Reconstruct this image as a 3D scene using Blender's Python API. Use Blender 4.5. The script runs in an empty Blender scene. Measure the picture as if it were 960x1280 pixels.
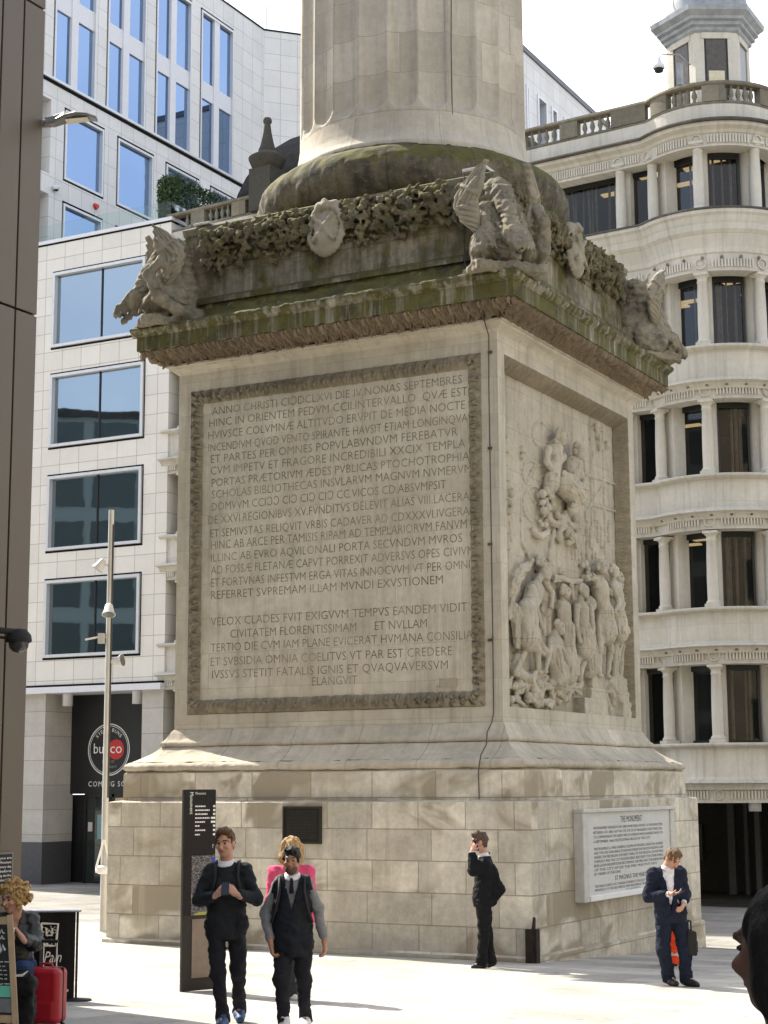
import bpy, bmesh, math, random
import numpy as np
from mathutils import Matrix, Vector
rng = np.random.default_rng(7)
random.seed(7)
C = bpy.context.scene.collection
scene = bpy.context.scene
PI = math.pi

# ------------------------------------------------------------------ camera
CAM_YAW, CAM_PITCH, CAM_ROLL = math.radians(118.48554), math.radians(9.14238), math.radians(-0.27833)
CAM_F, CAM_LOC = 2129.668, np.array([14.6128, -28.1868, 2.63])
_fw = np.array([math.cos(CAM_YAW)*math.cos(CAM_PITCH), math.sin(CAM_YAW)*math.cos(CAM_PITCH), math.sin(CAM_PITCH)])
_r = np.array([math.sin(CAM_YAW), -math.cos(CAM_YAW), 0.0]); _u = np.cross(_r, _fw)
_r2 = math.cos(CAM_ROLL)*_r + math.sin(CAM_ROLL)*_u
_u2 = -math.sin(CAM_ROLL)*_r + math.cos(CAM_ROLL)*_u
cd = bpy.data.cameras.new('camera'); cam = bpy.data.objects.new('camera', cd); C.objects.link(cam)
cd.sensor_fit = 'VERTICAL'; cd.sensor_height = 24.0; cd.sensor_width = 24.0
cd.lens = CAM_F/1280*24.0
cd.clip_start = 0.1; cd.clip_end = 3000
M = Matrix([[_r2[i], _u2[i], -_fw[i], CAM_LOC[i]] for i in range(3)] + [[0, 0, 0, 1]])
cam.matrix_world = M
scene.camera = cam
scene.render.resolution_x, scene.render.resolution_y = 768, 1024

# ------------------------------------------------------------------ light
SUN_EL, SUN_PHI = math.radians(47), math.radians(164)      # sun stands over -X, a little +Y
w = bpy.data.worlds.new('World'); scene.world = w; w.use_nodes = True
nt = w.node_tree; nt.nodes.clear()
out = nt.nodes.new('ShaderNodeOutputWorld'); bg = nt.nodes.new('ShaderNodeBackground')
sky = nt.nodes.new('ShaderNodeTexSky'); sky.sky_type = 'NISHITA'; sky.sun_disc = False
sky.sun_elevation = SUN_EL; sky.sun_rotation = PI/2 - SUN_PHI
sky.air_density = 1.0; sky.dust_density = 2.5; sky.ozone_density = 1.5
tc = nt.nodes.new('ShaderNodeTexCoord')
noi = nt.nodes.new('ShaderNodeTexNoise'); noi.inputs['Scale'].default_value = 1.6; noi.inputs['Detail'].default_value = 5
nt.links.new(tc.outputs['Generated'], noi.inputs['Vector'])
rmp = nt.nodes.new('ShaderNodeMapRange'); rmp.inputs['From Min'].default_value = 0.38; rmp.inputs['From Max'].default_value = 0.6
nt.links.new(noi.outputs['Fac'], rmp.inputs['Value'])
# broken bright cloud, thicker towards the sunward half of the sky
dotn = nt.nodes.new('ShaderNodeVectorMath'); dotn.operation = 'DOT_PRODUCT'
dotn.inputs[1].default_value = (-0.42, 0.83, 0.36)
nt.links.new(tc.outputs['Generated'], dotn.inputs[0])
mr2 = nt.nodes.new('ShaderNodeMapRange'); mr2.inputs['From Min'].default_value = 0.70; mr2.inputs['From Max'].default_value = 0.90
nt.links.new(dotn.outputs['Value'], mr2.inputs['Value'])
mx = nt.nodes.new('ShaderNodeMath'); mx.operation = 'MAXIMUM'
ml = nt.nodes.new('ShaderNodeMath'); ml.operation = 'MULTIPLY'; ml.inputs[1].default_value = 0.55
nt.links.new(rmp.outputs['Result'], ml.inputs[0]); nt.links.new(ml.outputs[0], mx.inputs[0]); nt.links.new(mr2.outputs['Result'], mx.inputs[1])
mixc = nt.nodes.new('ShaderNodeMix'); mixc.data_type = 'RGBA'
nt.links.new(mx.outputs[0], mixc.inputs['Factor']); nt.links.new(sky.outputs['Color'], mixc.inputs['A'])
mixc.inputs['B'].default_value = (9.5, 9.6, 9.9, 1)
nt.links.new(mixc.outputs['Result'], bg.inputs['Color'])
bg.inputs['Strength'].default_value = 0.11
nt.links.new(bg.outputs[0], out.inputs[0])
sd = bpy.data.lights.new('sun', 'SUN'); sd.energy = 4.2; sd.angle = math.radians(0.53); sd.color = (1.0, 0.93, 0.82)
sun = bpy.data.objects.new('sun', sd); C.objects.link(sun)
sdir = Vector((math.cos(SUN_PHI)*math.cos(SUN_EL), math.sin(SUN_PHI)*math.cos(SUN_EL), math.sin(SUN_EL)))
sun.rotation_euler = sdir.to_track_quat('Z', 'Y').to_euler(); sun.location = (-20, 10, 40)
vs = scene.view_settings
vs.view_transform = 'Standard'; vs.look = 'None'; vs.gamma = 1.0; vs.use_curve_mapping = False
vs.exposure = 1.42

# ------------------------------------------------------------------ pixel ray helpers (photo px -> a point on a real plane)
def ray(px, py):
    return CAM_LOC, _fw + _r2*(px-480)/CAM_F - _u2*(py-640)/CAM_F
def on(px, py, ax, val):
    c, d = ray(px, py); t = (val-c[ax])/d[ax]; return c + t*d
def at_depth(px, py, dep):
    c, d = ray(px, py); return c + dep*d
def gz(x, y):
    if y < -4: return -.041*(y+4)
    if y < 5: return -.053*(y+4)
    return -.477
VIEW_ROT = math.atan2(_r[1], _r[0])            # local +X = picture right, local +Y = away

# ------------------------------------------------------------------ object helpers
def tag(o, label=None, cat=None, group=None, kind=None):
    if label: o['label'] = label
    if cat: o['category'] = cat
    if group: o['group'] = group
    if kind: o['kind'] = kind
    return o
def thing(name, loc=(0, 0, 0), rz=0.0, label=None, cat=None, group=None, kind=None):
    o = bpy.data.objects.new(name, None); C.objects.link(o)
    o.empty_display_size = 0.2
    o.location = loc; o.rotation_euler = (0, 0, rz)
    return tag(o, label, cat, group, kind)
def copy_tree(o, parent=None):
    c = o.copy(); C.objects.link(c)
    if parent is not None: c.parent = parent
    for ch in list(o.children): copy_tree(ch, c)
    return c

class MB:
    """collects polygons; build() links them as ONE mesh object"""
    def __init__(s): s.v = []; s.f = []; s.uv = []; s.m = []; s.sm = []; s.marks = []
    def mark(s): s.marks.append((len(s.v), len(s.f))); return s
    def build_parts(s, name, mats, parent=None, **kw):
        """each marked piece becomes a mesh object of its own"""
        mk = s.marks+[(len(s.v), len(s.f))]; out_ = []
        for (v0, f0), (v1, f1) in zip(mk[:-1], mk[1:]):
            if f1 == f0: continue
            m_ = MB(); m_.v = s.v[v0:v1]; m_.f = [tuple(i-v0 for i in f) for f in s.f[f0:f1]]; m_.uv = s.uv[f0:f1]; m_.m = s.m[f0:f1]; m_.sm = s.sm[f0:f1]
            out_.append(m_.build(name, mats, parent, **kw))
        return out_
    def add(s, verts, faces, uvs=None, mat=0, smooth=False):
        b = len(s.v); s.v += [tuple(map(float, p)) for p in verts]
        for i, f in enumerate(faces):
            s.f.append(tuple(b+j for j in f)); s.m.append(mat); s.sm.append(smooth)
            s.uv.append(None if uvs is None else [uvs[j] for j in f])
        return s
    def box(s, x0, y0, z0, x1, y1, z1, mat=0):
        x0, x1 = sorted((x0, x1)); y0, y1 = sorted((y0, y1)); z0, z1 = sorted((z0, z1))
        v = [(x, y, z) for z in (z0, z1) for y in (y0, y1) for x in (x0, x1)]
        f = [(0, 2, 3, 1), (4, 5, 7, 6), (0, 1, 5, 4), (2, 6, 7, 3), (0, 4, 6, 2), (1, 3, 7, 5)]
        return s.add(v, f, mat=mat)
    def obox(s, c, half, R, mat=0):
        """oriented box: centre, half sizes, 3x3 columns"""
        v = []
        R = np.array(R)
        for z in (-1, 1):
            for y in (-1, 1):
                for x in (-1, 1):
                    v.append(np.array(c) + R @ (np.array([x, y, z])*np.array(half)))
        f = [(0, 2, 3, 1), (4, 5, 7, 6), (0, 1, 5, 4), (2, 6, 7, 3), (0, 4, 6, 2), (1, 3, 7, 5)]
        return s.add(v, f, mat=mat)
    def prism(s, poly, n0, n1, axis=2, mat=0):
        """polygon in the two other axes extruded along axis"""
        k = len(poly)
        def P(a, b, h):
            if axis == 2: return (a, b, h)
            if axis == 1: return (a, h, b)
            return (h, a, b)
        v = [P(a, b, n0) for a, b in poly] + [P(a, b, n1) for a, b in poly]
        f = [tuple(range(k))[::-1], tuple(range(k, 2*k))] + [(i, (i+1) % k, k+(i+1) % k, k+i) for i in range(k)]
        return s.add(v, f, mat=mat)
    def tube(s, pts, r, n=10, mat=0, cap=True, smooth=True):
        pts = [np.array(p, float) for p in pts]
        rs = r if hasattr(r, '__len__') else [r]*len(pts)
        v = []; f = []; uv = []
        prev = None; L = 0
        for i, p in enumerate(pts):
            t = pts[min(i+1, len(pts)-1)] - pts[max(i-1, 0)]
            t = t/(np.linalg.norm(t)+1e-9)
            if prev is None:
                a = np.array([0, 0, 1.0]) if abs(t[2]) < .9 else np.array([1.0, 0, 0])
                a = np.cross(t, a); a /= np.linalg.norm(a)
            else:
                a = prev - t*(prev@t); a /= np.linalg.norm(a)+1e-9
            prev = a; b = np.cross(t, a)
            if i: L += np.linalg.norm(p-pts[i-1])
            for j in range(n):
                an = 2*PI*j/n
                v.append(p + rs[i]*(math.cos(an)*a + math.sin(an)*b)); uv.append((an*max(rs), L))
        for i in range(len(pts)-1):
            for j in range(n):
                f.append((i*n+j, i*n+(j+1) % n, (i+1)*n+(j+1) % n, (i+1)*n+j))
        s.add(v, f, uv, mat, smooth)
        if cap:
            s.add(v[:n], [tuple(range(n))[::-1]], mat=mat); s.add(v[-n:], [tuple(range(n))], mat=mat)
        return s
    def lathe(s, prof, c=(0, 0), n=48, a0=0.0, a1=2*PI, mat=0, smooth=True):
        full = abs(a1-a0-2*PI) < 1e-6
        m = n if full else n+1
        v = []; uv = []
        for r, z in prof:
            for j in range(m):
                an = a0 + (a1-a0)*j/n
                v.append((c[0]+r*math.cos(an), c[1]+r*math.sin(an), z)); uv.append((an*max(p[0] for p in prof), z))
        f = []
        for i in range(len(prof)-1):
            for j in range(n):
                k = (j+1) % m
                f.append((i*m+j, i*m+k, (i+1)*m+k, (i+1)*m+j))
        return s.add(v, f, uv, mat, smooth)
    def grid(s, P, uv=None, mat=0, smooth=True, flip=False):
        """P: (na, nb, 3) array"""
        na, nb = P.shape[:2]
        idx = np.arange(na*nb).reshape(na, nb)
        q = np.stack([idx[:-1, :-1], idx[1:, :-1], idx[1:, 1:], idx[:-1, 1:]], -1).reshape(-1, 4)
        if flip: q = q[:, ::-1]
        return s.add(P.reshape(-1, 3).tolist(), q.tolist(), None if uv is None else uv.reshape(-1, 2).tolist(), mat, smooth)
    def square_ring(s, prof, mat=0):
        """profile of (half width, z) swept round a square plan with mitred corners"""
        v = []
        for h, z in prof:
            v += [(-h, -h, z), (h, -h, z), (h, h, z), (-h, h, z)]
        f = []
        for i in range(len(prof)-1):
            for j in range(4):
                k = (j+1) % 4
                f.append((i*4+j, i*4+k, (i+1)*4+k, (i+1)*4+j))
        return s.add(v, f, mat=mat)
    def sweep(s, path, prof, mat=0, smooth=False, close_ends=True):
        """path: plan polyline [(x,y)], profile [(offset to the right-hand outward side, z)]; outward = left normal * -1"""
        P = [np.array(p, float) for p in path]; N = []
        for i in range(len(P)):
            ns = []
            for a, b in ((i-1, i), (i, i+1)):
                if a >= 0 and b < len(P):
                    t = P[b]-P[a]; t /= np.linalg.norm(t); ns.append(np.array([t[1], -t[0]]))
            nn = sum(ns); nn /= np.linalg.norm(nn); N.append(nn/max(.35, nn@ns[0]))
        L = [0.0]
        for i in range(1, len(P)): L.append(L[-1]+np.linalg.norm(P[i]-P[i-1]))
        k = len(prof); v = []; uv = []; f = []
        for i in range(len(P)):
            cum = 0
            for j, (o, z) in enumerate(prof):
                q = P[i]+N[i]*o; v.append((q[0], q[1], z)); uv.append((L[i], z))
        for i in range(len(P)-1):
            for j in range(k-1):
                f.append((i*k+j, (i+1)*k+j, (i+1)*k+j+1, i*k+j+1))
        s.add(v, f, uv, mat, smooth)
        if close_ends:
            s.add(v[:k], [tuple(range(k))], mat=mat); s.add(v[-k:], [tuple(range(k))[::-1]], mat=mat)
        return s
    def build(s, name, mats, parent=None, bevel=0, smooth_angle=None):
        me = bpy.data.meshes.new(name)
        me.from_pydata(s.v, [], s.f)
        if not isinstance(mats, (list, tuple)): mats = [mats]
        for m in mats: me.materials.append(m)
        me.polygons.foreach_set('material_index', s.m)
        me.polygons.foreach_set('use_smooth', s.sm)
        uvl = me.uv_layers.new(name='UVMap')
        V = np.array(s.v); buf = np.zeros((len(me.loops), 2), np.float32)
        nor = np.zeros(len(s.f)*3, np.float32); me.polygons.foreach_get('normal', nor); nor = nor.reshape(-1, 3)
        li = 0
        for i, f in enumerate(s.f):
            n_ = len(f)
            if s.uv[i] is not None: buf[li:li+n_] = s.uv[i]
            else:
                a = np.abs(nor[i]); P = V[list(f)]
                if a[2] >= max(a[0], a[1])*1.2: buf[li:li+n_] = P[:, :2]
                elif a[1] >= a[0]: buf[li:li+n_] = P[:, [0, 2]]
                else: buf[li:li+n_] = P[:, [1, 2]]
            li += n_
        uvl.data.foreach_set('uv', buf.ravel())
        me.update()
        o = bpy.data.objects.new(name, me); C.objects.link(o)
        if parent is not None: o.parent = parent
        if bevel:
            b = o.modifiers.new('bevel', 'BEVEL'); b.width = bevel; b.segments = 2; b.limit_method = 'ANGLE'; b.angle_limit = math.radians(40)
        return o

# ------------------------------------------------------------------ signed distance modelling (organic, continuous surfaces)
class SDF:
    def __init__(s, lo, hi, h):
        s.lo = np.array(lo, float); s.h = h
        n = np.ceil((np.array(hi)-s.lo)/h).astype(int)+1
        s.n = n; s.F = np.full(n, 10.0, np.float32)
        s.ax = [s.lo[i]+h*np.arange(n[i]) for i in range(3)]
    def _sub(s, lo, hi):
        a = np.clip(np.floor((np.array(lo)-s.lo)/s.h).astype(int), 0, s.n); b = np.clip(np.ceil((np.array(hi)-s.lo)/s.h).astype(int)+1, 0, s.n)
        sl = tuple(slice(a[i], b[i]) for i in range(3))
        X = np.meshgrid(*[s.ax[i][sl[i]] for i in range(3)], indexing='ij', sparse=True)
        return sl, X
    def _join(s, sl, d, k, op):
        F = s.F[sl]
        if F.size == 0: return s
        if op == 'u':
            if k > 0:
                hh = np.maximum(k-np.abs(F-d), 0)/k; s.F[sl] = np.minimum(F, d)-hh*hh*k*.25
            else: s.F[sl] = np.minimum(F, d)
        else: s.F[sl] = np.maximum(F, -d)
        return s
    def cap(s, a, b, ra, rb=None, k=.03, op='u', sq=None):
        rb = ra if rb is None else rb
        a = np.array(a, float); b = np.array(b, float); m = max(ra, rb)*(1.0 if sq is None else max(1, max(1/q for q in sq)))+k+3*s.h
        sl, X = s._sub(np.minimum(a, b)-m, np.maximum(a, b)+m)
        ba = b-a; L2 = max(ba@ba, 1e-9)
        t = np.clip(((X[0]-a[0])*ba[0]+(X[1]-a[1])*ba[1]+(X[2]-a[2])*ba[2])/L2, 0, 1)
        dx, dy, dz = X[0]-a[0]-t*ba[0], X[1]-a[1]-t*ba[1], X[2]-a[2]-t*ba[2]
        if sq is not None: dx, dy, dz = dx*sq[0], dy*sq[1], dz*sq[2]
        d = np.sqrt(dx*dx+dy*dy+dz*dz)-(ra+(rb-ra)*t)
        return s._join(sl, d.astype(np.float32), k, op)
    def ell(s, c, r, R=None, k=.03, op='u'):
        c = np.array(c, float); r = np.array(r, float); m = r.max()+k+3*s.h
        sl, X = s._sub(c-m, c+m)
        q = [X[i]-c[i] for i in range(3)]
        if R is not None:
            R = np.array(R); q = [q[0]*R[0, i]+q[1]*R[1, i]+q[2]*R[2, i] for i in range(3)]
        k0 = np.sqrt((q[0]/r[0])**2+(q[1]/r[1])**2+(q[2]/r[2])**2)
        k1 = np.sqrt((q[0]/r[0]**2)**2+(q[1]/r[1]**2)**2+(q[2]/r[2]**2)**2)+1e-6
        return s._join(sl, (k0*(k0-1)/k1).astype(np.float32), k, op)
    def box(s, c, half, R=None, rad=.01, k=.01, op='u'):
        c = np.array(c, float); half = np.array(half, float); m = np.linalg.norm(half)+k+3*s.h
        sl, X = s._sub(c-m, c+m)
        q = [X[i]-c[i] for i in range(3)]
        if R is not None:
            R = np.array(R); q = [q[0]*R[0, i]+q[1]*R[1, i]+q[2]*R[2, i] for i in range(3)]
        q = [np.abs(q[i])-half[i]+rad for i in range(3)]
        d = np.sqrt(sum(np.maximum(x, 0)**2 for x in q))+np.minimum(np.maximum(np.maximum(q[0], q[1]), q[2]), 0)-rad
        return s._join(sl, d.astype(np.float32), k, op)
    def chain(s, pts, rs, k=.03, sq=None):
        for i in range(len(pts)-1): s.cap(pts[i], pts[i+1], rs[i], rs[i+1], k, sq=sq)
        return s
    def cut(s, p, n):
        """remove everything on the side the normal points to"""
        n = np.array(n, float); n /= np.linalg.norm(n); p = np.array(p, float)
        X = np.meshgrid(*s.ax, indexing='ij', sparse=True)
        d = (X[0]-p[0])*n[0]+(X[1]-p[1])*n[1]+(X[2]-p[2])*n[2]
        s.F = np.maximum(s.F, d.astype(np.float32)); return s
    def rough(s, amp, scale, seed=1, stretch=(1, 1, 1)):
        idx = np.argwhere(np.abs(s.F) < amp*2+2*s.h)
        P = s.lo+idx*s.h
        s.F[tuple(idx.T)] += (amp*vnoise(P*np.array(stretch)/scale, seed)).astype(np.float32); return s
    def mesh(s):
        F = s.F; n = F.shape
        S = F < 0
        c = np.zeros(tuple(np.array(n)-1), np.int8)
        for i in (0, 1):
            for j in (0, 1):
                for k in (0, 1): c += S[i:n[0]-1+i, j:n[1]-1+j, k:n[2]-1+k]
        cells = np.argwhere((c > 0) & (c < 8))
        vid = -np.ones(c.shape, np.int64); vid[tuple(cells.T)] = np.arange(len(cells))
        acc = np.zeros((len(cells), 3)); cnt = np.zeros(len(cells))
        offs = np.array([(i, j, k) for i in (0, 1) for j in (0, 1) for k in (0, 1)])
        val = np.stack([F[tuple((cells+o).T)] for o in offs], 1)
        for a in range(8):
            for b in range(a+1, 8):
                if np.abs(offs[a]-offs[b]).sum() != 1: continue
                fa, fb = val[:, a], val[:, b]; mk = (fa < 0) != (fb < 0)
                t = np.where(mk, fa/(fa-fb+1e-12), 0)
                acc += mk[:, None]*(offs[a]+t[:, None]*(offs[b]-offs[a])); cnt += mk
        V = s.lo+(cells+acc/cnt[:, None])*s.h
        Q = []
        for ax in range(3):
            sl0 = [slice(None)]*3; sl1 = [slice(None)]*3
            sl0[ax] = slice(0, n[ax]-1); sl1[ax] = slice(1, n[ax])
            A, B = S[tuple(sl0)], S[tuple(sl1)]
            e = np.argwhere(A != B)
            o1, o2 = [(1, 2), (2, 0), (0, 1)][ax]
            ok = (e[:, o1] > 0) & (e[:, o2] > 0) & (e[:, o1] < n[o1]-1) & (e[:, o2] < n[o2]-1); e = e[ok]
            d1 = np.zeros(3, int); d1[o1] = 1; d2 = np.zeros(3, int); d2[o2] = 1
            q = np.stack([vid[tuple((e-d1-d2).T)], vid[tuple((e-d2).T)], vid[tuple(e.T)], vid[tuple((e-d1).T)]], 1)
            fl = ~A[tuple(e.T)]
            q[fl] = q[fl][:, ::-1]; Q.append(q)
        return V, np.concatenate(Q)

def vnoise(P, seed=1):
    """smooth value noise in [-1, 1]"""
    r = np.random.default_rng(seed); T = r.uniform(-1, 1, (32, 32, 32))
    i = np.floor(P).astype(int); f = P-i; f = f*f*(3-2*f); o = 0
    for a in (0, 1):
        for b in (0, 1):
            for c in (0, 1):
                wgt = (f[:, 0] if a else 1-f[:, 0])*(f[:, 1] if b else 1-f[:, 1])*(f[:, 2] if c else 1-f[:, 2])
                o = o+wgt*T[(i[:, 0]+a) % 32, (i[:, 1]+b) % 32, (i[:, 2]+c) % 32]
    return o
def mesh_obj(name, V, F, mats, parent=None, smooth=True, midx=None, uv=None):
    me = bpy.data.meshes.new(name)
    V = np.asarray(V, np.float32); F = np.asarray(F, np.int32)
    me.vertices.add(len(V)); me.vertices.foreach_set('co', V.ravel())
    me.loops.add(F.size); me.loops.foreach_set('vertex_index', F.ravel())
    me.polygons.add(len(F)); me.polygons.foreach_set('loop_start', np.arange(0, F.size, F.shape[1], dtype=np.int32))
    me.polygons.foreach_set('loop_total', np.full(len(F), F.shape[1], np.int32))
    if not isinstance(mats, (list, tuple)): mats = [mats]
    for m in mats: me.materials.append(m)
    if midx is not None: me.polygons.foreach_set('material_index', np.asarray(midx, np.int32))
    me.update(calc_edges=True)
    me.polygons.foreach_set('use_smooth', np.full(len(F), smooth))
    if uv is not None:
        l = me.uv_layers.new(name='UVMap'); l.data.foreach_set('uv', np.asarray(uv, np.float32)[F.ravel()].ravel())
    me.validate()
    o = bpy.data.objects.new(name, me); C.objects.link(o)
    if parent is not None: o.parent = parent
    return o
def sdf_obj(name, S, mats, parent=None, **kw):
    V, F = S.mesh(); return mesh_obj(name, V, F, mats, parent, **kw)
def rotm(ax, deg):
    return np.array(Matrix.Rotation(math.radians(deg), 3, ax))

# ------------------------------------------------------------------ writing
def text_mesh(txt, size=1.0, align='LEFT', offset=0.0, spacing=1.0, shear=0.0):
    cu = bpy.data.curves.new('text', 'FONT'); cu.body = txt; cu.size = size; cu.align_x = align
    cu.resolution_u = 2; cu.offset = offset; cu.space_character = spacing; cu.shear = shear
    o = bpy.data.objects.new('text', cu); C.objects.link(o)
    dg = bpy.context.evaluated_depsgraph_get(); dg.update()
    me = bpy.data.meshes.new_from_object(o.evaluated_get(dg))
    V = np.array([v.co[:] for v in me.vertices]).reshape(-1, 3); F = [tuple(p.vertices) for p in me.polygons]
    bpy.data.objects.remove(o); bpy.data.curves.remove(cu); bpy.data.meshes.remove(me)
    return V, F
def put_text(mb, txt, org, ux, uz, width=None, cap=None, align='L', mat=0, offset=0.0, spacing=1.0, shear=0.0):
    """letters laid on a plane: org = baseline start, ux/uz unit vectors; cap = capital height, width = total width"""
    V, F = text_mesh(txt, 1.0, 'LEFT', offset, spacing, shear)
    if not len(V): return
    x0, x1 = V[:, 0].min(), V[:, 0].max()
    capu = 0.7
    sz = (cap/capu) if cap else width/(x1-x0)
    sx = width/(x1-x0) if width else sz
    a = (V[:, 0]-x0)*sx; b = V[:, 1]*sz
    W = (x1-x0)*sx
    if align == 'C': a -= W/2
    if align == 'R': a -= W
    P = np.array(org)+a[:, None]*np.array(ux)+b[:, None]*np.array(uz)
    mb.add(P.tolist(), F, mat=mat)
# ------------------------------------------------------------------ materials
class NT:
    def __init__(s, name):
        m = bpy.data.materials.new(name); m.use_nodes = True; s.m = m; s.t = m.node_tree; s.t.nodes.clear()
        s.out = s.n('ShaderNodeOutputMaterial'); s.b = s.n('ShaderNodeBsdfPrincipled')
        s.l(s.b.outputs[0], s.out.inputs[0])
    def n(s, ty, **kw):
        x = s.t.nodes.new(ty)
        for k, v in kw.items(): setattr(x, k, v)
        return x
    def l(s, a, b): s.t.links.new(a, b)
    def val(s, sock, v):
        if isinstance(v, (int, float)): sock.default_value = v
        elif isinstance(v, (tuple, list)): sock.default_value = tuple(v) if len(v) != 3 or sock.type == 'VECTOR' else (*v, 1)
        else: s.l(v, sock)
    def math(s, op, a, b=0.0, clamp=False):
        x = s.n('ShaderNodeMath', operation=op, use_clamp=clamp); s.val(x.inputs[0], a); s.val(x.inputs[1], b); return x.outputs[0]
    def mix(s, f, a, b, mode='MIX'):
        x = s.n('ShaderNodeMix', data_type='RGBA', blend_type=mode); s.val(x.inputs['Factor'], f); s.val(x.inputs['A'], a); s.val(x.inputs['B'], b); return x.outputs['Result']
    def rng(s, v, a, b, c=0.0, d=1.0):
        x = s.n('ShaderNodeMapRange'); s.val(x.inputs['Value'], v)
        for k, q in zip(('From Min', 'From Max', 'To Min', 'To Max'), (a, b, c, d)): x.inputs[k].default_value = q
        return x.outputs['Result']
    def mapv(s, v, scale=(1, 1, 1), loc=(0, 0, 0), rot=(0, 0, 0)):
        x = s.n('ShaderNodeMapping'); s.l(v, x.inputs['Vector']); x.inputs['Scale'].default_value = scale; x.inputs['Location'].default_value = loc
        x.inputs['Rotation'].default_value = rot
        return x.outputs[0]
    def noise(s, v, scale, detail=4, rough=.6, dist=0.0):
        x = s.n('ShaderNodeTexNoise'); s.l(v, x.inputs['Vector']); x.inputs['Scale'].default_value = scale
        x.inputs['Detail'].default_value = detail; x.inputs['Roughness'].default_value = rough; x.inputs['Distortion'].default_value = dist
        return x.outputs['Fac']
    def bump(s, h, strength=.5, dist=.01):
        x = s.n('ShaderNodeBump'); x.inputs['Strength'].default_value = strength; x.inputs['Distance'].default_value = dist
        s.l(h, x.inputs['Height']); s.l(x.outputs[0], s.b.inputs['Normal'])
    def uv(s): return s.n('ShaderNodeUVMap', uv_map='UVMap').outputs[0]
    def obj(s): return s.n('ShaderNodeTexCoord').outputs['Object']
    def col(s, c, rough=.8, spec=.3, metal=0.0):
        s.val(s.b.inputs['Base Color'], c); s.val(s.b.inputs['Roughness'], rough)
        s.b.inputs['Specular IOR Level'].default_value = spec; s.b.inputs['Metallic'].default_value = metal
        return s.m

def plain(name, c, rough=.6, spec=.4, metal=0.0, var=.12, scale=9.0, bump=0.0):
    t = NT(name); o = t.obj()
    n = t.noise(o, scale, 4); f = t.rng(n, .3, .7, 1-var, 1+var)
    cc = t.mix(1.0, c, f, 'MULTIPLY')
    if bump: t.bump(t.noise(o, scale*4, 3), bump, .004)
    return t.col(cc, rough, spec, metal)

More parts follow.
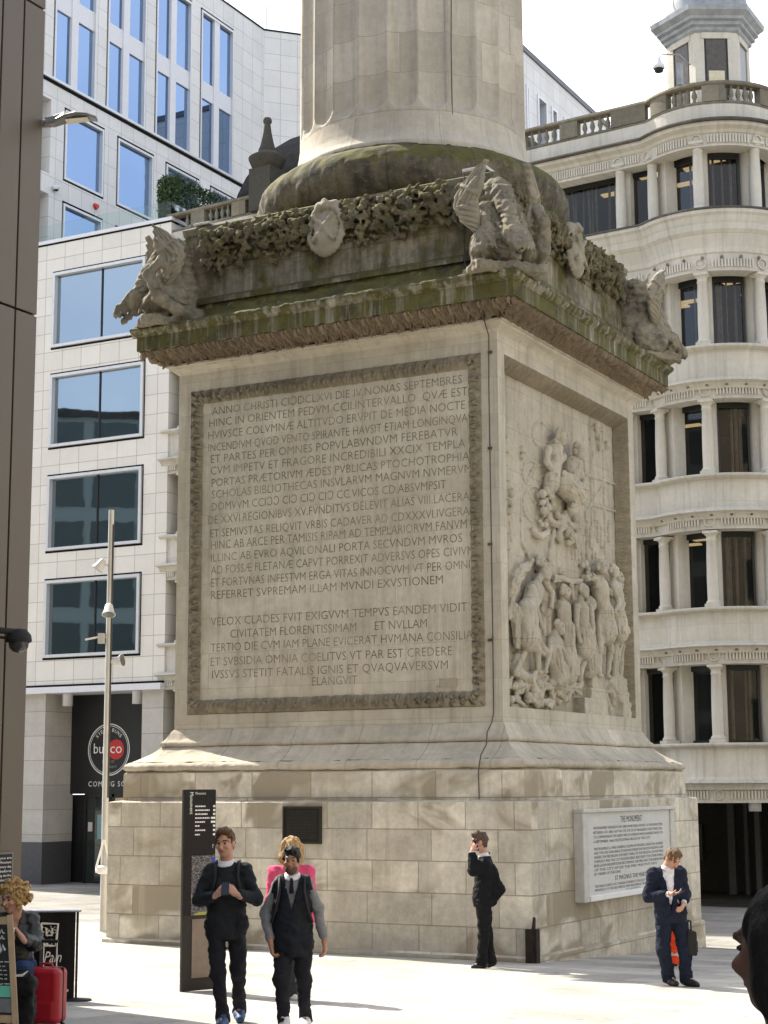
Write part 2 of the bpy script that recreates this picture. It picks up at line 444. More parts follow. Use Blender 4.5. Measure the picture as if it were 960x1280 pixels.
def stone(name, base, bw=1.1, bh=.5, block_var=.25, stain=.35, stain_col=(.35, .3, .22), moss=0.0, joint=.007, joint_dark=.5, mott=.22,
          streak=.25, patch=0.0, offset=.5, soot=0.0, rough=.88, bump=.5, grit=1.0, moss_up=.6, lichen=0.0, squash=1.0, drip=(.6, .6, 4.5, .7)):
    """weathered masonry: block-to-block tone, mottling, rain streaks, optional moss and soot; all in metres on UV"""
    t = NT(name); uv = t.uv(); ob = t.obj()
    br = t.n('ShaderNodeTexBrick'); br.offset = offset; br.squash = squash
    wob = t.noise(uv, 1.3, 2)
    t.l(uv, br.inputs['Vector'])
    br.inputs['Color1'].default_value = (.0, .0, .0, 1); br.inputs['Color2'].default_value = (1, 1, 1, 1); br.inputs['Mortar'].default_value = (.5, .5, .5, 1)
    br.inputs['Scale'].default_value = 1.0; br.inputs['Mortar Size'].default_value = joint; br.inputs['Mortar Smooth'].default_value = .3
    br.inputs['Brick Width'].default_value = bw; br.inputs['Row Height'].default_value = bh
    c = t.mix(1.0, base, t.rng(br.outputs['Color'], 0, 1, 1-block_var, 1+block_var*.6), 'MULTIPLY')
    n1 = t.noise(ob, 1.1, 6, .65); n2 = t.noise(ob, 7.0, 5, .7)
    c = t.mix(1.0, c, t.rng(n1, .28, .72, 1-mott, 1+mott*.7), 'MULTIPLY')
    c = t.mix(1.0, c, t.rng(n2, .25, .75, 1-mott*.7, 1+mott*.5), 'MULTIPLY')
    if patch:
        # large irregular patches of darker replacement/dirty stone that follow the blocks
        pn = t.noise(t.mapv(uv, (.55, .8, 1)), 1.0, 3, .6, 1.2)
        pm = t.math('ADD', pn, t.math('MULTIPLY', t.math('SUBTRACT', br.outputs['Color'], .5), .22))
        c = t.mix(t.rng(pm, .5, .62, 0, patch), c, (base[0]*.5, base[1]*.47, base[2]*.42))
    if streak:
        sn = t.noise(t.mapv(uv, (5.5, .35, 1)), 1.0, 5, .65)
        c = t.mix(t.rng(sn, .5, .72, 0, streak), c, (base[0]*.45, base[1]*.43, base[2]*.4))
        s2 = t.noise(t.mapv(uv, (3.5, .22, 1), (7, 3, 0)), 1.0, 4, .6)
        c = t.mix(t.rng(s2, .58, .75, 0, streak*.8), c, (min(1, base[0]*1.3), min(1, base[1]*1.3), min(1, base[2]*1.3)))
    if stain:
        c = t.mix(t.rng(t.noise(ob, .45, 5, .6), .45, .75, 0, stain), c, (base[0]*stain_col[0]*2, base[1]*stain_col[1]*2, base[2]*stain_col[2]*2))
    if soot:
        c = t.mix(t.rng(t.noise(ob, 2.2, 6, .7), .42, .62, 0, soot), c, (.05, .048, .04))
    if lichen:
        c = t.mix(t.rng(t.noise(ob, 13.0, 4, .7), .58, .66, 0, lichen), c, (.5, .5, .45))
    if moss:
        g = t.n('ShaderNodeNewGeometry'); sp = t.n('ShaderNodeSeparateXYZ'); t.l(g.outputs['True Normal'], sp.inputs[0])
        up = t.rng(sp.outputs['Z'], -.1, .8, 0, moss_up)
        dr = t.noise(t.mapv(ob, (drip[2], drip[2], drip[3])), 1.0, 5, .7); bl = t.noise(ob, 1.6, 5, .65)
        mm = t.math('ADD', t.math('ADD', t.math('MULTIPLY', dr, drip[0]), t.math('MULTIPLY', bl, drip[1])), up)
        mf = t.rng(mm, 1.0-moss*.6, 1.18-moss*.6, 0, .93)
        mc = t.mix(t.noise(ob, 6.0, 5, .7), (.028, .036, .012), (.16, .14, .035))
        mc = t.mix(t.rng(t.noise(ob, 2.6, 4), .5, .62, 0, .7), mc, (.035, .034, .02))
        c = t.mix(mf, c, mc)
    c = t.mix(t.rng(br.outputs['Fac'], 0, 1, 0, joint_dark), c, (base[0]*.35, base[1]*.32, base[2]*.27)) if joint else c
    hb = t.math('ADD', t.math('MULTIPLY', t.noise(ob, 28*grit, 5, .7), .35), t.math('MULTIPLY', n2, .6))
    if joint: hb = t.math('SUBTRACT', hb, t.math('MULTIPLY', br.outputs['Fac'], .9))
    t.bump(hb, bump, .02)
    return t.col(c, rough, .2)

PORT = (.40, .345, .255)
MAT = {}
MAT['plinth'] = stone('plinth_stone', (.68, .63, .525), 1.15, .49, .26, .3, patch=1.0, streak=.4, joint=.008, joint_dark=.6, mott=.32, bump=1.0, squash=.72)
MAT['ledge'] = stone('moulding_stone', (.55, .50, .405), 1.3, 5.0, .14, .2, patch=.25, streak=.35, joint=.008, mott=.25, bump=.9)
MAT['dado'] = stone('dado_stone', (.53, .49, .40), 1.25, .62, .12, .35, streak=.5, joint=.005, joint_dark=.35, mott=.16, patch=.25, bump=.35)
MAT['relief'] = stone('relief_stone', (.52, .475, .385), 1.2, .72, .08, .35, soot=.22, streak=.55, joint=.005, joint_dark=.45, mott=.16, bump=.3)
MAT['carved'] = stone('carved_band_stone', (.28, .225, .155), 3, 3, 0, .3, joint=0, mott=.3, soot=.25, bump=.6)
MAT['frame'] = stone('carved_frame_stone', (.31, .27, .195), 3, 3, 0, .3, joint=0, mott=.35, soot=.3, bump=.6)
MAT['corona'] = stone('mossy_cornice_stone', (.42, .40, .33), .95, 3, .22, .3, moss=.76, drip=(1.0, .35, 6.0, .35), soot=.4, streak=1.0, joint=.008, moss_up=.5, mott=.3, bump=.8)
MAT['attic'] = stone('weathered_attic_stone', (.40, .365, .285), 1.15, .52, .25, .5, moss=.64, streak=1.0, joint=.010, soot=.65, moss_up=.7, mott=.4, bump=1.0)
MAT['torus'] = stone('mossy_torus_stone', (.20, .175, .125), 1.6, 4, .12, .4, moss=.56, streak=.8, joint=.014, soot=.92, moss_up=.42, mott=.35, bump=1.0, lichen=.25)
MAT['garland'] = stone('mossy_garland_stone', (.23, .20, .14), 3, 3, 0, .4, moss=.66, streak=0, joint=0, soot=.8, moss_up=.6, mott=.4, bump=1.0, lichen=.2)
MAT['dragon'] = stone('weathered_dragon_stone', (.33, .295, .225), 3, .55, .05, .45, moss=.34, streak=.35, joint=0, soot=.6, moss_up=.3, mott=.35, bump=.9, lichen=.25)
MAT['shield'] = stone('shield_stone', (.34, .31, .24), 3, 3, 0, .3, moss=.0, streak=.2, joint=0, soot=.25, mott=.25, bump=.6)
MAT['shaft'] = stone('shaft_stone', (.54, .495, .41), 1.72, .78, .14, .4, soot=.18, streak=.45, joint=.008, joint_dark=.4, mott=.2, bump=.4)
MAT['letters'] = plain('flat_letter_shade_and_dirt', (.22, .19, .135), .95, .1, var=.4, scale=2.6)  # flat letters: shade and dirt of cut grooves put into the colour
MAT['cable'] = plain('cable_rubber', (.07, .06, .05), .7)
# ------------------------------------------------------------------ ground
def build_ground():
    m = NT('pale_stone_paving'); uv = m.uv()
    br = m.n('ShaderNodeTexBrick'); br.offset = .5
    m.l(m.mapv(uv, rot=(0, 0, math.radians(4))), br.inputs['Vector'])
    for k, v in (('Color1', (0, 0, 0, 1)), ('Color2', (1, 1, 1, 1)), ('Mortar', (.5, .5, .5, 1))): br.inputs[k].default_value = v
    br.inputs['Scale'].default_value = 1; br.inputs['Mortar Size'].default_value = .006; br.inputs['Brick Width'].default_value = .9; br.inputs['Row Height'].default_value = .6
    c = m.mix(1.0, (.43, .408, .362), m.rng(br.outputs['Color'], 0, 1, .74, 1.12), 'MULTIPLY')
    c = m.mix(1.0, c, m.rng(m.noise(uv, .7, 6, .65), .3, .7, .72, 1.15), 'MULTIPLY')
    c = m.mix(m.rng(m.noise(m.mapv(uv, (.25, 1.6, 1)), 1.0, 5, .7), .52, .7, 0, .45), c, (.20, .185, .16))
    c = m.mix(1.0, c, m.rng(m.noise(uv, 14, 4, .7), .3, .7, .9, 1.06), 'MULTIPLY')
    spots = m.noise(uv, 6.5, 2, .5); c = m.mix(m.rng(spots, .66, .69, 0, .65), c, (.13, .12, .10))
    # darker stone carriageway past the column, towards the buildings
    sp = m.n('ShaderNodeSeparateXYZ'); m.l(uv, sp.inputs[0])
    far = m.rng(sp.outputs['Y'], 3.2, 3.3, 0, 1)
    c = m.mix(far, c, m.mix(1.0, c, (.62, .62, .62), 'MULTIPLY'))
    c = m.mix(m.rng(br.outputs['Fac'], 0, 1, 0, .75), c, (.12, .11, .095))
    m.bump(m.math('SUBTRACT', m.noise(uv, 30, 4), m.math('MULTIPLY', br.outputs['Fac'], 1.0)), .35, .01)
    m.col(c, .75, .3)
    xs = np.concatenate([[-400, -150, -60], np.linspace(-36, 30, 34), [60, 150, 400]])
    ys = np.concatenate([[-300, -120, -70], np.linspace(-44, -6, 20), [-4, -2, 0, 2, 4, 5, 7, 12, 20, 30, 60, 150, 400]])
    P = np.array([[(x, y, gz(x, max(y, -60))) for y in ys] for x in xs])
    mb = MB(); mb.grid(P, P[:, :, :2].copy(), smooth=False)
    o = mb.build('ground', m.m); o['kind'] = 'structure'
build_ground()

# ------------------------------------------------------------------ the monument
mon = thing('stone_monument', (0, 0, 0), 0, 'huge weathered stone pedestal and fluted column with Latin inscription and carved relief', 'monument')
def mpart(name, mb, mat, **kw): return mb.build(name, mat, mon, **kw)

mb = MB()
mb.square_ring([(4.0, -.9), (4.0, 2.37), (3.985, 2.385), (3.80, 2.41)]); mpart('plinth', mb, MAT['plinth'])
mb = MB(); mb.square_ring([(4.06, -.9), (4.05, .06), (4.0, .09)]); mpart('plinth_foot', mb, MAT['plinth'])
mb = MB(); mb.square_ring([(3.825, 2.38), (3.825, 2.84), (3.815, 2.87), (3.76, 2.905)]); mpart('upper_plinth', mb, MAT['plinth'])
# base mouldings: torus, long ogee, astragal, cavetto - slightly chipped
def moulding(prof, nseg, amp, seed, name, mat):
    """mitred moulding of four sides with worn edges"""
    mb = MB(); prof = np.array(prof)
    seg = np.hypot(*np.diff(prof, axis=0).T); S = np.concatenate([[0], np.cumsum(seg)])
    nv = max(6, int(S[-1]/.03)); sv = np.linspace(0, S[-1], nv)
    ph, pz = np.interp(sv, S, prof[:, 0]), np.interp(sv, S, prof[:, 1])
    th, tz = np.gradient(ph), np.gradient(pz); nl = np.hypot(th, tz); nh, nz = tz/nl, -th/nl
    for side in range(4):
        t = np.linspace(-1, 1, nseg)
        X = t[:, None]*ph[None]; Y = np.broadcast_to(-ph[None], X.shape); Z = np.broadcast_to(pz[None], X.shape)
        P = np.stack([X, Y, Z], -1).reshape(-1, 3)
        d = amp*(.6*vnoise(P*np.array([4, 4, 9.0])+side*7, seed)+.5*vnoise(P*np.array([13, 13, 20.0]), seed+1))
        chip = np.clip(vnoise(P*np.array([2.1, 2, 5.0])+side*11, seed+2)-.45, 0, 1)*amp*3
        d = (d-chip).reshape(X.shape)*np.minimum(1, (1-np.abs(t))*18)[:, None]
        X2 = X; Y2 = Y-d*nh[None]; Z2 = Z+d*nz[None]
        P = np.stack([X2, Y2, Z2], -1)
        R = np.array(Matrix.Rotation(side*PI/2, 3, 'Z'))
        uv = np.stack([X+side*3.3, np.broadcast_to(sv[None], X.shape)], -1)
        mb.grid(P @ R.T, uv, flip=False)
    return mpart(name, mb, mat)
prof = [(3.74, 2.90), (3.79, 2.905), (3.835, 2.94), (3.84, 2.985), (3.80, 3.03), (3.745, 3.055)]
moulding(prof, 240, .018, 3, 'base_torus', MAT['ledge'])
prof = [(3.745, 3.055), (3.66, 3.10), (3.55, 3.165), (3.45, 3.235), (3.385, 3.30), (3.36, 3.325)]
moulding(prof, 160, .012, 5, 'base_ogee', MAT['ledge'])
prof = [(3.33, 3.325), (3.375, 3.34), (3.39, 3.375), (3.37, 3.415), (3.33, 3.44), (3.29, 3.50), (3.25, 3.58), (3.21, 3.635)]
moulding(prof, 160, .008, 6, 'base_astragal', MAT['ledge'])

# die with a sunk panel in the relief side and a shallow one in the inscription side
mb = MB()
mb.box(-3.2, -3.2+.05, 3.63, 2.86, 3.2, 10.05)                       # core
def die_frame(mb, side):
    A, Bz = (-2.93, 2.91), (3.89, 9.74)
    if side == 'x':
        mb.box(2.86, -3.2, 3.63, 3.2, A[0], 10.05); mb.box(2.86, A[1], 3.63, 3.2, 3.2, 10.05)
        mb.box(2.86, A[0], 3.63, 3.2, A[1], Bz[0]); mb.box(2.86, A[0], Bz[1], 3.2, A[1], 10.05); mb.box(2.70, -3.199, 3.9, 2.86, -3.15, 9.74)
    else:
        mb.box(-3.2, -3.2, 3.63, A[0], -3.15, 10.05)
        mb.box(A[0], -3.2, 3.63, 2.86, -3.15, Bz[0]); mb.box(A[0], -3.2, Bz[1], 2.86, -3.15, 10.05)
die_frame(mb, 'x'); die_frame(mb, 'y')
mpart('die', mb, MAT['dado'])
# neck mouldings above the die
mb = MB(); mb.square_ring([(3.2, 10.05), (3.205, 10.07), (3.25, 10.11), (3.33, 10.17), (3.345, 10.20), (3.385, 10.21), (3.385, 10.245), (3.36, 10.25)])
mpart('neck_moulding', mb, MAT['dado'])

def leaf(x, v, p, depth):
    """acanthus and dart: x along, v 0..1 across"""
    u = (x/p) % 1.0-.5
    wid = .47-.18*np.abs(v-.45)
    a = np.clip(1-(np.abs(u)/wid)**2, 0, 1)
    ribs = .45+.55*np.cos(27*np.abs(u)+7*v)
    mid = np.exp(-(u/.05)**2)*.35
    h = np.sqrt(a)*ribs*.8+mid*a
    d = np.clip(1-np.abs(np.abs(u)-.5)/.05, 0, 1)*(.3+.5*v)
    return depth*(np.maximum(h, d*.6)-.25)
def carved_strip(mb, prof, nlen, period, depth, seed, fn=leaf):
    prof = np.array(prof); seg = np.hypot(*np.diff(prof, axis=0).T); S = np.concatenate([[0], np.cumsum(seg)])
    nv = max(8, int(S[-1]/.022)); sv = np.linspace(0, S[-1], nv)
    ph, pz = np.interp(sv, S, prof[:, 0]), np.interp(sv, S, prof[:, 1])
    th, tz = np.gradient(ph), np.gradient(pz); nl = np.hypot(th, tz); nh, nz = tz/nl, -th/nl
    for side in range(4):
        t = np.linspace(-1, 1, nlen)
        X = t[:, None]*ph[None]; v = np.broadcast_to((sv/S[-1])[None], X.shape)
        d = fn(X, v, period, depth)+depth*.35*vnoise(np.stack([X*14, v*6+side*9, X*0], -1).reshape(-1, 3), seed).reshape(X.shape)
        P = np.stack([X, -ph[None]-d*nh[None], pz[None]+d*nz[None]], -1)
        R = np.array(Matrix.Rotation(side*PI/2, 3, 'Z'))
        mb.grid(P @ R.T, np.stack([X, v], -1))
mb = MB(); carved_strip(mb, [(3.37, 10.25), (3.42, 10.31), (3.50, 10.37), (3.60, 10.41), (3.68, 10.44), (3.715, 10.485)], 640, .27, .12, 11)
mpart('carved_cyma', mb, MAT['carved'])
mb = MB(); mb.square_ring([(3.66, 10.48), (3.76, 10.482), (3.76, 10.73), (3.77, 10.735)]); mpart('corona', mb, MAT['corona'])
mb = MB(); carved_strip(mb, [(3.765, 10.73), (3.79, 10.76), (3.84, 10.80), (3.86, 10.85)], 440, .16, .014, 12); mpart('carved_lip', mb, MAT['corona'])
prof = [(3.86, 10.85), (3.855, 10.89), (3.82, 10.915), (3.6, 10.96), (3.4, 11.02), (3.25, 11.14), (3.17, 11.30), (3.155, 11.42)]
moulding(prof, 150, .03, 15, 'cornice_slope', MAT['corona'])
# attic with a set-forward top course
mb = MB(); mb.square_ring([(3.15, 11.38), (3.15, 12.70), (3.17, 12.72), (3.19, 12.84), (3.14, 12.875), (2.2, 12.95)])
mb.square_ring([(3.21, 11.36), (3.20, 11.46), (3.155, 11.50)])
mpart('attic', mb, MAT['attic'])

# torus and shaft
def noisy_lathe(name, prof, n, amp, seed, mat, dz=.04):
    prof = np.array(prof); seg = np.hypot(*np.diff(prof, axis=0).T); S = np.concatenate([[0], np.cumsum(seg)])
    sv = np.linspace(0, S[-1], max(6, int(S[-1]/dz))); R, Z = np.interp(sv, S, prof[:, 0]), np.interp(sv, S, prof[:, 1])
    a = np.linspace(0, 2*PI, n+1)
    X, Y, ZZ = np.cos(a)[:, None]*R, np.sin(a)[:, None]*R, np.broadcast_to(Z, (n+1, len(Z)))
    d = amp*vnoise(np.stack([X*2.2, Y*2.2, ZZ*2.2], -1).reshape(-1, 3), seed).reshape(X.shape)+amp*.5*vnoise(np.stack([X*8, Y*8, ZZ*8], -1).reshape(-1, 3), seed+1).reshape(X.shape)
    d[-1] = d[0]
    f = 1+d/R
    P = np.stack([X*f, Y*f, ZZ], -1)
    mb = MB(); mb.grid(P, np.stack([np.broadcast_to(a[:, None]*R.max(), X.shape), np.broadcast_to(sv, X.shape)], -1))
    return mpart(name, mb, mat)
tor = [(2.3, 12.88), (2.75, 12.90)]
for k in range(-70, 91, 8):
    an = math.radians(k); tor.append((2.42+.60*math.cos(an), 13.47+.56*math.sin(an)))
tor += [(2.40, 14.06), (2.40, 14.12)]
noisy_lathe('torus', tor, 420, .045, 21, MAT['torus'])
sh = [(2.38, 14.10), (2.385, 14.20), (2.345, 14.24), (2.30, 14.32), (2.255, 14.45), (2.225, 14.62), (2.205, 14.8)]
noisy_lathe('shaft_foot', sh, 160, .006, 23, MAT['shaft'])
NF = 24
def shaft():
    zs = np.concatenate([np.arange(14.78, 15.4, .03), np.arange(15.4, 22.0, .3)])
    nper = 16; a = np.linspace(0, 2*PI, NF*nper+1)
    u = ((a*NF/(2*PI)) % 1.0)-.5
    A, Z = np.meshgrid(a, zs, indexing='ij'); U = np.broadcast_to(u[:, None], A.shape)
    R = 2.205-(Z-14.8)*.004
    un = U/.465
    low = np.clip((15.12-Z)/.26, 0, 3)
    q = 1-un**2-np.where(Z < 15.12, low**2, 0)
    dep = .095*np.sqrt(np.clip(q, 0, 1))
    R = R-dep*1.25
    P = np.stack([R*np.cos(A), R*np.sin(A), Z], -1)
    mb = MB(); mb.grid(P, np.stack([A*2.2, Z], -1), flip=False); return mpart('fluted_shaft', mb, MAT['shaft'])
shaft()

# ---- inscription panel
def flat_frame(mb, a0, a1, z0, z1, wdt, P, period, depth, sides='LRTB', slope=.0):
    """carved frame strips; P(a, z, d) places a point d proud of the wall"""
    for s_ in sides:
        L = (a1-a0) if s_ in 'TB' else (z1-z0); n = int(L/.02); k = 14
        t = np.linspace(0, 1, n)[:, None]; v = np.linspace(0, 1, k)[None]
        if s_ == 'T': a = a0+wdt*v+(a1-a0-2*wdt*v)*t; z = z1-wdt*v+0*t
        if s_ == 'B': a = a0+wdt*v+(a1-a0-2*wdt*v)*t; z = z0+wdt*v+0*t
        if s_ == 'L': z = z0+wdt*v+(z1-z0-2*wdt*v)*t; a = a0+wdt*v+0*t
        if s_ == 'R': z = z0+wdt*v+(z1-z0-2*wdt*v)*t; a = a1-wdt*v+0*t
        run = a if s_ in 'TB' else z
        d = leaf(run, np.broadcast_to(v, run.shape), period, depth)+depth*.4*vnoise(np.stack([a*16, z*16, a*0], -1).reshape(-1, 3), 31).reshape(a.shape)
        d = np.maximum(d+depth*.25, .0)*np.sin(PI*np.clip(v*1.0, 0.02, .98))**.5+.008
        base = .035*np.sin(PI*v)-slope*v
        Q = P(a, z, base+d)
        flip = s_ in 'TR'
        mb.grid(Q, np.stack([a, z], -1), flip=flip)
def PY(a, z, d): return np.stack([a, -3.2+.01-d, z], -1)
mb = MB(); flat_frame(mb, -2.92, 2.90, 3.90, 9.74, .25, PY, .20, .085, slope=.03)
fr = mpart('inscription_frame', mb, MAT['frame'])
mb = MB(); mb.box(-2.70, -3.175, 4.10, 2.70, -3.10, 9.54); tablet = mpart('inscription_tablet', mb, MAT['dado'])
mb = MB(); mb.box(2.0, -3.19, 4.22, 2.38, -3.176, 4.36); mpart('repair_slab', mb, MAT['plinth'])
LINES = [("ANNO CHRISTI CI\u0186DCLXVI DIE IV.NONAS SEPTEMBRES", 108, 190, 858), ("HINC IN ORIENTEM PEDVM CCII.INTERVALLO  QV\u00c6 EST", 100, 226, 875),
 ("HVIVSCE COLVMN\u00c6 ALTITVDO ERVPIT DE MEDIA NOCTE", 97, 263, 868), ("INCENDIVM QVOD VENTO SPIRANTE HAVSIT ETIAM LONGINQVA", 97, 300, 875),
 ("ET PARTES PER OMNES POPVLABVNDVM FEREBATVR", 104, 334, 845), ("CVM IMPETV ET FRAGORE INCREDIBILI XXCIX TEMPLA", 104, 369, 868),
 ("PORTAS PR\u00c6TORIVM \u00c6DES PVBLICAS PTOCHOTROPHIA", 107, 405, 880), ("SCHOLAS BIBLIOTHECAS INSVLARVM MAGNVM NVMERVM", 107, 440, 886),
 ("DOMVVM CCI\u0186\u0186 CI\u0186 CI\u0186 CI\u0186 CC.VICOS CD.ABSVMPSIT", 107, 477, 810), ("DE XXVI.REGIONIBVS XV.FVNDITVS DELEVIT ALIAS VIII.LACERAS", 97, 517, 893),
 ("ET SEMIVSTAS RELIQVIT VRBIS CADAVER AD CDXXXVI.IVGERA", 103, 557, 880), ("HINC AB ARCE PER TAMISIS RIPAM AD TEMPLARIORVM FANVM", 105, 592, 872),
 ("ILLINC AB EVRO AQVILONALI PORTA SECVNDVM MVROS", 105, 630, 858), ("AD FOSS\u00c6 FLETAN\u00c6 CAPVT PORREXIT ADVERSVS OPES CIVIVM", 105, 667, 893),
 ("ET FORTVNAS INFESTVM ERGA VITAS INNOCVVM VT PER OMNIA", 105, 705, 903), ("REFERRET SVPREMAM ILLAM MVNDI EXVSTIONEM", 105, 742, 800),
 ("VELOX CLADES FVIT EXIGVVM TEMPVS EANDEM VIDIT", 104, 822, 873), ("CIVITATEM FLORENTISSIMAM      ET NVLLAM", 163, 858, 752),
 ("TERTIO DIE CVM IAM PLANE EVICERAT HVMANA CONSILIA", 104, 900, 890), ("ET SVBSIDIA OMNIA COELITVS VT PAR EST CREDERE", 104, 942, 828),
 ("IVSSVS STETIT FATALIS IGNIS ET QVAQVAVERSVM", 108, 980, 815), ("ELANGVIT", 408, 1001, 543)]
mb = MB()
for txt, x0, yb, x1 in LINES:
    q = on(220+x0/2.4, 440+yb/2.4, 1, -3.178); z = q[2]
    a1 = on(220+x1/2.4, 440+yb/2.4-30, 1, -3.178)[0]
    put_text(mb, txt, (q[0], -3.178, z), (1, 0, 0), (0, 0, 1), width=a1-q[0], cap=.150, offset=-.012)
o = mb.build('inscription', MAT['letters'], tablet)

# ---- relief panel: figures in high relief modelled as a height field over the sunk panel
def relief():
    X0 = 2.94; W = 3.06; cur = [0]
    S = SDF((2.885, -2.95, 3.87), (3.40, 2.93, 9.76), .0138)
    S.F[:] = (S.ax[0]-X0)[:, None, None]
    def P(px, py):
        q = on(px, py, 0, W); return np.array([q[1], q[2]])
    def U(zx, zy): return P(620+zx/5.333, 500+zy/5.333)
    def Lw(zx, zy): return P(620+zx/5.333, 680+zy/5.333)
    def cap(p, q, r0, r1=None, d=0.0, fold=0.0, fq=26.0, sq=1.0):
        r1 = r0 if r1 is None else r1
        if max(r0, r1) > .05: r0, r1 = r0*.92, r1*.92
        rm = max(r0, r1); x0 = X0+max(d, 0)*.85+.30*rm
        S.cap((x0, p[0], p[1]), (x0+.01, q[0], q[1]), r0, r1, k=.010, sq=(1.15, 1, 1))
        if fold:
            L_ = np.linalg.norm(q-p)+1e-6; ax_ = (q-p)/L_; pe = np.array([ax_[1], -ax_[0]])
            n_ = 4+int(rm*22)
            for i_ in range(n_):
                u = -1+2*(i_+.5)/n_; pts = []; ph = rng.uniform(0, 6)
                for t in np.linspace(-.05, 1.05, 9):
                    r_ = (r0+(r1-r0)*t)*.95; c_ = p+(q-p)*t+pe*(u*r_*(.75+.3*t)+.03*math.sin(5*t+ph))
                    pts.append((x0+math.sqrt(max(0, 1-u*u))*r_*.93, c_[0], c_[1]))
                S.chain(pts, [.022+.010*math.sin(ph+k_) for k_ in range(9)], k=.003)
    def nxt(): cur[0] += 1
    def chain(pts, rs, **kw):
        for i in range(len(pts)-1): cap(pts[i], pts[i+1], rs[i], rs[i+1], **kw)
    def blob(c, r, d=0.0): cap(c, c+1e-4, r, r, d=d)
    def head(c, r=.12, d=.12, hair=True, face=(0.0, 0.0)):
        nxt()
        blob(c, r, d); blob(c+np.array([0, -.4*r]), r*.75, d+.03)
        if hair:
            rr = np.random.default_rng(int(abs(c[0]*1000))+3)
            for k in range(16):
                an = rr.uniform(-.3, PI+.3); blob(c+r*.95*np.array([math.cos(an), math.sin(an)]), r*.3, d+.0)
        blob(c+np.array([face[0]*r, -.12*r]), r*.2, d+r*.9)                       # nose
        for sx in (-.38, .38): S.ell((X0+max(d, 0)*.85+.30*r+.72*r, c[0]+sx*r*.8+face[0]*r*.6, c[1]+.12*r), (.03, .020, .016), k=0, op='s')
    # low background: buildings on the left, scaffold on the right, cloud arcs
    for zx, w_ in ((660, .03), (745, .03), (620, .02), (680, .02)):
        cap(U(zx, 170 if zx != 620 else 240), U(zx+20, 1050), w_, w_, sq=1.3)
    for (p, q) in (((640, 740), (745, 570)), ((600, 480), (830, 560)), ((660, 690), (830, 740)), ((540, 960), (600, 860)), ((655, 170), (745, 200))):
        cap(U(*p), U(*q), .025, .025)
    cap(U(690, 170), U(720, 320), .07, .06, fold=.02); blob(U(765, 300), .10); cap(U(765, 330), U(758, 380), .03)
    for k in range(7):                                                            # figures on the scaffold
        b = U(640+k*24, 930+(k % 3)*40); cap(b, b+np.array([.0, .25]), .05, .04); blob(b+np.array([.02, .33]), .045)
    for zx, zy in ((60, 130), (60, 230), (70, 330), (65, 420), (75, 520), (70, 640), (75, 740), (75, 870), (80, 980)):
        a = U(zx-10, zy); b = U(zx+50, zy+10); cap(a, b, .02, .02); cap(a, a+np.array([0, -.16]), .02)
    for c in ((130, 620), (140, 700), (120, 740), (205, 330), (215, 360)):
        for k in range(5): blob(U(c[0]+rng.uniform(-14, 14), c[1]+rng.uniform(-20, 20)), rng.uniform(.03, .06))
    cap(U(205, 650), U(205, 940), .016); cap(U(130, 800), U(140, 930), .02)
    for cx, cy, R in ((330, 220, 62), (265, 480, 62), (330, 560, 100), (290, 690, 90)):
        pts = [U(cx+R*.8*math.cos(t), cy+R*1.3*math.sin(t)) for t in np.linspace(1.6, 5.4, 14)]
        chain(pts, [.02]*14, sq=1.4)
    # upper group of two seated goddesses
    cap(U(400, 330), U(375, 560), .20, .19, d=.03); cap(U(440, 380), U(400, 420), .09, .08, d=.14); cap(U(380, 390), U(378, 395), .09, d=.17)
    head(U(415, 250), .15, .16, face=(.5, 0)); cap(U(385, 280), U(390, 360), .07, .04, d=.15)
    cap(U(345, 330), U(330, 420), .085, .075, d=.12); cap(U(330, 420), U(390, 500), .075, .055, d=.15)
    cap(U(510, 430), U(490, 560), .19, .20, d=.06, fold=.02); head(U(522, 345), .155, .20, face=(-.1, 0))
    cap(U(555, 450), U(565, 540), .08, .07, d=.12); cap(U(565, 540), U(545, 590), .07, .05, d=.2)
    cap(U(420, 495), U(480, 520), .07, .06, d=.22); cap(U(480, 520), U(570, 600), .045, .045, d=.24)
    cap(U(440, 570), U(520, 640), .22, .24, d=.10, fold=.05); cap(U(520, 640), U(490, 740), .22, .10, d=.10, fold=.06)
    cap(U(370, 520), U(350, 590), .17, .12, d=.07, fold=.05)
    for k in range(26):                                                           # cornucopia
        blob(U(345+rng.uniform(-45, 50), 690+rng.uniform(-100, 60)), rng.uniform(.05, .09), rng.uniform(.03, .14))
    for k in range(10): blob(U(335+rng.uniform(-30, 30), 800+rng.uniform(-50, 40)), rng.uniform(.04, .07), rng.uniform(.02, .1))
    for cx, cy, R, t0, t1 in ((430, 760, 60, .2, 3), (455, 750, 30, .2, 3), (540, 790, 45, 1.5, 4.8), (320, 850, 50, .5, 2.8), (500, 900, 60, 2.6, 4.4), (470, 860, 90, .0, 1.2)):
        chain([U(cx+R*math.cos(t), cy+R*1.1*math.sin(t)) for t in np.linspace(t0, t1, 10)], [.075]*10, d=.03)
    blob(U(548, 780), .14, -.02); cap(U(500, 880), U(550, 970), .12, .05, d=.03, fold=.04)
    cap(U(415, 870), U(380, 1060), .045, .05, d=.02); cap(U(430, 900), U(400, 920), .03)
    for k in range(4): cap(U(540+k*22, 960), U(545+k*22, 1060), .02)
    cap(U(210, 940), U(245, 1030), .05, .04)
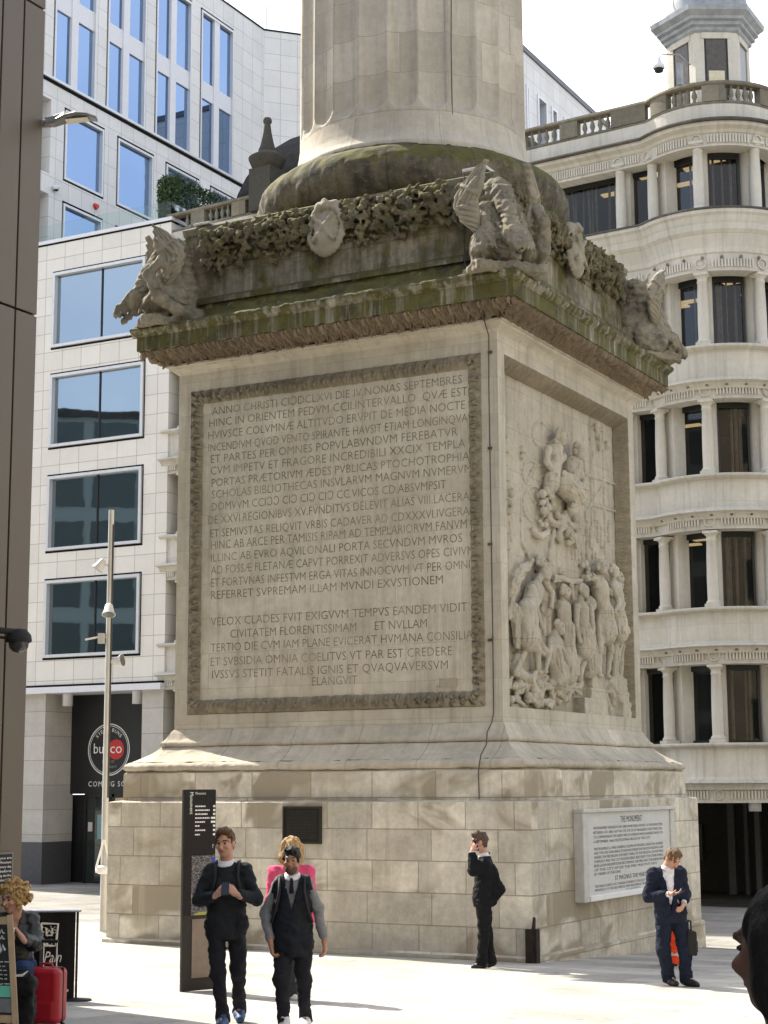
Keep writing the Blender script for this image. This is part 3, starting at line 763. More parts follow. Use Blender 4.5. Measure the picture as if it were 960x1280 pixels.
    # lower groups
    def person(hd, neck, hip, knees, feet, s=1.0, d=.1, skirt=None, arms=(), hair=True, fold=.035, hr=.125, face=(0, 0)):
        hd, neck, hip = Lw(*hd), Lw(*neck), Lw(*hip); nxt()
        cap(neck+np.array([0, -.12])*s, hip, .20*s, .17*s, d=d); cap(hd, neck, .07*s, .08*s, d=d+.05)
        for k in (-1, 1): blob(neck+np.array([k*.15, -.1])*s, .10*s, d+.04)
        for i, (kn, ft) in enumerate(zip(knees, feet)):
            o_ = np.array([(-.08 if i == 0 else .08)*s, 0])
            cap(hip+o_, Lw(*kn), .12*s, .085*s, d=d); cap(Lw(*kn), Lw(*ft), .085*s, .05*s, d=d); cap(Lw(*ft), Lw(ft[0]+18, ft[1]+10), .05*s, .04*s, d=d)
        nxt()
        if skirt: cap(hip+np.array([0, .12])*s, Lw(*skirt), .18*s, .24*s, d=d+.02, fold=fold)
        for (sh, el, ha) in arms:
            nxt(); cap(Lw(*sh), Lw(*el), .075*s, .06*s, d=d+.09); cap(Lw(*el), Lw(*ha), .06*s, .045*s, d=d+.12); blob(Lw(*ha), .055*s, d+.13)
        head(hd, hr*s, d+.1, hair, face)
    # background crowd first
    person((300, 128), (315, 215), (335, 440), ((340, 600), (380, 620)), ((360, 760), (400, 760)), d=.0, arms=(((330, 220), (345, 330), (300, 440)),), hair=True)
    person((455, 320), (455, 390), (470, 600), ((470, 740), (500, 740)), ((480, 900), (500, 900)), d=.02, skirt=(480, 860), arms=(((430, 400), (425, 520), (465, 680)),), fold=.05)
    person((820, 225), (815, 300), (820, 500), ((820, 640), (840, 640)), ((830, 860), (850, 860)), d=-.02, arms=(((840, 300), (850, 250), (830, 200)),))
    person((640, 400), (620, 450), (620, 600), ((640, 700), (650, 700)), ((640, 850), (650, 850)), d=-.03, skirt=(630, 820))
    cap(Lw(405, 230), Lw(570, 250), .05, .05, d=.06, fold=.03); blob(Lw(420, 235), .07, .05)
    head(Lw(470, 190), .08, .0)
    # time, winged, leaning over the fallen city
    chain([Lw(255, 120), Lw(170, 190), Lw(125, 300), Lw(105, 480)], [.05, .12, .12, .03], d=.02, fold=.05)
    person((283, 200), (235, 270), (170, 480), ((215, 640), (262, 720)), ((115, 860), (270, 850)), d=.15, skirt=(185, 640), arms=(((235, 290), (225, 440), (268, 590)), ((285, 240), (330, 330), (320, 420))), face=(.5, 0), hair=False)
    cap(Lw(130, 440), Lw(140, 680), .12, .05, d=.08, fold=.05)
    # the seated city, drapery sliding down
    person((395, 560), (380, 620), (360, 760), ((420, 800), (440, 760)), ((470, 980), (480, 960)), d=.08, skirt=(400, 890), arms=(((350, 640), (330, 740), (300, 850)), ((400, 640), (430, 720), (440, 780))), fold=.06)
    chain([Lw(270, 560), Lw(310, 700), Lw(390, 820), Lw(440, 990)], [.06, .10, .14, .04], d=.06, fold=.07)
    # woman in the middle
    person((548, 315), (545, 395), (555, 600), ((570, 790), (545, 760)), ((545, 990), (500, 900)), d=.12, skirt=(560, 700), arms=(((600, 420), (615, 560), (580, 650)), ((510, 420), (505, 560), (520, 650))), fold=.03)
    cap(Lw(500, 270), Lw(510, 360), .06, .05, d=.12)
    # the ruler in Roman dress
    person((655, 160), (665, 250), (690, 480), ((670, 720), (745, 720)), ((670, 870), (725, 880)), d=.17, skirt=(695, 600), arms=(((735, 280), (775, 400), (735, 460)),), fold=.05, hr=.13)
    for k in range(18): blob(Lw(655+rng.uniform(-65, 65), 170+rng.uniform(-70, 60)), rng.uniform(.05, .08), .12 if k % 2 else .05)
    head(Lw(660, 165), .11, .24, False); cap(Lw(620, 220), Lw(790, 360), .09, .05, d=.16, fold=.04); cap(Lw(740, 290), Lw(790, 360), .10, .02, d=.05, fold=.03)
    person((758, 180), (775, 260), (790, 500), ((800, 660), (820, 680)), ((785, 880), (800, 880)), d=.10, skirt=(800, 590), arms=(((800, 280), (820, 400), (800, 480)),), hr=.12, face=(.4, 0))
    # lion, rubble, steps and the niche
    cap(Lw(860, 610), Lw(880, 660), .15, .12, d=.0); blob(Lw(850, 680), .10, .05); cap(Lw(850, 700), Lw(850, 880), .11, .07, d=.02); cap(Lw(820, 880), Lw(900, 910), .06, .05, d=.05)
    chain([Lw(160, 760), Lw(150, 850), Lw(230, 900), Lw(320, 860), Lw(330, 760)], [.10, .13, .10, .09, .05], d=.04)
    for k in range(90):
        x = rng.uniform(90, 540); y = rng.uniform(900+.12*max(0, x-300), 1085)
        nxt(); p = Lw(x, y); an = rng.uniform(-.5, .9); L = rng.uniform(.05, .22); cap(p, p+L*np.array([math.cos(an), math.sin(an)]), rng.uniform(.035, .09), rng.uniform(.03, .06), d=rng.uniform(.03, .16))
    for k in range(9): blob(Lw(220+rng.uniform(-40, 60), 990+rng.uniform(-60, 60)), rng.uniform(.06, .11), .12)
    def slab(p, q, hgt):
        c_ = (p+q)/2; hf = np.abs(p-q)/2; S.box((X0+hgt*.5-.05, c_[0], c_[1]), (hgt*.5+.05, hf[0], hf[1]), rad=.012, k=.006)
    slab(Lw(560, 1150), Lw(870, 1060), .22); slab(Lw(620, 1070), Lw(870, 990), .18); slab(Lw(640, 1000), Lw(880, 900), .14)
    c = Lw(765, 1090); S.ell((X0+.30, c[0], c[1]), (.32, .40, .52), k=0, op='s')
    cap(Lw(740, 1010), Lw(770, 1100), .11, .10, d=.02); blob(Lw(780, 1000), .10, .06); cap(Lw(720, 1050), Lw(700, 1110), .07, .05, d=.04); cap(Lw(800, 1060), Lw(830, 1110), .08, .05, d=.03)
    cap(Lw(700, 1000), Lw(775, 975), .05, .05, d=.06)
    S.rough(.010, .07, 77); S.rough(.006, .03, 78)
    V, F = S.mesh()
    return mesh_obj('relief_panel', V, F, MAT['relief'], mon, uv=V[:, 1:3])
relief()
def PX(a, z, d): return np.stack([3.2-.012+d*1.0, a, z], -1)
mb = MB()
# the frame of the relief lines the reveal of the sunk panel
for s_ in ('T', 'R'):
    n = 300; k = 15; t = np.linspace(0, 1, n)[:, None]; v = np.linspace(0, 1, k)[None]
    dep, wd = .24, .20
    if s_ == 'T': a = -2.93+wd*v*0+(5.84-0*wd*v)*t; z = 9.745-wd*v+0*t
    else: z = 3.89+(9.745-wd*v-3.89)*t; a = (2.915-wd*v+0*t) if s_ == 'R' else (-2.935+.05*v+0*t)
    run = a if s_ == 'T' else z
    d = np.maximum(leaf(run, np.broadcast_to(v, run.shape), .2, .075)+.02, 0)*np.sin(PI*np.clip(v, .0, 1))**.5-.004
    x = 3.195-dep*v**1.2+d
    mb.grid(np.stack([x+0*a, a, z], -1), np.stack([a, z], -1), flip=(s_ != 'L'))
mpart('relief_frame', mb, MAT['frame'])

# ---- garlands and shields on the attic
def garland_mesh():
    S = SDF((-3.1, -3.85, 11.75), (3.1, -3.0, 13.0), .023)
    r = np.random.default_rng(5)
    for sgn in (-1, 1):
        for k in range(330):
            t = r.uniform(0, 1); x = sgn*(.28+2.05*t)
            lo_ = 12.03+.10*math.sin(x*7)+.06*math.sin(x*17)+.12*(t-.5)**2; z = lo_+(12.80-lo_)*r.beta(1.3, 1.1)
            bulge = .05+.20*math.sin(PI*min(1, max(0, (z-lo_)/(12.85-lo_))))
            c = np.array([x, -3.15-bulge*r.uniform(.35, 1), z])
            if r.uniform() < .75:
                an = r.uniform(-.9, .9)+(.0 if sgn > 0 else PI); d = np.array([math.cos(an), r.uniform(-.5, .1), math.sin(an)-.2]); d /= np.linalg.norm(d)
                L_ = r.uniform(.10, .24); S.chain([c-d*L_*.5, c, c+d*L_*.5], [.012, r.uniform(.03, .055), .010], k=.006)
            else: S.ell(c, r.uniform(.04, .085, 3), k=.006)
        S.box((sgn*1.3, -3.12, 12.42), (1.05, .06, .36), rad=.04, k=.03)
        for k in range(55):                                   # hanging drops at the corners
            x = sgn*(2.45+r.uniform(-.22, .22)); z = 12.70-abs(r.normal(0, .30)); c = np.array([x, -3.2-r.uniform(0, .14), max(11.85, z)])
            d = np.array([r.uniform(-.6, .6), -.3, -1]); d /= np.linalg.norm(d)
            S.cap(c, c+d*r.uniform(.08, .18), r.uniform(.04, .07), .012, k=.02)
    S.rough(.025, .09, 9); S.rough(.02, .045, 10)
    return S.mesh()
gv, gf = garland_mesh()
def shield_mesh():
    S = SDF((-.6, -3.9, 11.75), (.6, -3.1, 12.95), .024)
    S.ell((0, -3.30, 12.32), (.28, .15, .38), k=.02); S.ell((0, -3.34, 12.12), (.18, .14, .30), k=.06)
    for k in (-1, 1): S.cap((-.2*k, -3.46, 12.10), (.2*k, -3.46, 12.54), .035, k=.012)
    for k in range(24):
        an = 2*PI*k/24; S.cap((.32*math.cos(an), -3.36, 12.3+.42*math.sin(an)), (.36*math.cos(an+.2), -3.34, 12.3+.46*math.sin(an+.2)), .05, .04, k=.03)
    S.cap((-.15, -3.3, 12.74), (.15, -3.3, 12.74), .10, k=.05); S.cap((0, -3.4, 12.8), (.02, -3.44, 12.72), .06, k=.03)
    S.rough(.015, .08, 4)
    return S.mesh()
shv, shf = shield_mesh()
g0 = None
for side in range(4):
    R = np.array(Matrix.Rotation(side*PI/2, 3, 'Z'))
    if side == 0:
        g0 = mesh_obj('garland', gv, gf, MAT['garland'], mon); s0 = mesh_obj('shield', shv, shf, MAT['shield'], mon)
    else:
        for o_ in (g0, s0):
            c_ = o_.copy(); C.objects.link(c_); c_.parent = mon; c_.rotation_euler = (0, 0, side*PI/2)

# ---- corner dragons
def dragon():
    """local: origin on the pedestal corner, +X outward along the diagonal"""
    root = bpy.data.objects.new('dragon', None); C.objects.link(root); root.parent = mon
    S = SDF((-1.1, -.95, -.12), (1.05, .95, 1.85), .019)
    S.ell((.02, 0, .42), (.44, .34, .42), k=.03)                       # haunches
    S.chain([(-.02, 0, .6), (-.14, 0, 1.0), (-.14, 0, 1.36)], [.36, .30, .24], k=.05)   # upright barrel
    S.chain([(-.12, 0, 1.33), (.10, 0, 1.24), (.30, 0, .96), (.46, 0, .62)], [.22, .18, .15, .14], k=.04)   # neck arching down
    S.ell((.54, 0, .46), (.20, .17, .17), k=.03); S.chain([(.60, 0, .44), (.78, 0, .28), (.86, 0, .18)], [.14, .11, .085], k=.03)   # head, snout
    S.cap((.58, 0, .26), (.74, 0, .06), .07, .05, k=.015); S.cap((.70, 0, .17), (.95, 0, .12), .035, k=0, op='s')
    for s in (-1, 1):
        S.cap((.46, .13*s, .58), (.24, .22*s, .80), .055, .02, k=.01); S.ell((.58, .13*s, .44), (.06, .04, .06), k=.02)
        S.ell((.04, .33*s, .40), (.36, .16, .34), k=.015)               # thigh
        S.chain([(.16, .42*s, .30), (.02, .42*s, .15), (.24, .43*s, .07)], [.13, .085, .085], k=.015)
        for t in (-.06, 0, .06): S.cap((.24, .47*s+t, .06), (.40, .47*s+t*1.6, .03), .05, .03, k=.02)
        S.chain([(.0, .24*s, 1.05), (.18, .30*s, .78), (.30, .26*s, .50), (.42, .28*s, .34)], [.13, .09, .07, .06], k=.02)
        for t in (-.05, 0, .05): S.cap((.42, .32*s+t, .33), (.50, .32*s+t*1.5, .24), .035, .02, k=.015)
    for k in range(9):                                                   # scaly crest and ribs
        t = k/8; S.cap((-.38+.1*t, 0, .5+.9*t), (-.52+.12*t, 0, .56+.9*t), .07, .02, k=.03)
        S.cap((-.05-.15*t, -.30+.05*t, .62+.7*t), (-.05-.15*t, .30-.05*t, .62+.7*t), .09, k=.06)
    pts = [(-.5, .25, .12), (-.2, .55, .12), (.25, .62, .35), (.42, .56, .75), (.22, .54, 1.02), (.05, .55, .88), (.12, .56, .72)]
    S.chain(pts, [.17, .14, .11, .09, .08, .065, .04], k=.03)
    S.ell((-.34, 0, .55), (.22, .30, .55), k=.05)                           # stone left behind against the attic
    S.box((-.1, 0, -.02), (.62, .58, .07), rad=.03, k=.03)
    X = np.meshgrid(*S.ax, indexing='ij', sparse=True)
    S.F += (.012*np.sin(X[2]*42+3*np.abs(X[1])*4)*((X[2] > .55) & (X[2] < 1.4) & (X[0] < .15))).astype(np.float32)
    S.F += (.010*np.sin(np.sqrt((X[0]-.3)**2+(X[2]-.2)**2)*70)*((X[2] < .9) & (X[0] > .1) & (np.abs(X[1]) < .24))).astype(np.float32)
    S.rough(.022, .13, 12); S.rough(.016, .05, 13)
    sdf_obj('body', S, MAT['dragon'], root)
    for s in (-1, 1):
        # a thin upright blade: feather ridges, scalloped rear edge, carved saltire on the outer face
        nv, nu = 74, 34
        vv = np.linspace(0, 1, nv)[:, None]; uu = np.linspace(0, 1, nu)[None]
        zz_ = 1.62*vv
        fr = np.interp(vv, [0, .25, .48, .56, .66, .85, 1], [-.06, .00, .02, .13, .19, .21, .24])
        bk = np.interp(vv, [0, .25, .48, .62, .75, .88, 1], [-.12, -.33, -.37, -.34, -.22, -.04, .22])-.025*np.abs(np.sin(vv*PI*7))*(vv > .35)*(vv < .95)
        fr = fr-.03*np.abs(np.sin(vv*PI*8))*(vv > .5)*(vv < .95)
        x = fr+(bk-fr)*uu; z = zz_+0*uu
        bow = .10*np.sin(PI*vv)+.05*uu*(1-vv)
        prof_ = np.sqrt(np.clip(1-(2*uu-1)**2, 0, 1))*.045+.012
        ridge = .020*np.abs(np.sin((uu*5.0+vv*1.5)*PI))*(vv > .40)+.040*np.abs(np.sin((vv*11-uu*2.2)*PI))*(vv < .46)*(.3+.7*np.sin(PI*uu))
        cx_, cz_ = -.06, 1.05
        for k in (-1, 1):
            dd = np.abs((x-cx_)*.80+k*(z-cz_)*.60); al = np.abs(-(x-cx_)*.60+k*(z-cz_)*.80)
            ridge = np.where((dd < .034) & (al < .26), .045, ridge)
        ero = .012*vnoise(np.stack([x*9, z*9, 0*x], -1).reshape(-1, 3), 61).reshape(x.shape)
        y0 = bow+prof_+ridge+ero; y1 = bow-prof_-.3*ridge
        Po = np.stack([x, s*y0, z], -1); Pi = np.stack([x, s*y1, z], -1)
        mb = MB(); mb.grid(Po, np.stack([x, z], -1), flip=(s > 0)); mb.grid(Pi, np.stack([x, z], -1), flip=(s < 0))
        for a_, b_ in ((Po[:, 0], Pi[:, 0]), (Pi[:, -1], Po[:, -1]), (Pi[0], Po[0]), (Po[-1], Pi[-1])): mb.grid(np.stack([a_, b_], 1), flip=(s < 0))
        wo = mb.build('wing', MAT['shield'], root)
        wo.location = (.14, .29*s, .60); wo.rotation_euler = (math.radians(-4*s), math.radians(-6), math.radians(6*s)); wo.scale = (1.45, 1.2, 1.22)
    return root
dr0 = dragon()
for k in range(4):
    d = dr0 if k == 0 else copy_tree(dr0, mon)
    an = -PI/4+k*PI/2; rad = 4.77
    d.location = (rad*math.cos(an), rad*math.sin(an), 10.98); d.rotation_euler = (0, 0, an); d.scale = (1.06, 1.06, 1.06)
    if k == 0:
        for ch in d.children:
            if ch.name.startswith('wing'): ch.rotation_euler[0] *= 1.6; ch.rotation_euler[2] *= -5; ch.scale = (1.1, 1.0, .68)
# lead caps and lightning conductor
mb = MB(); mb.box(2.55, -3.1, 12.97, 3.0, -2.75, 13.03); mpart('lead_cap', mb, plain('pale_lead', (.55, .55, .53), .6), bevel=.01)
mb = MB(); mb.box(-2.95, -3.18, 12.9, -2.6, -2.95, 12.95); mpart('lead_cap', mb, bpy.data.materials['pale_lead'], bevel=.01)
def cable():
    pts = []
    def n_(px, py, ax, v): pts.append(on(px, py, ax, v))
    mb = MB()
    top = [(564, -5), (564, 60), (565, 120), (566, 168)]
    P = []
    for px, py in top:
        c, d = ray(px, py); dd = d[:2]; b = c[:2]@dd; a = dd@dd; cc = c[:2]@c[:2]-2.20**2
        t = (-b-math.sqrt(max(0, b*b-a*cc)))/a; P.append(c+t*d)
    mb.tube(P, .010, 6)
    mb.tube([on(580, 215, 1, -3.25), on(581, 260, 1, -3.25), on(580, 300, 1, -3.27), on(581, 330, 1, -3.35), on(590, 346, 1, -3.83), on(591, 352, 1, -3.88), on(593, 374, 1, -3.80), on(604, 396, 1, -3.45), on(611, 420, 1, -3.24),
             on(611, 480, 1, -3.235), on(613, 600, 1, -3.235), on(616, 800, 1, -3.235), on(617, 890, 1, -3.235), on(615, 902, 1, -3.25), on(609, 915, 1, -3.42), on(608, 930, 1, -3.50), on(601, 944, 1, -3.72), on(599, 956, 1, -3.87), on(598, 966, 1, -3.85), on(599, 999, 1, -3.85)], .010, 6)
    for py in (440, 560, 680, 800):
        q = on(612, py, 1, -3.235); mb.box(q[0]-.035, -3.24, q[2]-.02, q[0]+.035, -3.205, q[2]+.02)
    mpart('lightning_cable', mb, MAT['cable'])
cable()
# ------------------------------------------------------------------ stone office building with a corner rotunda
MAT['cream'] = stone('cream_portland_stone', (.60, .57, .50), 1.4, .80, .08, .3, soot=.10, streak=.5, joint=.006, joint_dark=.25, mott=.14, bump=.25)
MAT['cream_plain'] = stone('cream_column_stone', (.62, .59, .52), 3, 3, 0, .3, soot=.06, streak=.35, joint=0, mott=.14, bump=.2)
MAT['cornice_top'] = stone('sooty_cornice_lead', (.12, .112, .095), 2, 3, .2, .3, streak=.4, joint=.006, mott=.35, bump=.6)
MAT['balus'] = stone('sooty_balustrade_stone', (.25, .225, .17), 1.1, 3, .2, .4, streak=.6, joint=.006, soot=.35, mott=.35, bump=.5)
MAT['black_frame'] = plain('black_window_frame', (.012, .012, .012), .45)
MAT['slate'] = plain('dark_slate', (.04, .038, .036), .9, .1, var=.3, scale=5)
MAT['lead'] = plain('grey_lead_roof', (.27, .285, .30), .5, .5, var=.25, scale=4)
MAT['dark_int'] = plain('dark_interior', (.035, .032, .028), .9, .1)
MAT['curtain'] = plain('grey_curtain', (.70, .67, .62), .9, .1, var=.2)
def glass(name, tint, transp=.5, rough=.02, ior=1.5, refl=(1, 1, 1)):
    t = NT(name); t.t.nodes.remove(t.b)
    gl = t.n('ShaderNodeBsdfGlossy'); gl.inputs['Color'].default_value = (*refl, 1); gl.inputs['Roughness'].default_value = rough
    tr = t.n('ShaderNodeBsdfTransparent'); tr.inputs['Color'].default_value = (*tint, 1)
    df = t.n('ShaderNodeBsdfDiffuse'); df.inputs['Color'].default_value = (tint[0]*.1, tint[1]*.1, tint[2]*.1, 1)
    m1 = t.n('ShaderNodeMixShader'); m1.inputs[0].default_value = transp; t.l(df.outputs[0], m1.inputs[1]); t.l(tr.outputs[0], m1.inputs[2])
    fr = t.n('ShaderNodeFresnel'); fr.inputs['IOR'].default_value = ior
    b = t.n('ShaderNodeBump'); b.inputs['Strength'].default_value = .03; b.inputs['Distance'].default_value = .05
    t.l(t.noise(t.obj(), .7, 2), b.inputs['Height']); t.l(b.outputs[0], gl.inputs['Normal'])
    m2 = t.n('ShaderNodeMixShader'); t.l(fr.outputs[0], m2.inputs[0]); t.l(m1.outputs[0], m2.inputs[1]); t.l(gl.outputs[0], m2.inputs[2])
    t.l(m2.outputs[0], t.out.inputs[0]); return t.m
MAT['glass_dark'] = glass('dark_window_glass', (.62, .60, .56), .92, ior=1.32)
def emit(name, c, s):
    t = NT(name); t.b.inputs['Emission Color'].default_value = (*c, 1); t.b.inputs['Emission Strength'].default_value = s
    t.b.inputs['Base Color'].default_value = (*c, 1); return t.m
MAT['ceiling_lamp'] = emit('office_ceiling_lamp', (1.0, .80, .45), .5)

SBL = (-.39, 14.92)
sb = thing('stone_building', (SBL[0], SBL[1], -.48), math.radians(-4.5), 'cream stone corner building with rounded columned bays, balustrade and small lead roofed turret', 'building')
def spart(name, mb, mat, parent=None, **kw): return mb.build(name, mat, parent or sb, **kw)
ZB = .48                      # world z of local 0 is -.48
RC, RR = (1.23, 1.58), 2.0    # rotunda centre (local x, y) and column radius
def rpt(deg, r=RR): a = math.radians(deg); return (RC[0]+r*math.sin(a), RC[1]-r*math.cos(a))
XL = -17.35
def plan(step=6, e=0.0, a1=128):
    arc = [rpt(a, RR+e) for a in np.arange(-38, a1+.1, step)]
    return [(XL, -e), (arc[0][0]-.05, -e)] + arc[1:] + [(arc[-1][0]+.4, arc[-1][1]+6)]
path = plan()
def zz(z): return z+ZB
SOFF = [19.62, 16.15, 12.68, 9.22, 5.72]
BOT = [17.77, 14.10, 10.64, 7.15, 3.68]
# spandrel, cornice and frieze bands swept along the plan
def band(z_top, z_bot, kind, i):
    """kind: mid, deep (between the two top storeys), low"""
    if kind == 'mid':
        prof = [(-.5, z_top+.0), (.17, z_top), (.19, z_top-.03), (.18, z_top-.07), (.08, z_top-.11), (.0, z_top-.13), (.0, z_top-.86), (.03, z_top-.90), (.12, z_top-.93), (.30, z_top-.96),
                (.31, z_top-1.01), (.16, z_top-1.05), (.10, z_top-1.12), (.08, z_top-1.18), (.0, z_top-1.20), (.02, z_bot+.02), (.05, z_bot+.0), (.05, z_bot-.03), (-.5, z_bot-.03)]
    else:
        prof = [(-.5, z_top+.02), (.36, z_top-.0), (.40, z_top-.05), (.40, z_top-.14), (.34, z_top-.20), (.30, z_top-.34), (.27, z_top-.40), (.25, z_top-.56), (.17, z_top-.66), (.10, z_top-.86), (.06, z_top-1.0),
                (.06, z_top-1.14), (.02, z_top-1.18), (.02, z_bot+.02), (.05, z_bot), (.05, z_bot-.03), (-.5, z_bot-.03)]
    mb = MB(); mb.sweep(path, [(a, zz(b)) for a, b in prof], smooth=False)
    return spart('spandrel_band', mb, MAT['cream'])
for i in range(4): band(BOT[i], SOFF[i+1], 'deep' if i == 0 else 'mid', i)
band(BOT[4], 2.20, 'mid', 4)
mb = MB(); mb.sweep(path, [(a, zz(b)) for a, b in [(-.3, 17.80), (.42, 17.785), (.43, 17.74), (.41, 17.72)]]); spart('ledge_flashing', mb, MAT['cornice_top'])
# top entablature, dark cornice, attic course
prof = [(-.5, 19.60), (.05, 19.60), (.05, 19.64), (.02, 19.66), (.02, 19.95), (.06, 19.98), (.10, 20.05), (.24, 20.12), (.26, 20.16), (.26, 20.22)]
mb = MB(); mb.sweep(path, [(a, zz(b)) for a, b in prof]); spart('top_entablature', mb, MAT['cream'])
mb = MB(); mb.sweep(path, [(a, zz(b)) for a, b in [(.20, 20.215), (.34, 20.22), (.36, 20.26), (.34, 20.30), (.05, 20.36), (-.3, 20.37)]]); spart('cornice_capping', mb, MAT['cornice_top'])
mb = MB(); mb.sweep(path, [(a, zz(b)) for a, b in [(.0, 20.34), (.0, 20.80), (-.4, 20.81)]]); spart('attic_course', mb, MAT['cream'])
# reeding and roundels of the friezes
def frieze_pieces(z0, z1):
    mb = MB(); rd = MB()
    def place(x, y, nx, ny, kind):
        tx, ty = -ny, nx
        R = np.array([[tx, nx, 0], [ty, ny, 0], [0, 0, 1]]); zc = (z0+z1)/2
        if kind == 'reed': mb.obox((x+nx*.03, y+ny*.03, zz(zc)), (.022, .018, (z1-z0)*.38), R)
        else:
            pts = []; rr = (z1-z0)*.46
            v = [np.array([x+nx*.025, y+ny*.025, zz(zc)])+R@np.array([rr*math.cos(a), 0, rr*math.sin(a)]) for a in np.linspace(0, 2*PI, 17)]
            rd.tube(v, .022, 5, cap=False)
    for deg in (-38, 10, 58, 106):
        x, y = rpt(deg, RR+.02); a = math.radians(deg); nx, ny = (math.sin(a), -math.cos(a)) if deg > -38 else (0, -1)
        place(x, y, nx, ny, 'roundel')
        for k in np.arange(deg+9, deg+40, 2.35):
            if deg == -38 and k < deg+13: continue
            x, y = rpt(k, RR+.02); a = math.radians(k); place(x, y, math.sin(a), -math.cos(a), 'reed')
    for s0 in np.arange(-.91, XL+.3, -3.9):
        place(s0, -.02, 0, -1, 'roundel')
        if s0-3.0 > XL: place(s0-3.0, -.02, 0, -1, 'roundel')
        for k in np.arange(s0+.25, s0+.68, .075): place(k, -.02, 0, -1, 'reed')
        for k in np.arange(s0-2.7, s0-.25, .075):
            if k > XL: place(k, -.02, 0, -1, 'reed')
    a = mb.build('frieze_reeding', MAT['cream_plain'], sb); b = rd.build('frieze_roundels', MAT['cream_plain'], sb)
frz = [(s+.04, s+.34) for s in SOFF]+[(2.24, 2.50)]
for z0, z1 in frz: frieze_pieces(z0, z1)
# small bosses on the cornices
mb = MB()
for s in SOFF[1:]:
    for k in np.arange(-30, 126, 14):
        x, y = rpt(k, RR+.10); mb.lathe([(0, zz(s+.30)), (.045, zz(s+.30)), (.05, zz(s+.34)), (.0, zz(s+.40))], (x, y), 8)
spart('cornice_bosses', mb, MAT['balus'])
# columns: one mesh, copied
def column_mesh():
    h = 2.0; mb = MB()
    mb.box(-.19, -.19, 0, .19, .19, .09)
    mb.lathe([(.175, .09), (.19, .12), (.175, .16), (.15, .18), (.145, .22), (.148, .7), (.14, 1.3), (.125, h-.26), (.14, h-.25), (.14, h-.22), (.128, h-.21), (.128, h-.13), (.16, h-.10), (.185, h-.07), (.19, h-.06)], n=20)
    mb.box(-.195, -.195, h-.065, .195, .195, h)
    return mb
colm = None
def put_col(x, y, rz, z):
    global colm
    if colm is None: colm = column_mesh().build('column', MAT['cream_plain'], sb); o = colm
    else: o = colm.copy(); C.objects.link(o); o.parent = sb
    o.location = (x, y, zz(z)); o.rotation_euler = (0, 0, rz)
ROT = [-38, 10, 58, 106]
STR = [-.91]
x = -.91
while x-3.0 > XL+.3: STR += [x-3.0, x-3.9]; x -= 3.9
for i in range(5):
    hgt = SOFF[i]-BOT[i]
    for d_ in ROT:
        put_col(*rpt(d_, RR-.10), math.radians(d_), BOT[i])
    for s in STR:
        if s > XL+.2: put_col(s, .10, 0, BOT[i])
    # jamb piers behind the columns
    mb = MB(); H0, H1 = zz(BOT[i]-.02), zz(SOFF[i]+.02)
    for d_ in ROT:
        a = math.radians(d_+ (1.5 if d_ > -38 else 4)); x, y = rpt(math.degrees(a), RR-.50)
        R = np.array([[math.cos(a), math.sin(a), 0], [math.sin(a), -math.cos(a), 0], [0, 0, 1]])
        mb.mark(); mb.obox((x, y, (H0+H1)/2), (.13 if d_ > -38 else .20, .18, (H1-H0)/2), R)
    for s in STR: mb.mark(); mb.box(s-.04, .26, H0, s+.22, .75, H1)
    mb.build_parts('jamb_pier', MAT['cream_plain'], sb)
    # windows
    def window(xa, ya, xb, yb):
        p, q = np.array([xa, ya]), np.array([xb, yb]); L = np.linalg.norm(q-p); t = (q-p)/L; n = np.array([t[1], -t[0]]); c = (p+q)/2
        R = np.array([[t[0], n[0], 0], [t[1], n[1], 0], [0, 0, 1]]); f = MB(); zc = (H0+H1)/2; hh = (H1-H0)/2
        f.obox((*(p+t*.03), zc), (.03, .04, hh), R); f.obox((*(q-t*.03), zc), (.03, .04, hh), R)
        f.obox((*c, H1-.09), (L/2, .042, .09), R); f.obox((*c, H0+.05), (L/2, .042, .05), R)
        w = f.build('window', MAT['black_frame'], sb)
        g = MB(); g.obox((*(c-n*.02), zc), (L/2, .006, hh), R); g.build('pane', MAT['glass_dark'], w)
    for a, b in zip(ROT[:-1], ROT[1:]): 
        k = a+6; e_ = b-6
        p, q = rpt(k, RR-.60), rpt(e_, RR-.60); window(*p, *q)
    window(-.78, .48, -.05, .48)
    x = -.91
    while x > XL+1:
        window(max(x-2.85, XL+.1), .48, x-.02, .48)
        if x-3.9 > XL: window(x-3.75, .48, x-2.98, .48)
        x -= 3.9
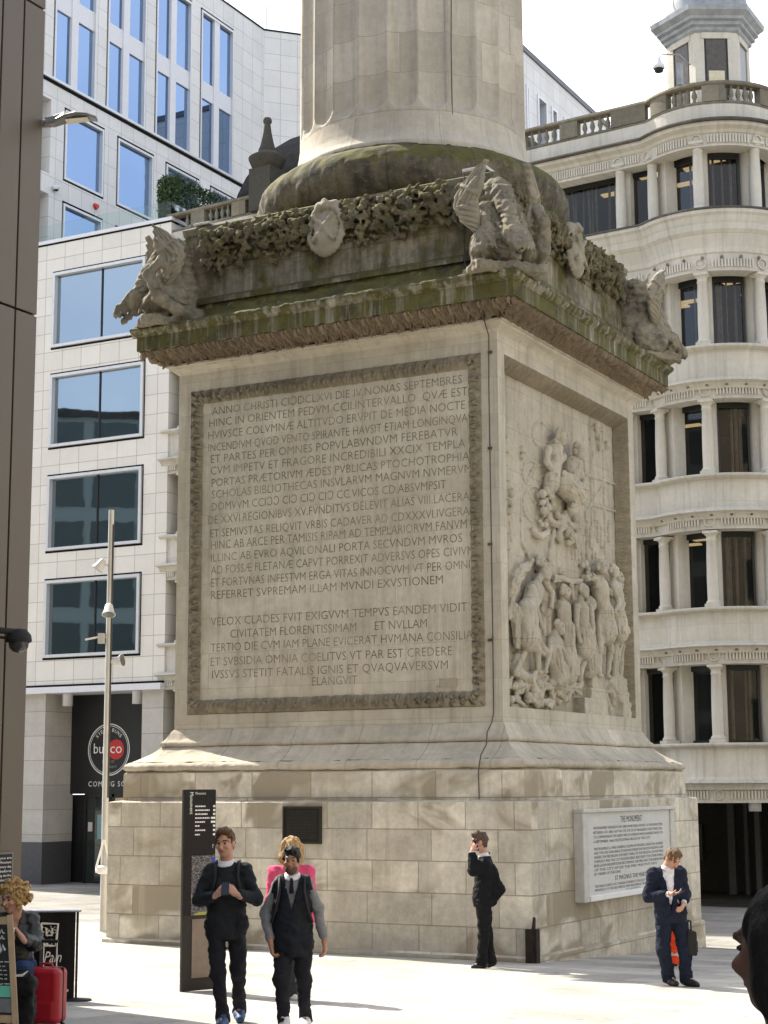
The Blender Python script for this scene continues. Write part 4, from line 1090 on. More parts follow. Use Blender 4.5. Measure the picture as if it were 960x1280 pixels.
# interiors: floors, back wall, ceiling lamps, curtains
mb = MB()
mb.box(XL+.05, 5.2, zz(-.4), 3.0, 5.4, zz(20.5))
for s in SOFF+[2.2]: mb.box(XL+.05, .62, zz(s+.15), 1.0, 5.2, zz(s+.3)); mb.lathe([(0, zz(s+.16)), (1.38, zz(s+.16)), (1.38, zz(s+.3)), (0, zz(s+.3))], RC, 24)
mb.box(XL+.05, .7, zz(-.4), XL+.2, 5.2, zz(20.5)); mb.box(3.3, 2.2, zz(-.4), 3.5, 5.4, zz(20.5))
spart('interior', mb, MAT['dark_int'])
mb = MB(); mb2 = MB()
rr = random.Random(4)
for i, s in enumerate(SOFF):
    for (x, y) in ((.9, 1.6), (1.6, 1.4), (1.9, 2.6), (.2, 2.4), (-.4, 1.5), (-.5, 3.0), (-2.2, 2.2), (-6, 2.0)):
        x += rr.uniform(-.2, .2); y += rr.uniform(-.3, .3)
        if rr.random() < .75: mb.mark(); mb.box(x-.3, y-.12, zz(s+.10), x+.3, y+.12, zz(s+.145))
    for (x0, y0, n, dx) in ((-1.05, .72, 9, -.06), (-2.2, .75, 5, -.1), (-3.3, .75, 6, .07), (-.1, .8, 2, -.07)):
        for k in range(n):
            if rr.random() < .75 and i < 3: mb2.tube([(x0+dx*k*2.2, y0+rr.uniform(0, .1), zz(BOT[i])), (x0+dx*k*2.2+rr.uniform(-.05, .05), y0, zz(s))], rr.uniform(.02, .05), 6)
    for k in range(5):
        d_ = rr.choice([22, 26, 34, 40, 46, 66, 70, -10]); x, y = rpt(d_, RR-.86)
        mb2.tube([(x, y, zz(BOT[i])), (x, y, zz(s))], rr.uniform(.02, .055), 6)
mb.build_parts('ceiling_lamp', MAT['ceiling_lamp'], sb)
spart('curtains', mb2, MAT['curtain'])
# ground floor: dark open passage with posts
mb = MB()
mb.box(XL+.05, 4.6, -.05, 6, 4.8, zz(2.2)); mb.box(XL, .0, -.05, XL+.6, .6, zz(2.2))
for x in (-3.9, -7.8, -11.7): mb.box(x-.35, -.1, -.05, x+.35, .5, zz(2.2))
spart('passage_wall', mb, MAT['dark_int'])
mb = MB()
for (x, y, wd) in ((1.35, 2.8, .07), (.3, 3.6, .10), (.75, 3.5, .05), (.95, 3.9, .05)): mb.mark(); mb.box(x-wd, y-wd, -.02, x+wd, y+wd, zz(2.2))
mb.mark(); mb.box(-1.2, 4.45, 1.0, -.95, 4.6, 2.0)
mb.build_parts('passage_post', plain('grey_steel_post', (.05, .05, .05), .7), sb)
mb = MB(); mb.lathe([(.0, zz(1.95)), (.16, zz(1.95)), (.16, zz(2.15)), (.12, zz(2.2))], (2.15, .55), 16); spart('passage_lamp', mb, plain('white_globe', (.6, .6, .6), .4))
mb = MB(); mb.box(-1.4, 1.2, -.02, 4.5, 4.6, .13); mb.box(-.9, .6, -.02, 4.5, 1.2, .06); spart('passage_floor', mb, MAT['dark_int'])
# flat roof behind the parapet
mb = MB(); mb.box(XL, .4, zz(20.55), 2.6, 9, zz(20.75)); mb.box(XL, 5.4, -.3, 3.4, 9, zz(20.55)); spart('roof_deck', mb, MAT['slate'])
# balustrade
def baluster_mb(z0):
    mb = MB(); mb.lathe([(.06, z0), (.06, z0+.05), (.035, z0+.09), (.075, z0+.20), (.07, z0+.26), (.035, z0+.38), (.05, z0+.43), (.05, z0+.46)], n=10); return mb
mb = MB(); mb.sweep(path, [(a, zz(b)) for a, b in [(-.22, 20.80), (.0, 20.80), (.02, 20.84), (-.02, 20.90), (-.22, 20.90), ]], smooth=False); spart('balustrade_plinth', mb, MAT['balus'])
mb = MB(); mb.sweep(path, [(a, zz(b)) for a, b in [(-.26, 21.34), (.03, 21.34), (.06, 21.38), (.04, 21.45), (-.1, 21.47), (-.26, 21.45), (-.26, 21.34)]]); spart('balustrade_rail', mb, MAT['balus'])
bal0 = None; nb = 0
def put_bal(x, y):
    global bal0, nb
    nb += 1
    if bal0 is None: bal0 = baluster_mb(0).build('baluster', MAT['balus'], sb); o = bal0
    else: o = bal0.copy(); C.objects.link(o); o.parent = sb
    o.location = (x, y, zz(20.89))
mbd = MB()
def die_at(x0, x1): mbd.mark(); mbd.box(x0, -.03, zz(20.88), x1, .20, zz(21.36))
die_at(-1.1, -.05)
x = -1.25
while x > XL+.5:
    for k in range(4):
        if x-k*.24 > XL+.6: put_bal(x-k*.24, .11)
    die_at(max(XL, x-.24*4-.50), x-.24*4+.06); x -= 1.7
for d_ in np.arange(-34, 128, 1):
    if int(d_+34) % 48 in range(2, 20):
        if int(d_+34) % 48 == 2: mbd.mark()
        a = math.radians(d_); xx, yy = rpt(d_, RR-.10); R = np.array([[math.cos(a), math.sin(a), 0], [math.sin(a), -math.cos(a), 0], [0, 0, 1]])
        mbd.obox((xx, yy, zz(21.12)), (.019, .12, .24), R)
    elif int(d_+34) % 48 in (25, 31, 37, 43): put_bal(*rpt(d_, RR-.11))
mbd.build_parts('balustrade_die', MAT['balus'], sb)
# turret on the rotunda
FACE = 34
def hexpts(r, off=30): return [rpt(FACE+off+60*k, r) for k in range(6)]
def hexring(prof, mat, name, off=30):
    mb = MB(); n = len(prof); v = []; f = []
    for r, z in prof: v += [(x, y, zz(z)) for x, y in hexpts(r, off)]
    for i in range(n-1):
        for j in range(6): f.append((i*6+j, i*6+(j+1) % 6, (i+1)*6+(j+1) % 6, (i+1)*6+j))
    mb.add(v, f); return spart(name, mb, mat)
tur = []
mb = MB()
ZT0, ZT1 = 20.8, 23.35
for k in range(6):
    a = math.radians(FACE+60*k); ap = 1.02
    n = np.array([math.sin(a), -math.cos(a)]); t = np.array([math.cos(a), math.sin(a)]); c = np.array(RC)+n*ap
    R = np.array([[t[0], n[0], 0], [t[1], n[1], 0], [0, 0, 1]])
    for s in (-1, 1): mb.obox((*(c+t*s*.46-n*.13), zz((ZT0+ZT1)/2)), (.13, .13, (ZT1-ZT0)/2), R)
    mb.obox((*(c-n*.1), zz(ZT1-.12)), (.40, .12, .12), R)
    f = MB(); f.obox((*(c-n*.06), zz(22.1)), (.33, .03, 1.2), R); 
    wnd = f.build('turret_window', MAT['black_frame'], sb)
    g = MB(); g.obox((*(c-n*.026), zz(22.1)), (.27, .006, 1.12), R); g.build('pane', plain('turret_glass', (.07, .062, .05), .25, .35, var=.3) if k == 0 else bpy.data.materials['turret_glass'], wnd)
    if k == 0:
        b = MB(); b.obox((*(c-n*.014), zz(21.75)), (.22, .004, .42), R); b.build('blind', plain('cream_blind', (.62, .56, .40), .8), wnd)
spart('turret_wall', mb, MAT['cream_plain'])
hexring([(1.20, 23.28), (1.26, 23.33), (1.26, 23.42), (1.36, 23.46), (1.36, 23.56), (1.46, 23.60), (1.46, 23.68), (1.62, 23.80), (1.64, 23.94), (1.5, 24.0), (1.2, 24.05), (.0, 24.06)], MAT['lead'], 'turret_cornice')
mb = MB(); mb.lathe([(1.15, zz(24.0)), (1.16, zz(24.3)), (1.1, zz(24.9)), (.85, zz(25.5)), (.4, zz(26.0)), (.0, zz(26.2))], RC, 32); spart('turret_dome', mb, MAT['lead'])
mb = MB(); mb.tube([(RC[0]-1.55, RC[1]-.9, zz(23.95)), (RC[0]-1.62, RC[1]-.95, zz(24.6)), (RC[0]-1.3, RC[1]-.8, zz(25.4)), (RC[0]-.6, RC[1]-.4, zz(25.8))], .012, 5); spart('turret_cable', mb, MAT['lead'])
# slate mansard and a stone pinnacle far along the roof
def mansard():
    P = []; cx, cy, hx, hy, h = -10.4, 4.6, 4.9, 3.8, 3.8
    mb = MB(); lv = np.linspace(0, 1, 10); v = []; f = []
    for t in lv:
        s = math.cos(t*PI/2*.86)**.8; z = 20.7+h*math.sin(t*PI/2)
        v += [(cx-hx*s, cy-hy*s, zz(z)), (cx+hx*s, cy-hy*s, zz(z)), (cx+hx*s, cy+hy*s, zz(z)), (cx-hx*s, cy+hy*s, zz(z))]
    for i in range(len(lv)-1):
        for j in range(4): f.append((i*4+j, i*4+(j+1) % 4, (i+1)*4+(j+1) % 4, (i+1)*4+j))
    f.append(tuple(range(len(v)-4, len(v))))
    mb.add(v, f, smooth=False)
    return spart('slate_roof', mb, MAT['slate'])
mansard()
q = on(338, 206, 1, SBL[1]+1.4); q1 = on(338, 150, 1, SBL[1]+1.4); px_ = (q[0]-SBL[0])/math.cos(math.radians(4.5))
pin = MB(); c_ = (px_, .15); zb = q[2]; hh = (q1[2]-q[2])
pin.box(c_[0]-.42, c_[1]-.42, zz(20.8), c_[0]+.42, c_[1]+.42, zz(zb-.26))
pin.lathe([(r, zz(zb+hh*t)) for r, t in ((.40, -.18), (.52, -.08), (.60, .04), (.61, .09), (.52, .13), (.36, .19), (.28, .24), (.29, .28), (.25, .33), (.20, .45), (.13, .68), (.10, .84), (.10, .86), (.14, .89), (.14, .95), (.10, .99), (.0, 1.0))], c_, 20)
spart('pinnacle', pin, stone('black_sooty_stone', (.075, .068, .055), 3, 3, 0, .3, joint=0, soot=.5, mott=.4))
# ------------------------------------------------------------------ modern office building, pale cladding
MAT['clad'] = stone('pale_cladding_panel', (.72, .685, .62), .80, .66, .06, .08, streak=.06, joint=.012, joint_dark=.7, mott=.05, offset=0.0, bump=.12, rough=.6)
MAT['clad_up'] = stone('grey_cladding_panel', (.70, .685, .66), .76, .75, .05, .08, streak=.08, joint=.012, joint_dark=.6, mott=.06, offset=0.0, bump=.12, rough=.6)
MAT['silver'] = plain('silver_window_frame', (.62, .62, .62), .4, .5, .3, var=.05)
MAT['black_gap'] = plain('black_shadow_gap', (.01, .01, .01), .9, .1)
MAT['glass_sky'] = glass('reflecting_window_glass', (.32, .37, .38), .55, rough=.015, ior=4.5, refl=(.62, .74, .85))
MAT['glass_up'] = glass('blue_reflecting_glass', (.25, .32, .40), .4, rough=.02, ior=5.5, refl=(.42, .60, .92))
MAT['glass_clear'] = glass('clear_balustrade_glass', (.92, .97, .95), .97, ior=1.2)
MAT['glass_roof'] = glass('pale_roof_glass', (.80, .88, .90), .9, ior=1.5)
MAT['white_panel'] = plain('white_metal_panel', (.66, .66, .68), .5, .4, var=.04)
MAT['lamp_white'] = emit('office_strip_lamp', (1, .97, .9), 1.6)
OY = 16.2
off = thing('office_building', (-20.3, OY, -.48), 0, 'modern pale panel clad office building with large square windows and glass edged terrace', 'building')
OX, OZ = -20.3, -.48
def opart(name, mb, mat, parent=None, **kw):
    mb.v = [(x-OX, y-OY, z-OZ) for x, y, z in mb.v]; return mb.build(name, mat, parent or off, **kw)
WX = [(-22.42, -18.40), (-28.3, -24.3)]
WZ = [(6.81, 9.53), (10.39, 13.07), (13.93, 16.59), (17.41, 20.19)]
XR, XLF = -17.45, -30.0
# wall with real openings
mb = MB(); D = .35
zs = [5.98]+[z for w_ in WZ for z in w_]+[21.18]
for i in range(0, len(zs)-1, 2): mb.box(XLF, OY, zs[i], XR, OY+D, zs[i+1])
for z0, z1 in WZ:
    mb.box(-18.40, OY, z0, XR, OY+D, z1); mb.box(-24.3, OY, z0, -22.42, OY+D, z1); mb.box(XLF, OY, z0, -28.3, OY+D, z1)
mb.box(XR-.35, OY+D, 5.98, XR, OY+9, 21.18)
opart('front_wall', mb, MAT['clad'])
def office_window(x0, x1, z0, z1):
    g = MB()
    for a in ((x0, z0, x0+.05, z1), (x1-.05, z0, x1, z1), (x0+.05, z0, x1-.05, z0+.06), (x0+.05, z1-.06, x1-.05, z1)): g.box(a[0], OY+.01, a[1], a[2], OY+.30, a[3])
    w_ = opart('window', g, MAT['black_gap'])
    f = MB()
    a0, a1, b0, b1 = x0+.055, x1-.055, z0+.075, z1-.065
    fw_ = .10; f.box(a0, OY-.07, b0, a0+fw_, OY+.2, b1); f.box(a1-fw_, OY-.07, b0, a1, OY+.2, b1); f.box(a0+fw_, OY-.068, b0, a1-fw_, OY+.2, b0+fw_); f.box(a0+fw_, OY-.068, b1-fw_, a1-fw_, OY+.2, b1)
    xm = x0+.52*(x1-x0)
    opart('frame', f, MAT['silver'], w_); 
    m_ = MB(); m_.box(xm-.02, OY+.06, b0+.10, xm+.02, OY+.18, b1-.10); opart('mullion', m_, MAT['black_frame'], w_)
    for q0, q1 in ((a0+.10, xm-.02), (xm+.02, a1-.10)):
        p = MB(); p.box(q0, OY+.10, b0+.10, q1, OY+.112, b1-.10); opart('pane', p, MAT['glass_sky'], w_)
for (x0, x1) in WX:
    for z0, z1 in WZ: office_window(x0, x1, z0, z1)
# rooms behind the glass
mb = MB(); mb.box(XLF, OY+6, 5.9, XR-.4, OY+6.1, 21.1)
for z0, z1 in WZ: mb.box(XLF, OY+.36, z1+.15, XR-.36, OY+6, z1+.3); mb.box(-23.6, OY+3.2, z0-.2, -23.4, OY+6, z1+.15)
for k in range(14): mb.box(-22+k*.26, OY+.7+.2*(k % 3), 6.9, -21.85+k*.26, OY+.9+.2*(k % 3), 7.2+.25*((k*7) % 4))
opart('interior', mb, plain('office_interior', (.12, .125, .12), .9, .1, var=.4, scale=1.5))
mb = MB(); rr = random.Random(2)
for z0, z1 in WZ:
    for k in range(5):
        x = rr.uniform(-22, -18.8); y = OY+rr.uniform(1.0, 4.5); mb = MB(); mb.box(x, y, z1+.10, x+.75, y+.10, z1+.14); opart('ceiling_lamp', mb, MAT['lamp_white'])
# terrace edge and its glass
mb = MB(); mb.box(XLF, OY-.05, 21.22, XR+.05, OY+.5, 21.34); mb.box(XR-.45, OY+.5, 21.22, XR+.05, OY+9, 21.34); opart('coping', mb, MAT['white_panel'])
mb = MB(); mb.box(XLF, OY-.015, 21.16, XR+.015, OY+.4, 21.22); opart('coping_gap', mb, MAT['black_gap'])
mb = MB(); mb.box(-23.6, OY+.4, 20.9, XR-.35, OY+12, 21.2); opart('terrace_deck', mb, plain('terrace_slab', (.3, .29, .27), .8))
xs = [-23.6, -22.05, -20.5, -18.95, XR-.06]
for a, b in zip(xs[:-1], xs[1:]):
    g = MB(); g.box(a+.01, OY+.06, 21.34, b-.01, OY+.075, 21.92); opart('glass_panel', g, MAT['glass_clear'])
for k in range(4):
    g = MB(); g.box(XR-.065, OY+.1+k*1.6, 21.34, XR-.05, OY+1.66+k*1.6, 21.92); opart('glass_panel', g, MAT['glass_clear'])
# upper storeys: facade in the plane x = -23.7 seen over the terrace
UX = -23.7; Y0, Y1 = OY+.02, 31.55; ZT = 35.55
bays = [(18.15+3.12*k, 20.52+3.12*k) for k in range(-1, 5)]
rows = [(20.9, 23.60), (24.35, 27.15)]                     # single big windows
ust = [(28.10, 34.55)]                                     # tall double-storey groups
mb = MB(); T = .4
def ubox(y0, z0, y1, z1): mb.box(UX-T, y0, z0, UX, y1, z1)
zc = [20.9, 23.60, 24.35, 27.15, 28.02, 34.55, ZT]
ubox(Y0, 23.60, Y1, 24.35); ubox(Y0, 27.15, Y1, 27.98); ubox(Y0, 34.62, Y1, ZT)
edges = [Y0]+[v for b in bays if b[0] > Y0 for v in b]+[Y1]
first = [b for b in bays if b[0] > Y0]
def piers(z0, z1):
    e = [Y0]
    for b in bays:
        y0, y1 = max(b[0], Y0), min(b[1], Y1)
        if y1 <= Y0 or y0 >= Y1: continue
        if y0 > e[-1]: ubox(e[-1], z0, y0, z1)
        e.append(y1)
    if e[-1] < Y1: ubox(e[-1], z0, Y1, z1)
for r_ in rows: piers(*r_)
# upper rows: narrower pair windows, last wall stretch is blank
ub = [(17.42+3.09*k, 17.42+3.09*k+2.46) for k in range(0, 4)]
e = Y0
for b in ub: ubox(e, 27.98, b[0], 34.62); e = b[1]
ubox(e, 27.98, Y1, 34.62)
opart('upper_wall', mb, MAT['clad_up'])
mb = MB(); mb.box(XLF, OY, 21.34, UX, OY+.02, ZT); mb.box(UX-9, OY+.02, ZT-.3, UX-.4, Y1, ZT-.1); mb.box(UX-8, OY+.5, 20, UX-7.5, Y1, ZT-.3); opart('side_wall', mb, MAT['clad_up'])
mb = MB()
for z0, z1 in rows: mb.box(UX-7.5, OY+.02, z1+.02, UX-.45, Y1, z1+.3)
for z in (31.2,): mb.box(UX-7.5, OY+.02, z-.2, UX-.45, Y1, z+.2)
opart('interior', mb, plain('upper_interior', (.1, .11, .12), .9, .1))
mb = MB(); mb.box(UX-.005, Y0, 27.90, UX+.10, Y1, 28.0); opart('string_course', mb, MAT['silver'])
mb = MB(); mb.box(UX-.005, Y0, 27.78, UX+.03, Y1, 27.90); opart('string_course_gap', mb, MAT['black_gap'])
def up_window(y0, y1, z0, z1):
    g = MB()
    for a in ((y0, z0, y0+.05, z1), (y1-.05, z0, y1, z1), (y0+.05, z0, y1-.05, z0+.06), (y0+.05, z1-.08, y1-.05, z1)): g.box(UX-.3, a[0], a[1], UX-.01, a[2], a[3])
    w_ = opart('window', g, MAT['black_gap']); f = MB(); b = .09
    a0, a1, c0, c1 = y0+.06, y1-.06, z0+.07, z1-.09
    f.box(UX-.2, a0, c0, UX+.03, a0+b, c1); f.box(UX-.2, a1-b, c0, UX+.03, a1, c1); f.box(UX-.2, a0+b, c0, UX+.028, a1-b, c0+b); f.box(UX-.2, a0+b, c1-b, UX+.028, a1-b, c1)
    opart('frame', f, MAT['silver'], w_)
    p = MB(); p.box(UX-.13, a0+b, c0+b, UX-.118, a1-b, c1-b); opart('pane', p, MAT['glass_up'], w_)
for b in bays:
    if b[0] < Y0+.1 or b[1] > Y1: continue
    for z0, z1 in rows: up_window(b[0], b[1], z0, z1)
def tall_group(y0, y1):
    z0, z1 = 28.02, 34.60
    g = MB(); g.box(UX-.32, y0, z0, UX-.30, y1, z1); g.box(UX-.30, y0, z0, UX-.01, y0+.05, z1); g.box(UX-.30, y0+.05, z1-.06, UX-.01, y1, z1)
    w_ = opart('window', g, MAT['black_gap'])
    f = MB(); wv = (y1-y0-.05-.42)/2
    ya = y0+.06; f.box(UX-.25, ya, z0, UX+.03, ya+.08, z1-.07); f.box(UX-.25, ya+.08, z1-.17, UX+.028, y1-.06, z1-.07)
    f.box(UX-.25, y1-.08, z0, UX+.03, y1, z1-.07)
    opart('frame', f, MAT['silver'], w_)
    m_ = MB(); ym = (y0+y1)/2; m_.box(UX-.25, ym-.19, z0, UX+.0, ym+.19, z1-.17)
    for zz0, zz1 in ((30.75, 31.5),): 
        m_.box(UX-.22, ya+.08, zz0, UX-.05, ym-.19, zz1); m_.box(UX-.22, ym+.19, zz0, UX-.05, y1-.08, zz1)
    opart('spandrel_panel', m_, MAT['white_panel'], w_)
    for (c0, c1) in ((z0, 30.75), (31.5, z1-.19)):
        for (q0, q1) in ((ya+.08, ym-.19), (ym+.19, y1-.08)):
            p = MB(); p.box(UX-.13, q0, c0, UX-.118, q1, c1); opart('pane', p, MAT['glass_up'], w_)
for b in ub: tall_group(*b)
# wing that turns away from the corner and rooftop glass
c, d = ray(333, 38); ang = math.radians(46.5)
W0 = np.array([UX, Y1]); W1 = W0+11.3*np.array([math.cos(ang), math.sin(ang)])
t = (W1-W0)/11.3; n = np.array([t[1], -t[0]]); R = np.array([[t[0], n[0], 0], [t[1], n[1], 0], [0, 0, 1]])
mb = MB(); v = [(*W0, 10), (*W1, 10), (*W1, ZT), (*W0, ZT)]; L = 14
mb.add([(*W0, 10), (*W1, 10), (*W1, ZT), (*W0, ZT), (*(W0-n*6), 10), (*(W1-n*6), 10), (*(W1-n*6), ZT), (*(W0-n*6), ZT)], [(0, 1, 2, 3), (5, 4, 7, 6), (1, 5, 6, 2), (3, 2, 6, 7), (4, 0, 3, 7)],
       [(0, 10), (11.3, 10), (11.3, ZT), (0, ZT)]*2)
opart('turned_wing', mb, MAT['clad_up'])
mb = MB(); mb.box(UX-.45, Y0, ZT, UX+.03, Y1, ZT+.07); mb.obox((*((W0+W1)/2-n*.2), ZT+.037), (5.67, .23, .035), R); opart('roof_capping', mb, MAT['black_gap'])
for k in range(6):
    g = MB(); a = W0+t*(.2+k*1.75)-n*1.0+t*(-1.6); g.obox((*(a+t*.85), ZT+.85), (.85, .012, .8), R); w_ = opart('roof_glass', g, MAT['glass_roof']); g = MB(); g.obox((*a, ZT+.85), (.03, .03, .85), R); opart('post', g, MAT['silver'], w_)
# ground floor
mb = MB(); mb.box(XLF, OY-.25, 5.70, XR+.03, OY+1.6, 5.90); opart('canopy_edge', mb, MAT['white_panel'])
mb = MB(); mb.box(XLF, OY-.05, 5.90, XR, OY+.3, 5.98); opart('canopy_gap', mb, MAT['black_gap'])
MAT['pillar'] = stone('pillar_cladding', (.50, .475, .43), 5, .80, .08, .1, streak=.1, joint=.012, joint_dark=.6, mott=.12, offset=0, bump=.15)
mb = MB(); mb.box(-23.2, OY-.02, .88, -22.21, OY+1.5, 5.70); opart('pillar', mb, MAT['pillar'])
mb = MB(); mb.box(-18.28, OY-.02, -.5, XR, OY+1.5, 5.70); opart('pillar', mb, MAT['pillar'])
mb = MB(); mb.box(-23.22, OY-.03, -.5, -22.20, OY+1.48, .88); opart('pillar_base', mb, plain('dark_granite', (.07, .07, .075), .5))
SY = OY+1.35
mb = MB(); mb.box(-26, SY, 2.42, -18.28, SY+.1, 5.7); mb.box(-26, SY+.3, -.5, -18.2, SY+.4, 2.4)
mb.box(-21.55, SY-.06, -.48, -21.48, SY+.05, 2.42); mb.box(-20.42, SY-.06, -.48, -20.32, SY+.05, 2.42); mb.box(-21.5, SY-.06, 2.32, -18.28, SY-.001, 2.42); mb.box(-18.4, SY-.06, -.48, -18.3, SY+.05, 2.3)
shop = opart('shopfront', mb, plain('black_shop_hoarding', (.012, .012, .013), .35, .5))
mb = MB(); mb.box(-21.48, SY, -.45, -20.42, SY+.012, 2.32); opart('shop_glazing', mb, glass('green_shop_glass', (.45, .55, .5), .35), shop)
mb = MB(); mb.box(-21.44, SY+.05, -.45, -21.2, SY+.1, 2.3); mb.box(-20.75, SY+.05, -.45, -20.45, SY+.1, 2.3); mb.box(-21.44, SY+.14, -.45, -20.45, SY+.2, 2.3); opart('window_film', mb, plain('pale_window_film', (.35, .42, .36), .6), shop)
mb = MB(); mb.box(-20.32, SY-.02, -.46, -18.4, SY+.04, 2.3); opart('door', mb, plain('plywood_door_panel', (.55, .46, .32), .7), shop)
mb = MB(); mb.box(-21.02, SY-.03, .95, -20.58, SY-.02, 1.75); opart('poster', mb, plain('blue_green_poster', (.22, .38, .38), .6), shop)
mb = MB(); mb.box(-21.4, SY-.03, 1.2, -21.22, SY-.02, 1.5); opart('door_sticker', mb, plain('white_sticker', (.6, .5, .5), .6), shop)
for px in (85, 172):
    q = on(px, 862, 1, OY+.5); mb = MB(); mb.lathe([(0, 5.3), (.17, 5.3), (.17, 5.70)], (q[0], q[1]), 16); opart('downlight', mb, MAT['white_panel'])
# shop sign: roundel with lettering
q = on(136, 937, 1, SY-.01); cx, cz = q[0], q[2]; r_ = .86
MAT['white_paint'] = plain('white_lettering', (.78, .77, .74), .6, var=.03)
MAT['red_paint'] = plain('red_sign_disc', (.55, .035, .03), .5, var=.03)
sg = MB()
def ring(mb, cx, cz, r, wd, y, n=56, mat=0):
    v = []; f = []
    for k in range(n):
        a = 2*PI*k/n; v += [(cx+(r-wd)*math.cos(a), y, cz+(r-wd)*math.sin(a)), (cx+r*math.cos(a), y, cz+r*math.sin(a))]
    for k in range(n): f.append((2*k, 2*k+1, 2*((k+1) % n)+1, 2*((k+1) % n)))
    mb.add(v, f, mat=mat)
ring(sg, cx, cz, r_, .035, SY-.012); ring(sg, cx, cz, r_*.92, .018, SY-.012)
def disc(mb, cx, cz, r, y, mat=0, n=32): mb.add([(cx+r*math.cos(2*PI*k/n), y, cz+r*math.sin(2*PI*k/n)) for k in range(n)], [tuple(range(n))], mat=mat)
disc(sg, cx+.30, cz+.0, .33, SY-.011, mat=1)
put_text(sg, 'bun', (cx-.62, SY-.014, cz-.12), (1, 0, 0), (0, 0, 1), width=.62, cap=.34)
put_text(sg, 'co', (cx+.06, SY-.014, cz-.12), (1, 0, 0), (0, 0, 1), width=.48, cap=.34)
for txt, rad, a_c, flip in (('STEAK BUNS', .60, 90, 1),):
    n = len(txt)
    for i, ch in enumerate(txt):
        a = math.radians(a_c-(i-(n-1)/2)*10.5); u = (math.sin(a), 0, -math.cos(a)); w_ = (math.cos(a), 0, math.sin(a))
        if ch != ' ': put_text(sg, ch, (cx+rad*math.cos(a)-.05*u[0], SY-.014, cz+rad*math.sin(a)-.05*u[2]), u, w_, width=.09, cap=.12)
put_text(sg, 'PIECE OF', (cx, SY-.014, cz-.44), (1, 0, 0), (0, 0, 1), width=.5, cap=.10, align='C', mat=2)
put_text(sg, 'heart', (cx+.15, SY-.014, cz-.60), (1, 0, 0), (0, 0, 1), width=.4, cap=.11, align='C', shear=.3, mat=2)
sg.add([(cx-.06, SY-.014, cz+.73), (cx+.06, SY-.014, cz+.73), (cx, SY-.014, cz+.80)], [(0, 1, 2)]); sg.add([(cx-.06, SY-.014, cz-.72), (cx+.06, SY-.014, cz-.72), (cx, SY-.014, cz-.79)], [(0, 1, 2)])
q2 = on(136, 983, 1, SY-.01)
put_text(sg, 'COMING SOON', (q2[0]+.13, SY-.014, q2[2]), (1, 0, 0), (0, 0, 1), width=1.95, cap=.17, align='C', spacing=1.25)
opart('shop_sign', sg, [MAT['white_paint'], MAT['red_paint'], plain('grey_lettering', (.25, .25, .25), .6)], shop)

# hedge on the terrace
def hedge():
    r = np.random.default_rng(3); x0, x1, y0, y1, z0, z1 = -18.55, -17.75, OY+.75, OY+7.2, 21.3, 23.05
    h = thing('terrace_hedge', (-18.15, OY+3.9, 21.2), 0, 'clipped dark green hedge standing on the glass edged terrace', 'hedge')
    V = []; F = []; n = 16000
    c = np.stack([r.uniform(x0, x1, n), r.uniform(y0, y1, n), r.uniform(z0, z1, n)], -1)
    # most leaves near the outer shell
    k = r.integers(0, 5, n); j = r.normal(0, .05, n)
    c[k == 0, 0] = x1+j[k == 0]; c[k == 1, 1] = y0+j[k == 1]; c[k == 2, 2] = z1+.03+j[k == 2]*1.4; c[k == 3, 0] = x0+j[k == 3]
    c += .09*np.stack([vnoise(c*1.7, 5), vnoise(c*1.7, 6), vnoise(c*1.7, 7)], -1)
    a = r.normal(size=(n, 3)); a /= np.linalg.norm(a, axis=1)[:, None]; b = np.cross(a, r.normal(size=(n, 3))); b /= np.linalg.norm(b, axis=1)[:, None]
    s = r.uniform(.035, .07, n)[:, None]
    V = np.stack([c-a*s, c+b*s*.5, c+a*s, c-b*s*.5], 1).reshape(-1, 3)-np.array([-18.15, OY+3.9, 21.2]); F = np.arange(4*n).reshape(n, 4)
    t = NT('hedge_leaf'); cc = t.mix(t.noise(t.obj(), 3.0, 4), (.02, .045, .015), (.07, .12, .035)); t.col(cc, .5, .4)
    mesh_obj('foliage', V, F, t.m, h, smooth=False)
    mb = MB(); mb.box(-.35, -3.1, 0, .35, 3.2, .35); mb.build('planter', MAT['slate'], h)
    mb = MB()
    for q in np.linspace(-2.9, 2.9, 9): mb.tube([(0, q, .3), (.03, q+.1, 1.0), (0, q, 1.6)], [.05, .035, .015], 6)
    mb.build('stems', plain('hedge_stem', (.08, .06, .04), .9), h)
hedge()
# small fittings on the wall above the terrace
mb = MB(); q = on(68, 235, 0, UX+.05); c_ = thing('security_camera', (q[0], q[1], q[2]), 0, 'small white dome camera on the pale upper office wall', 'camera')
mb.lathe([(0, -.12), (.1, -.08), (.14, 0), (.13, .06), (0, .08)], (0.08, 0), 14); mb.box(-.06, -.04, .0, .08, .04, .06); mb.build('housing', MAT['white_panel'], c_)
mb = MB(); mb.lathe([(0, -.15), (.08, -.11), (.105, -.06)], (.08, 0), 12); mb.build('dome', MAT['black_frame'], c_)
q = on(119.5, 258, 0, UX+.03); c_ = thing('alarm_bell', (q[0], q[1], q[2]), 0, 'small red alarm sounder on the pale office wall', 'alarm')
mb = MB(); mb.prism([(-.11, .08), (.11, .08), (.12, -.02), (.0, -.13), (-.12, -.02)], -.03, .08, axis=0); mb.build('cover', MAT['red_paint'], c_)
mb = MB(); mb.box(-.04, -.03, -.02, -.02, .03, .04); mb.build('back_plate', MAT['white_panel'], c_)

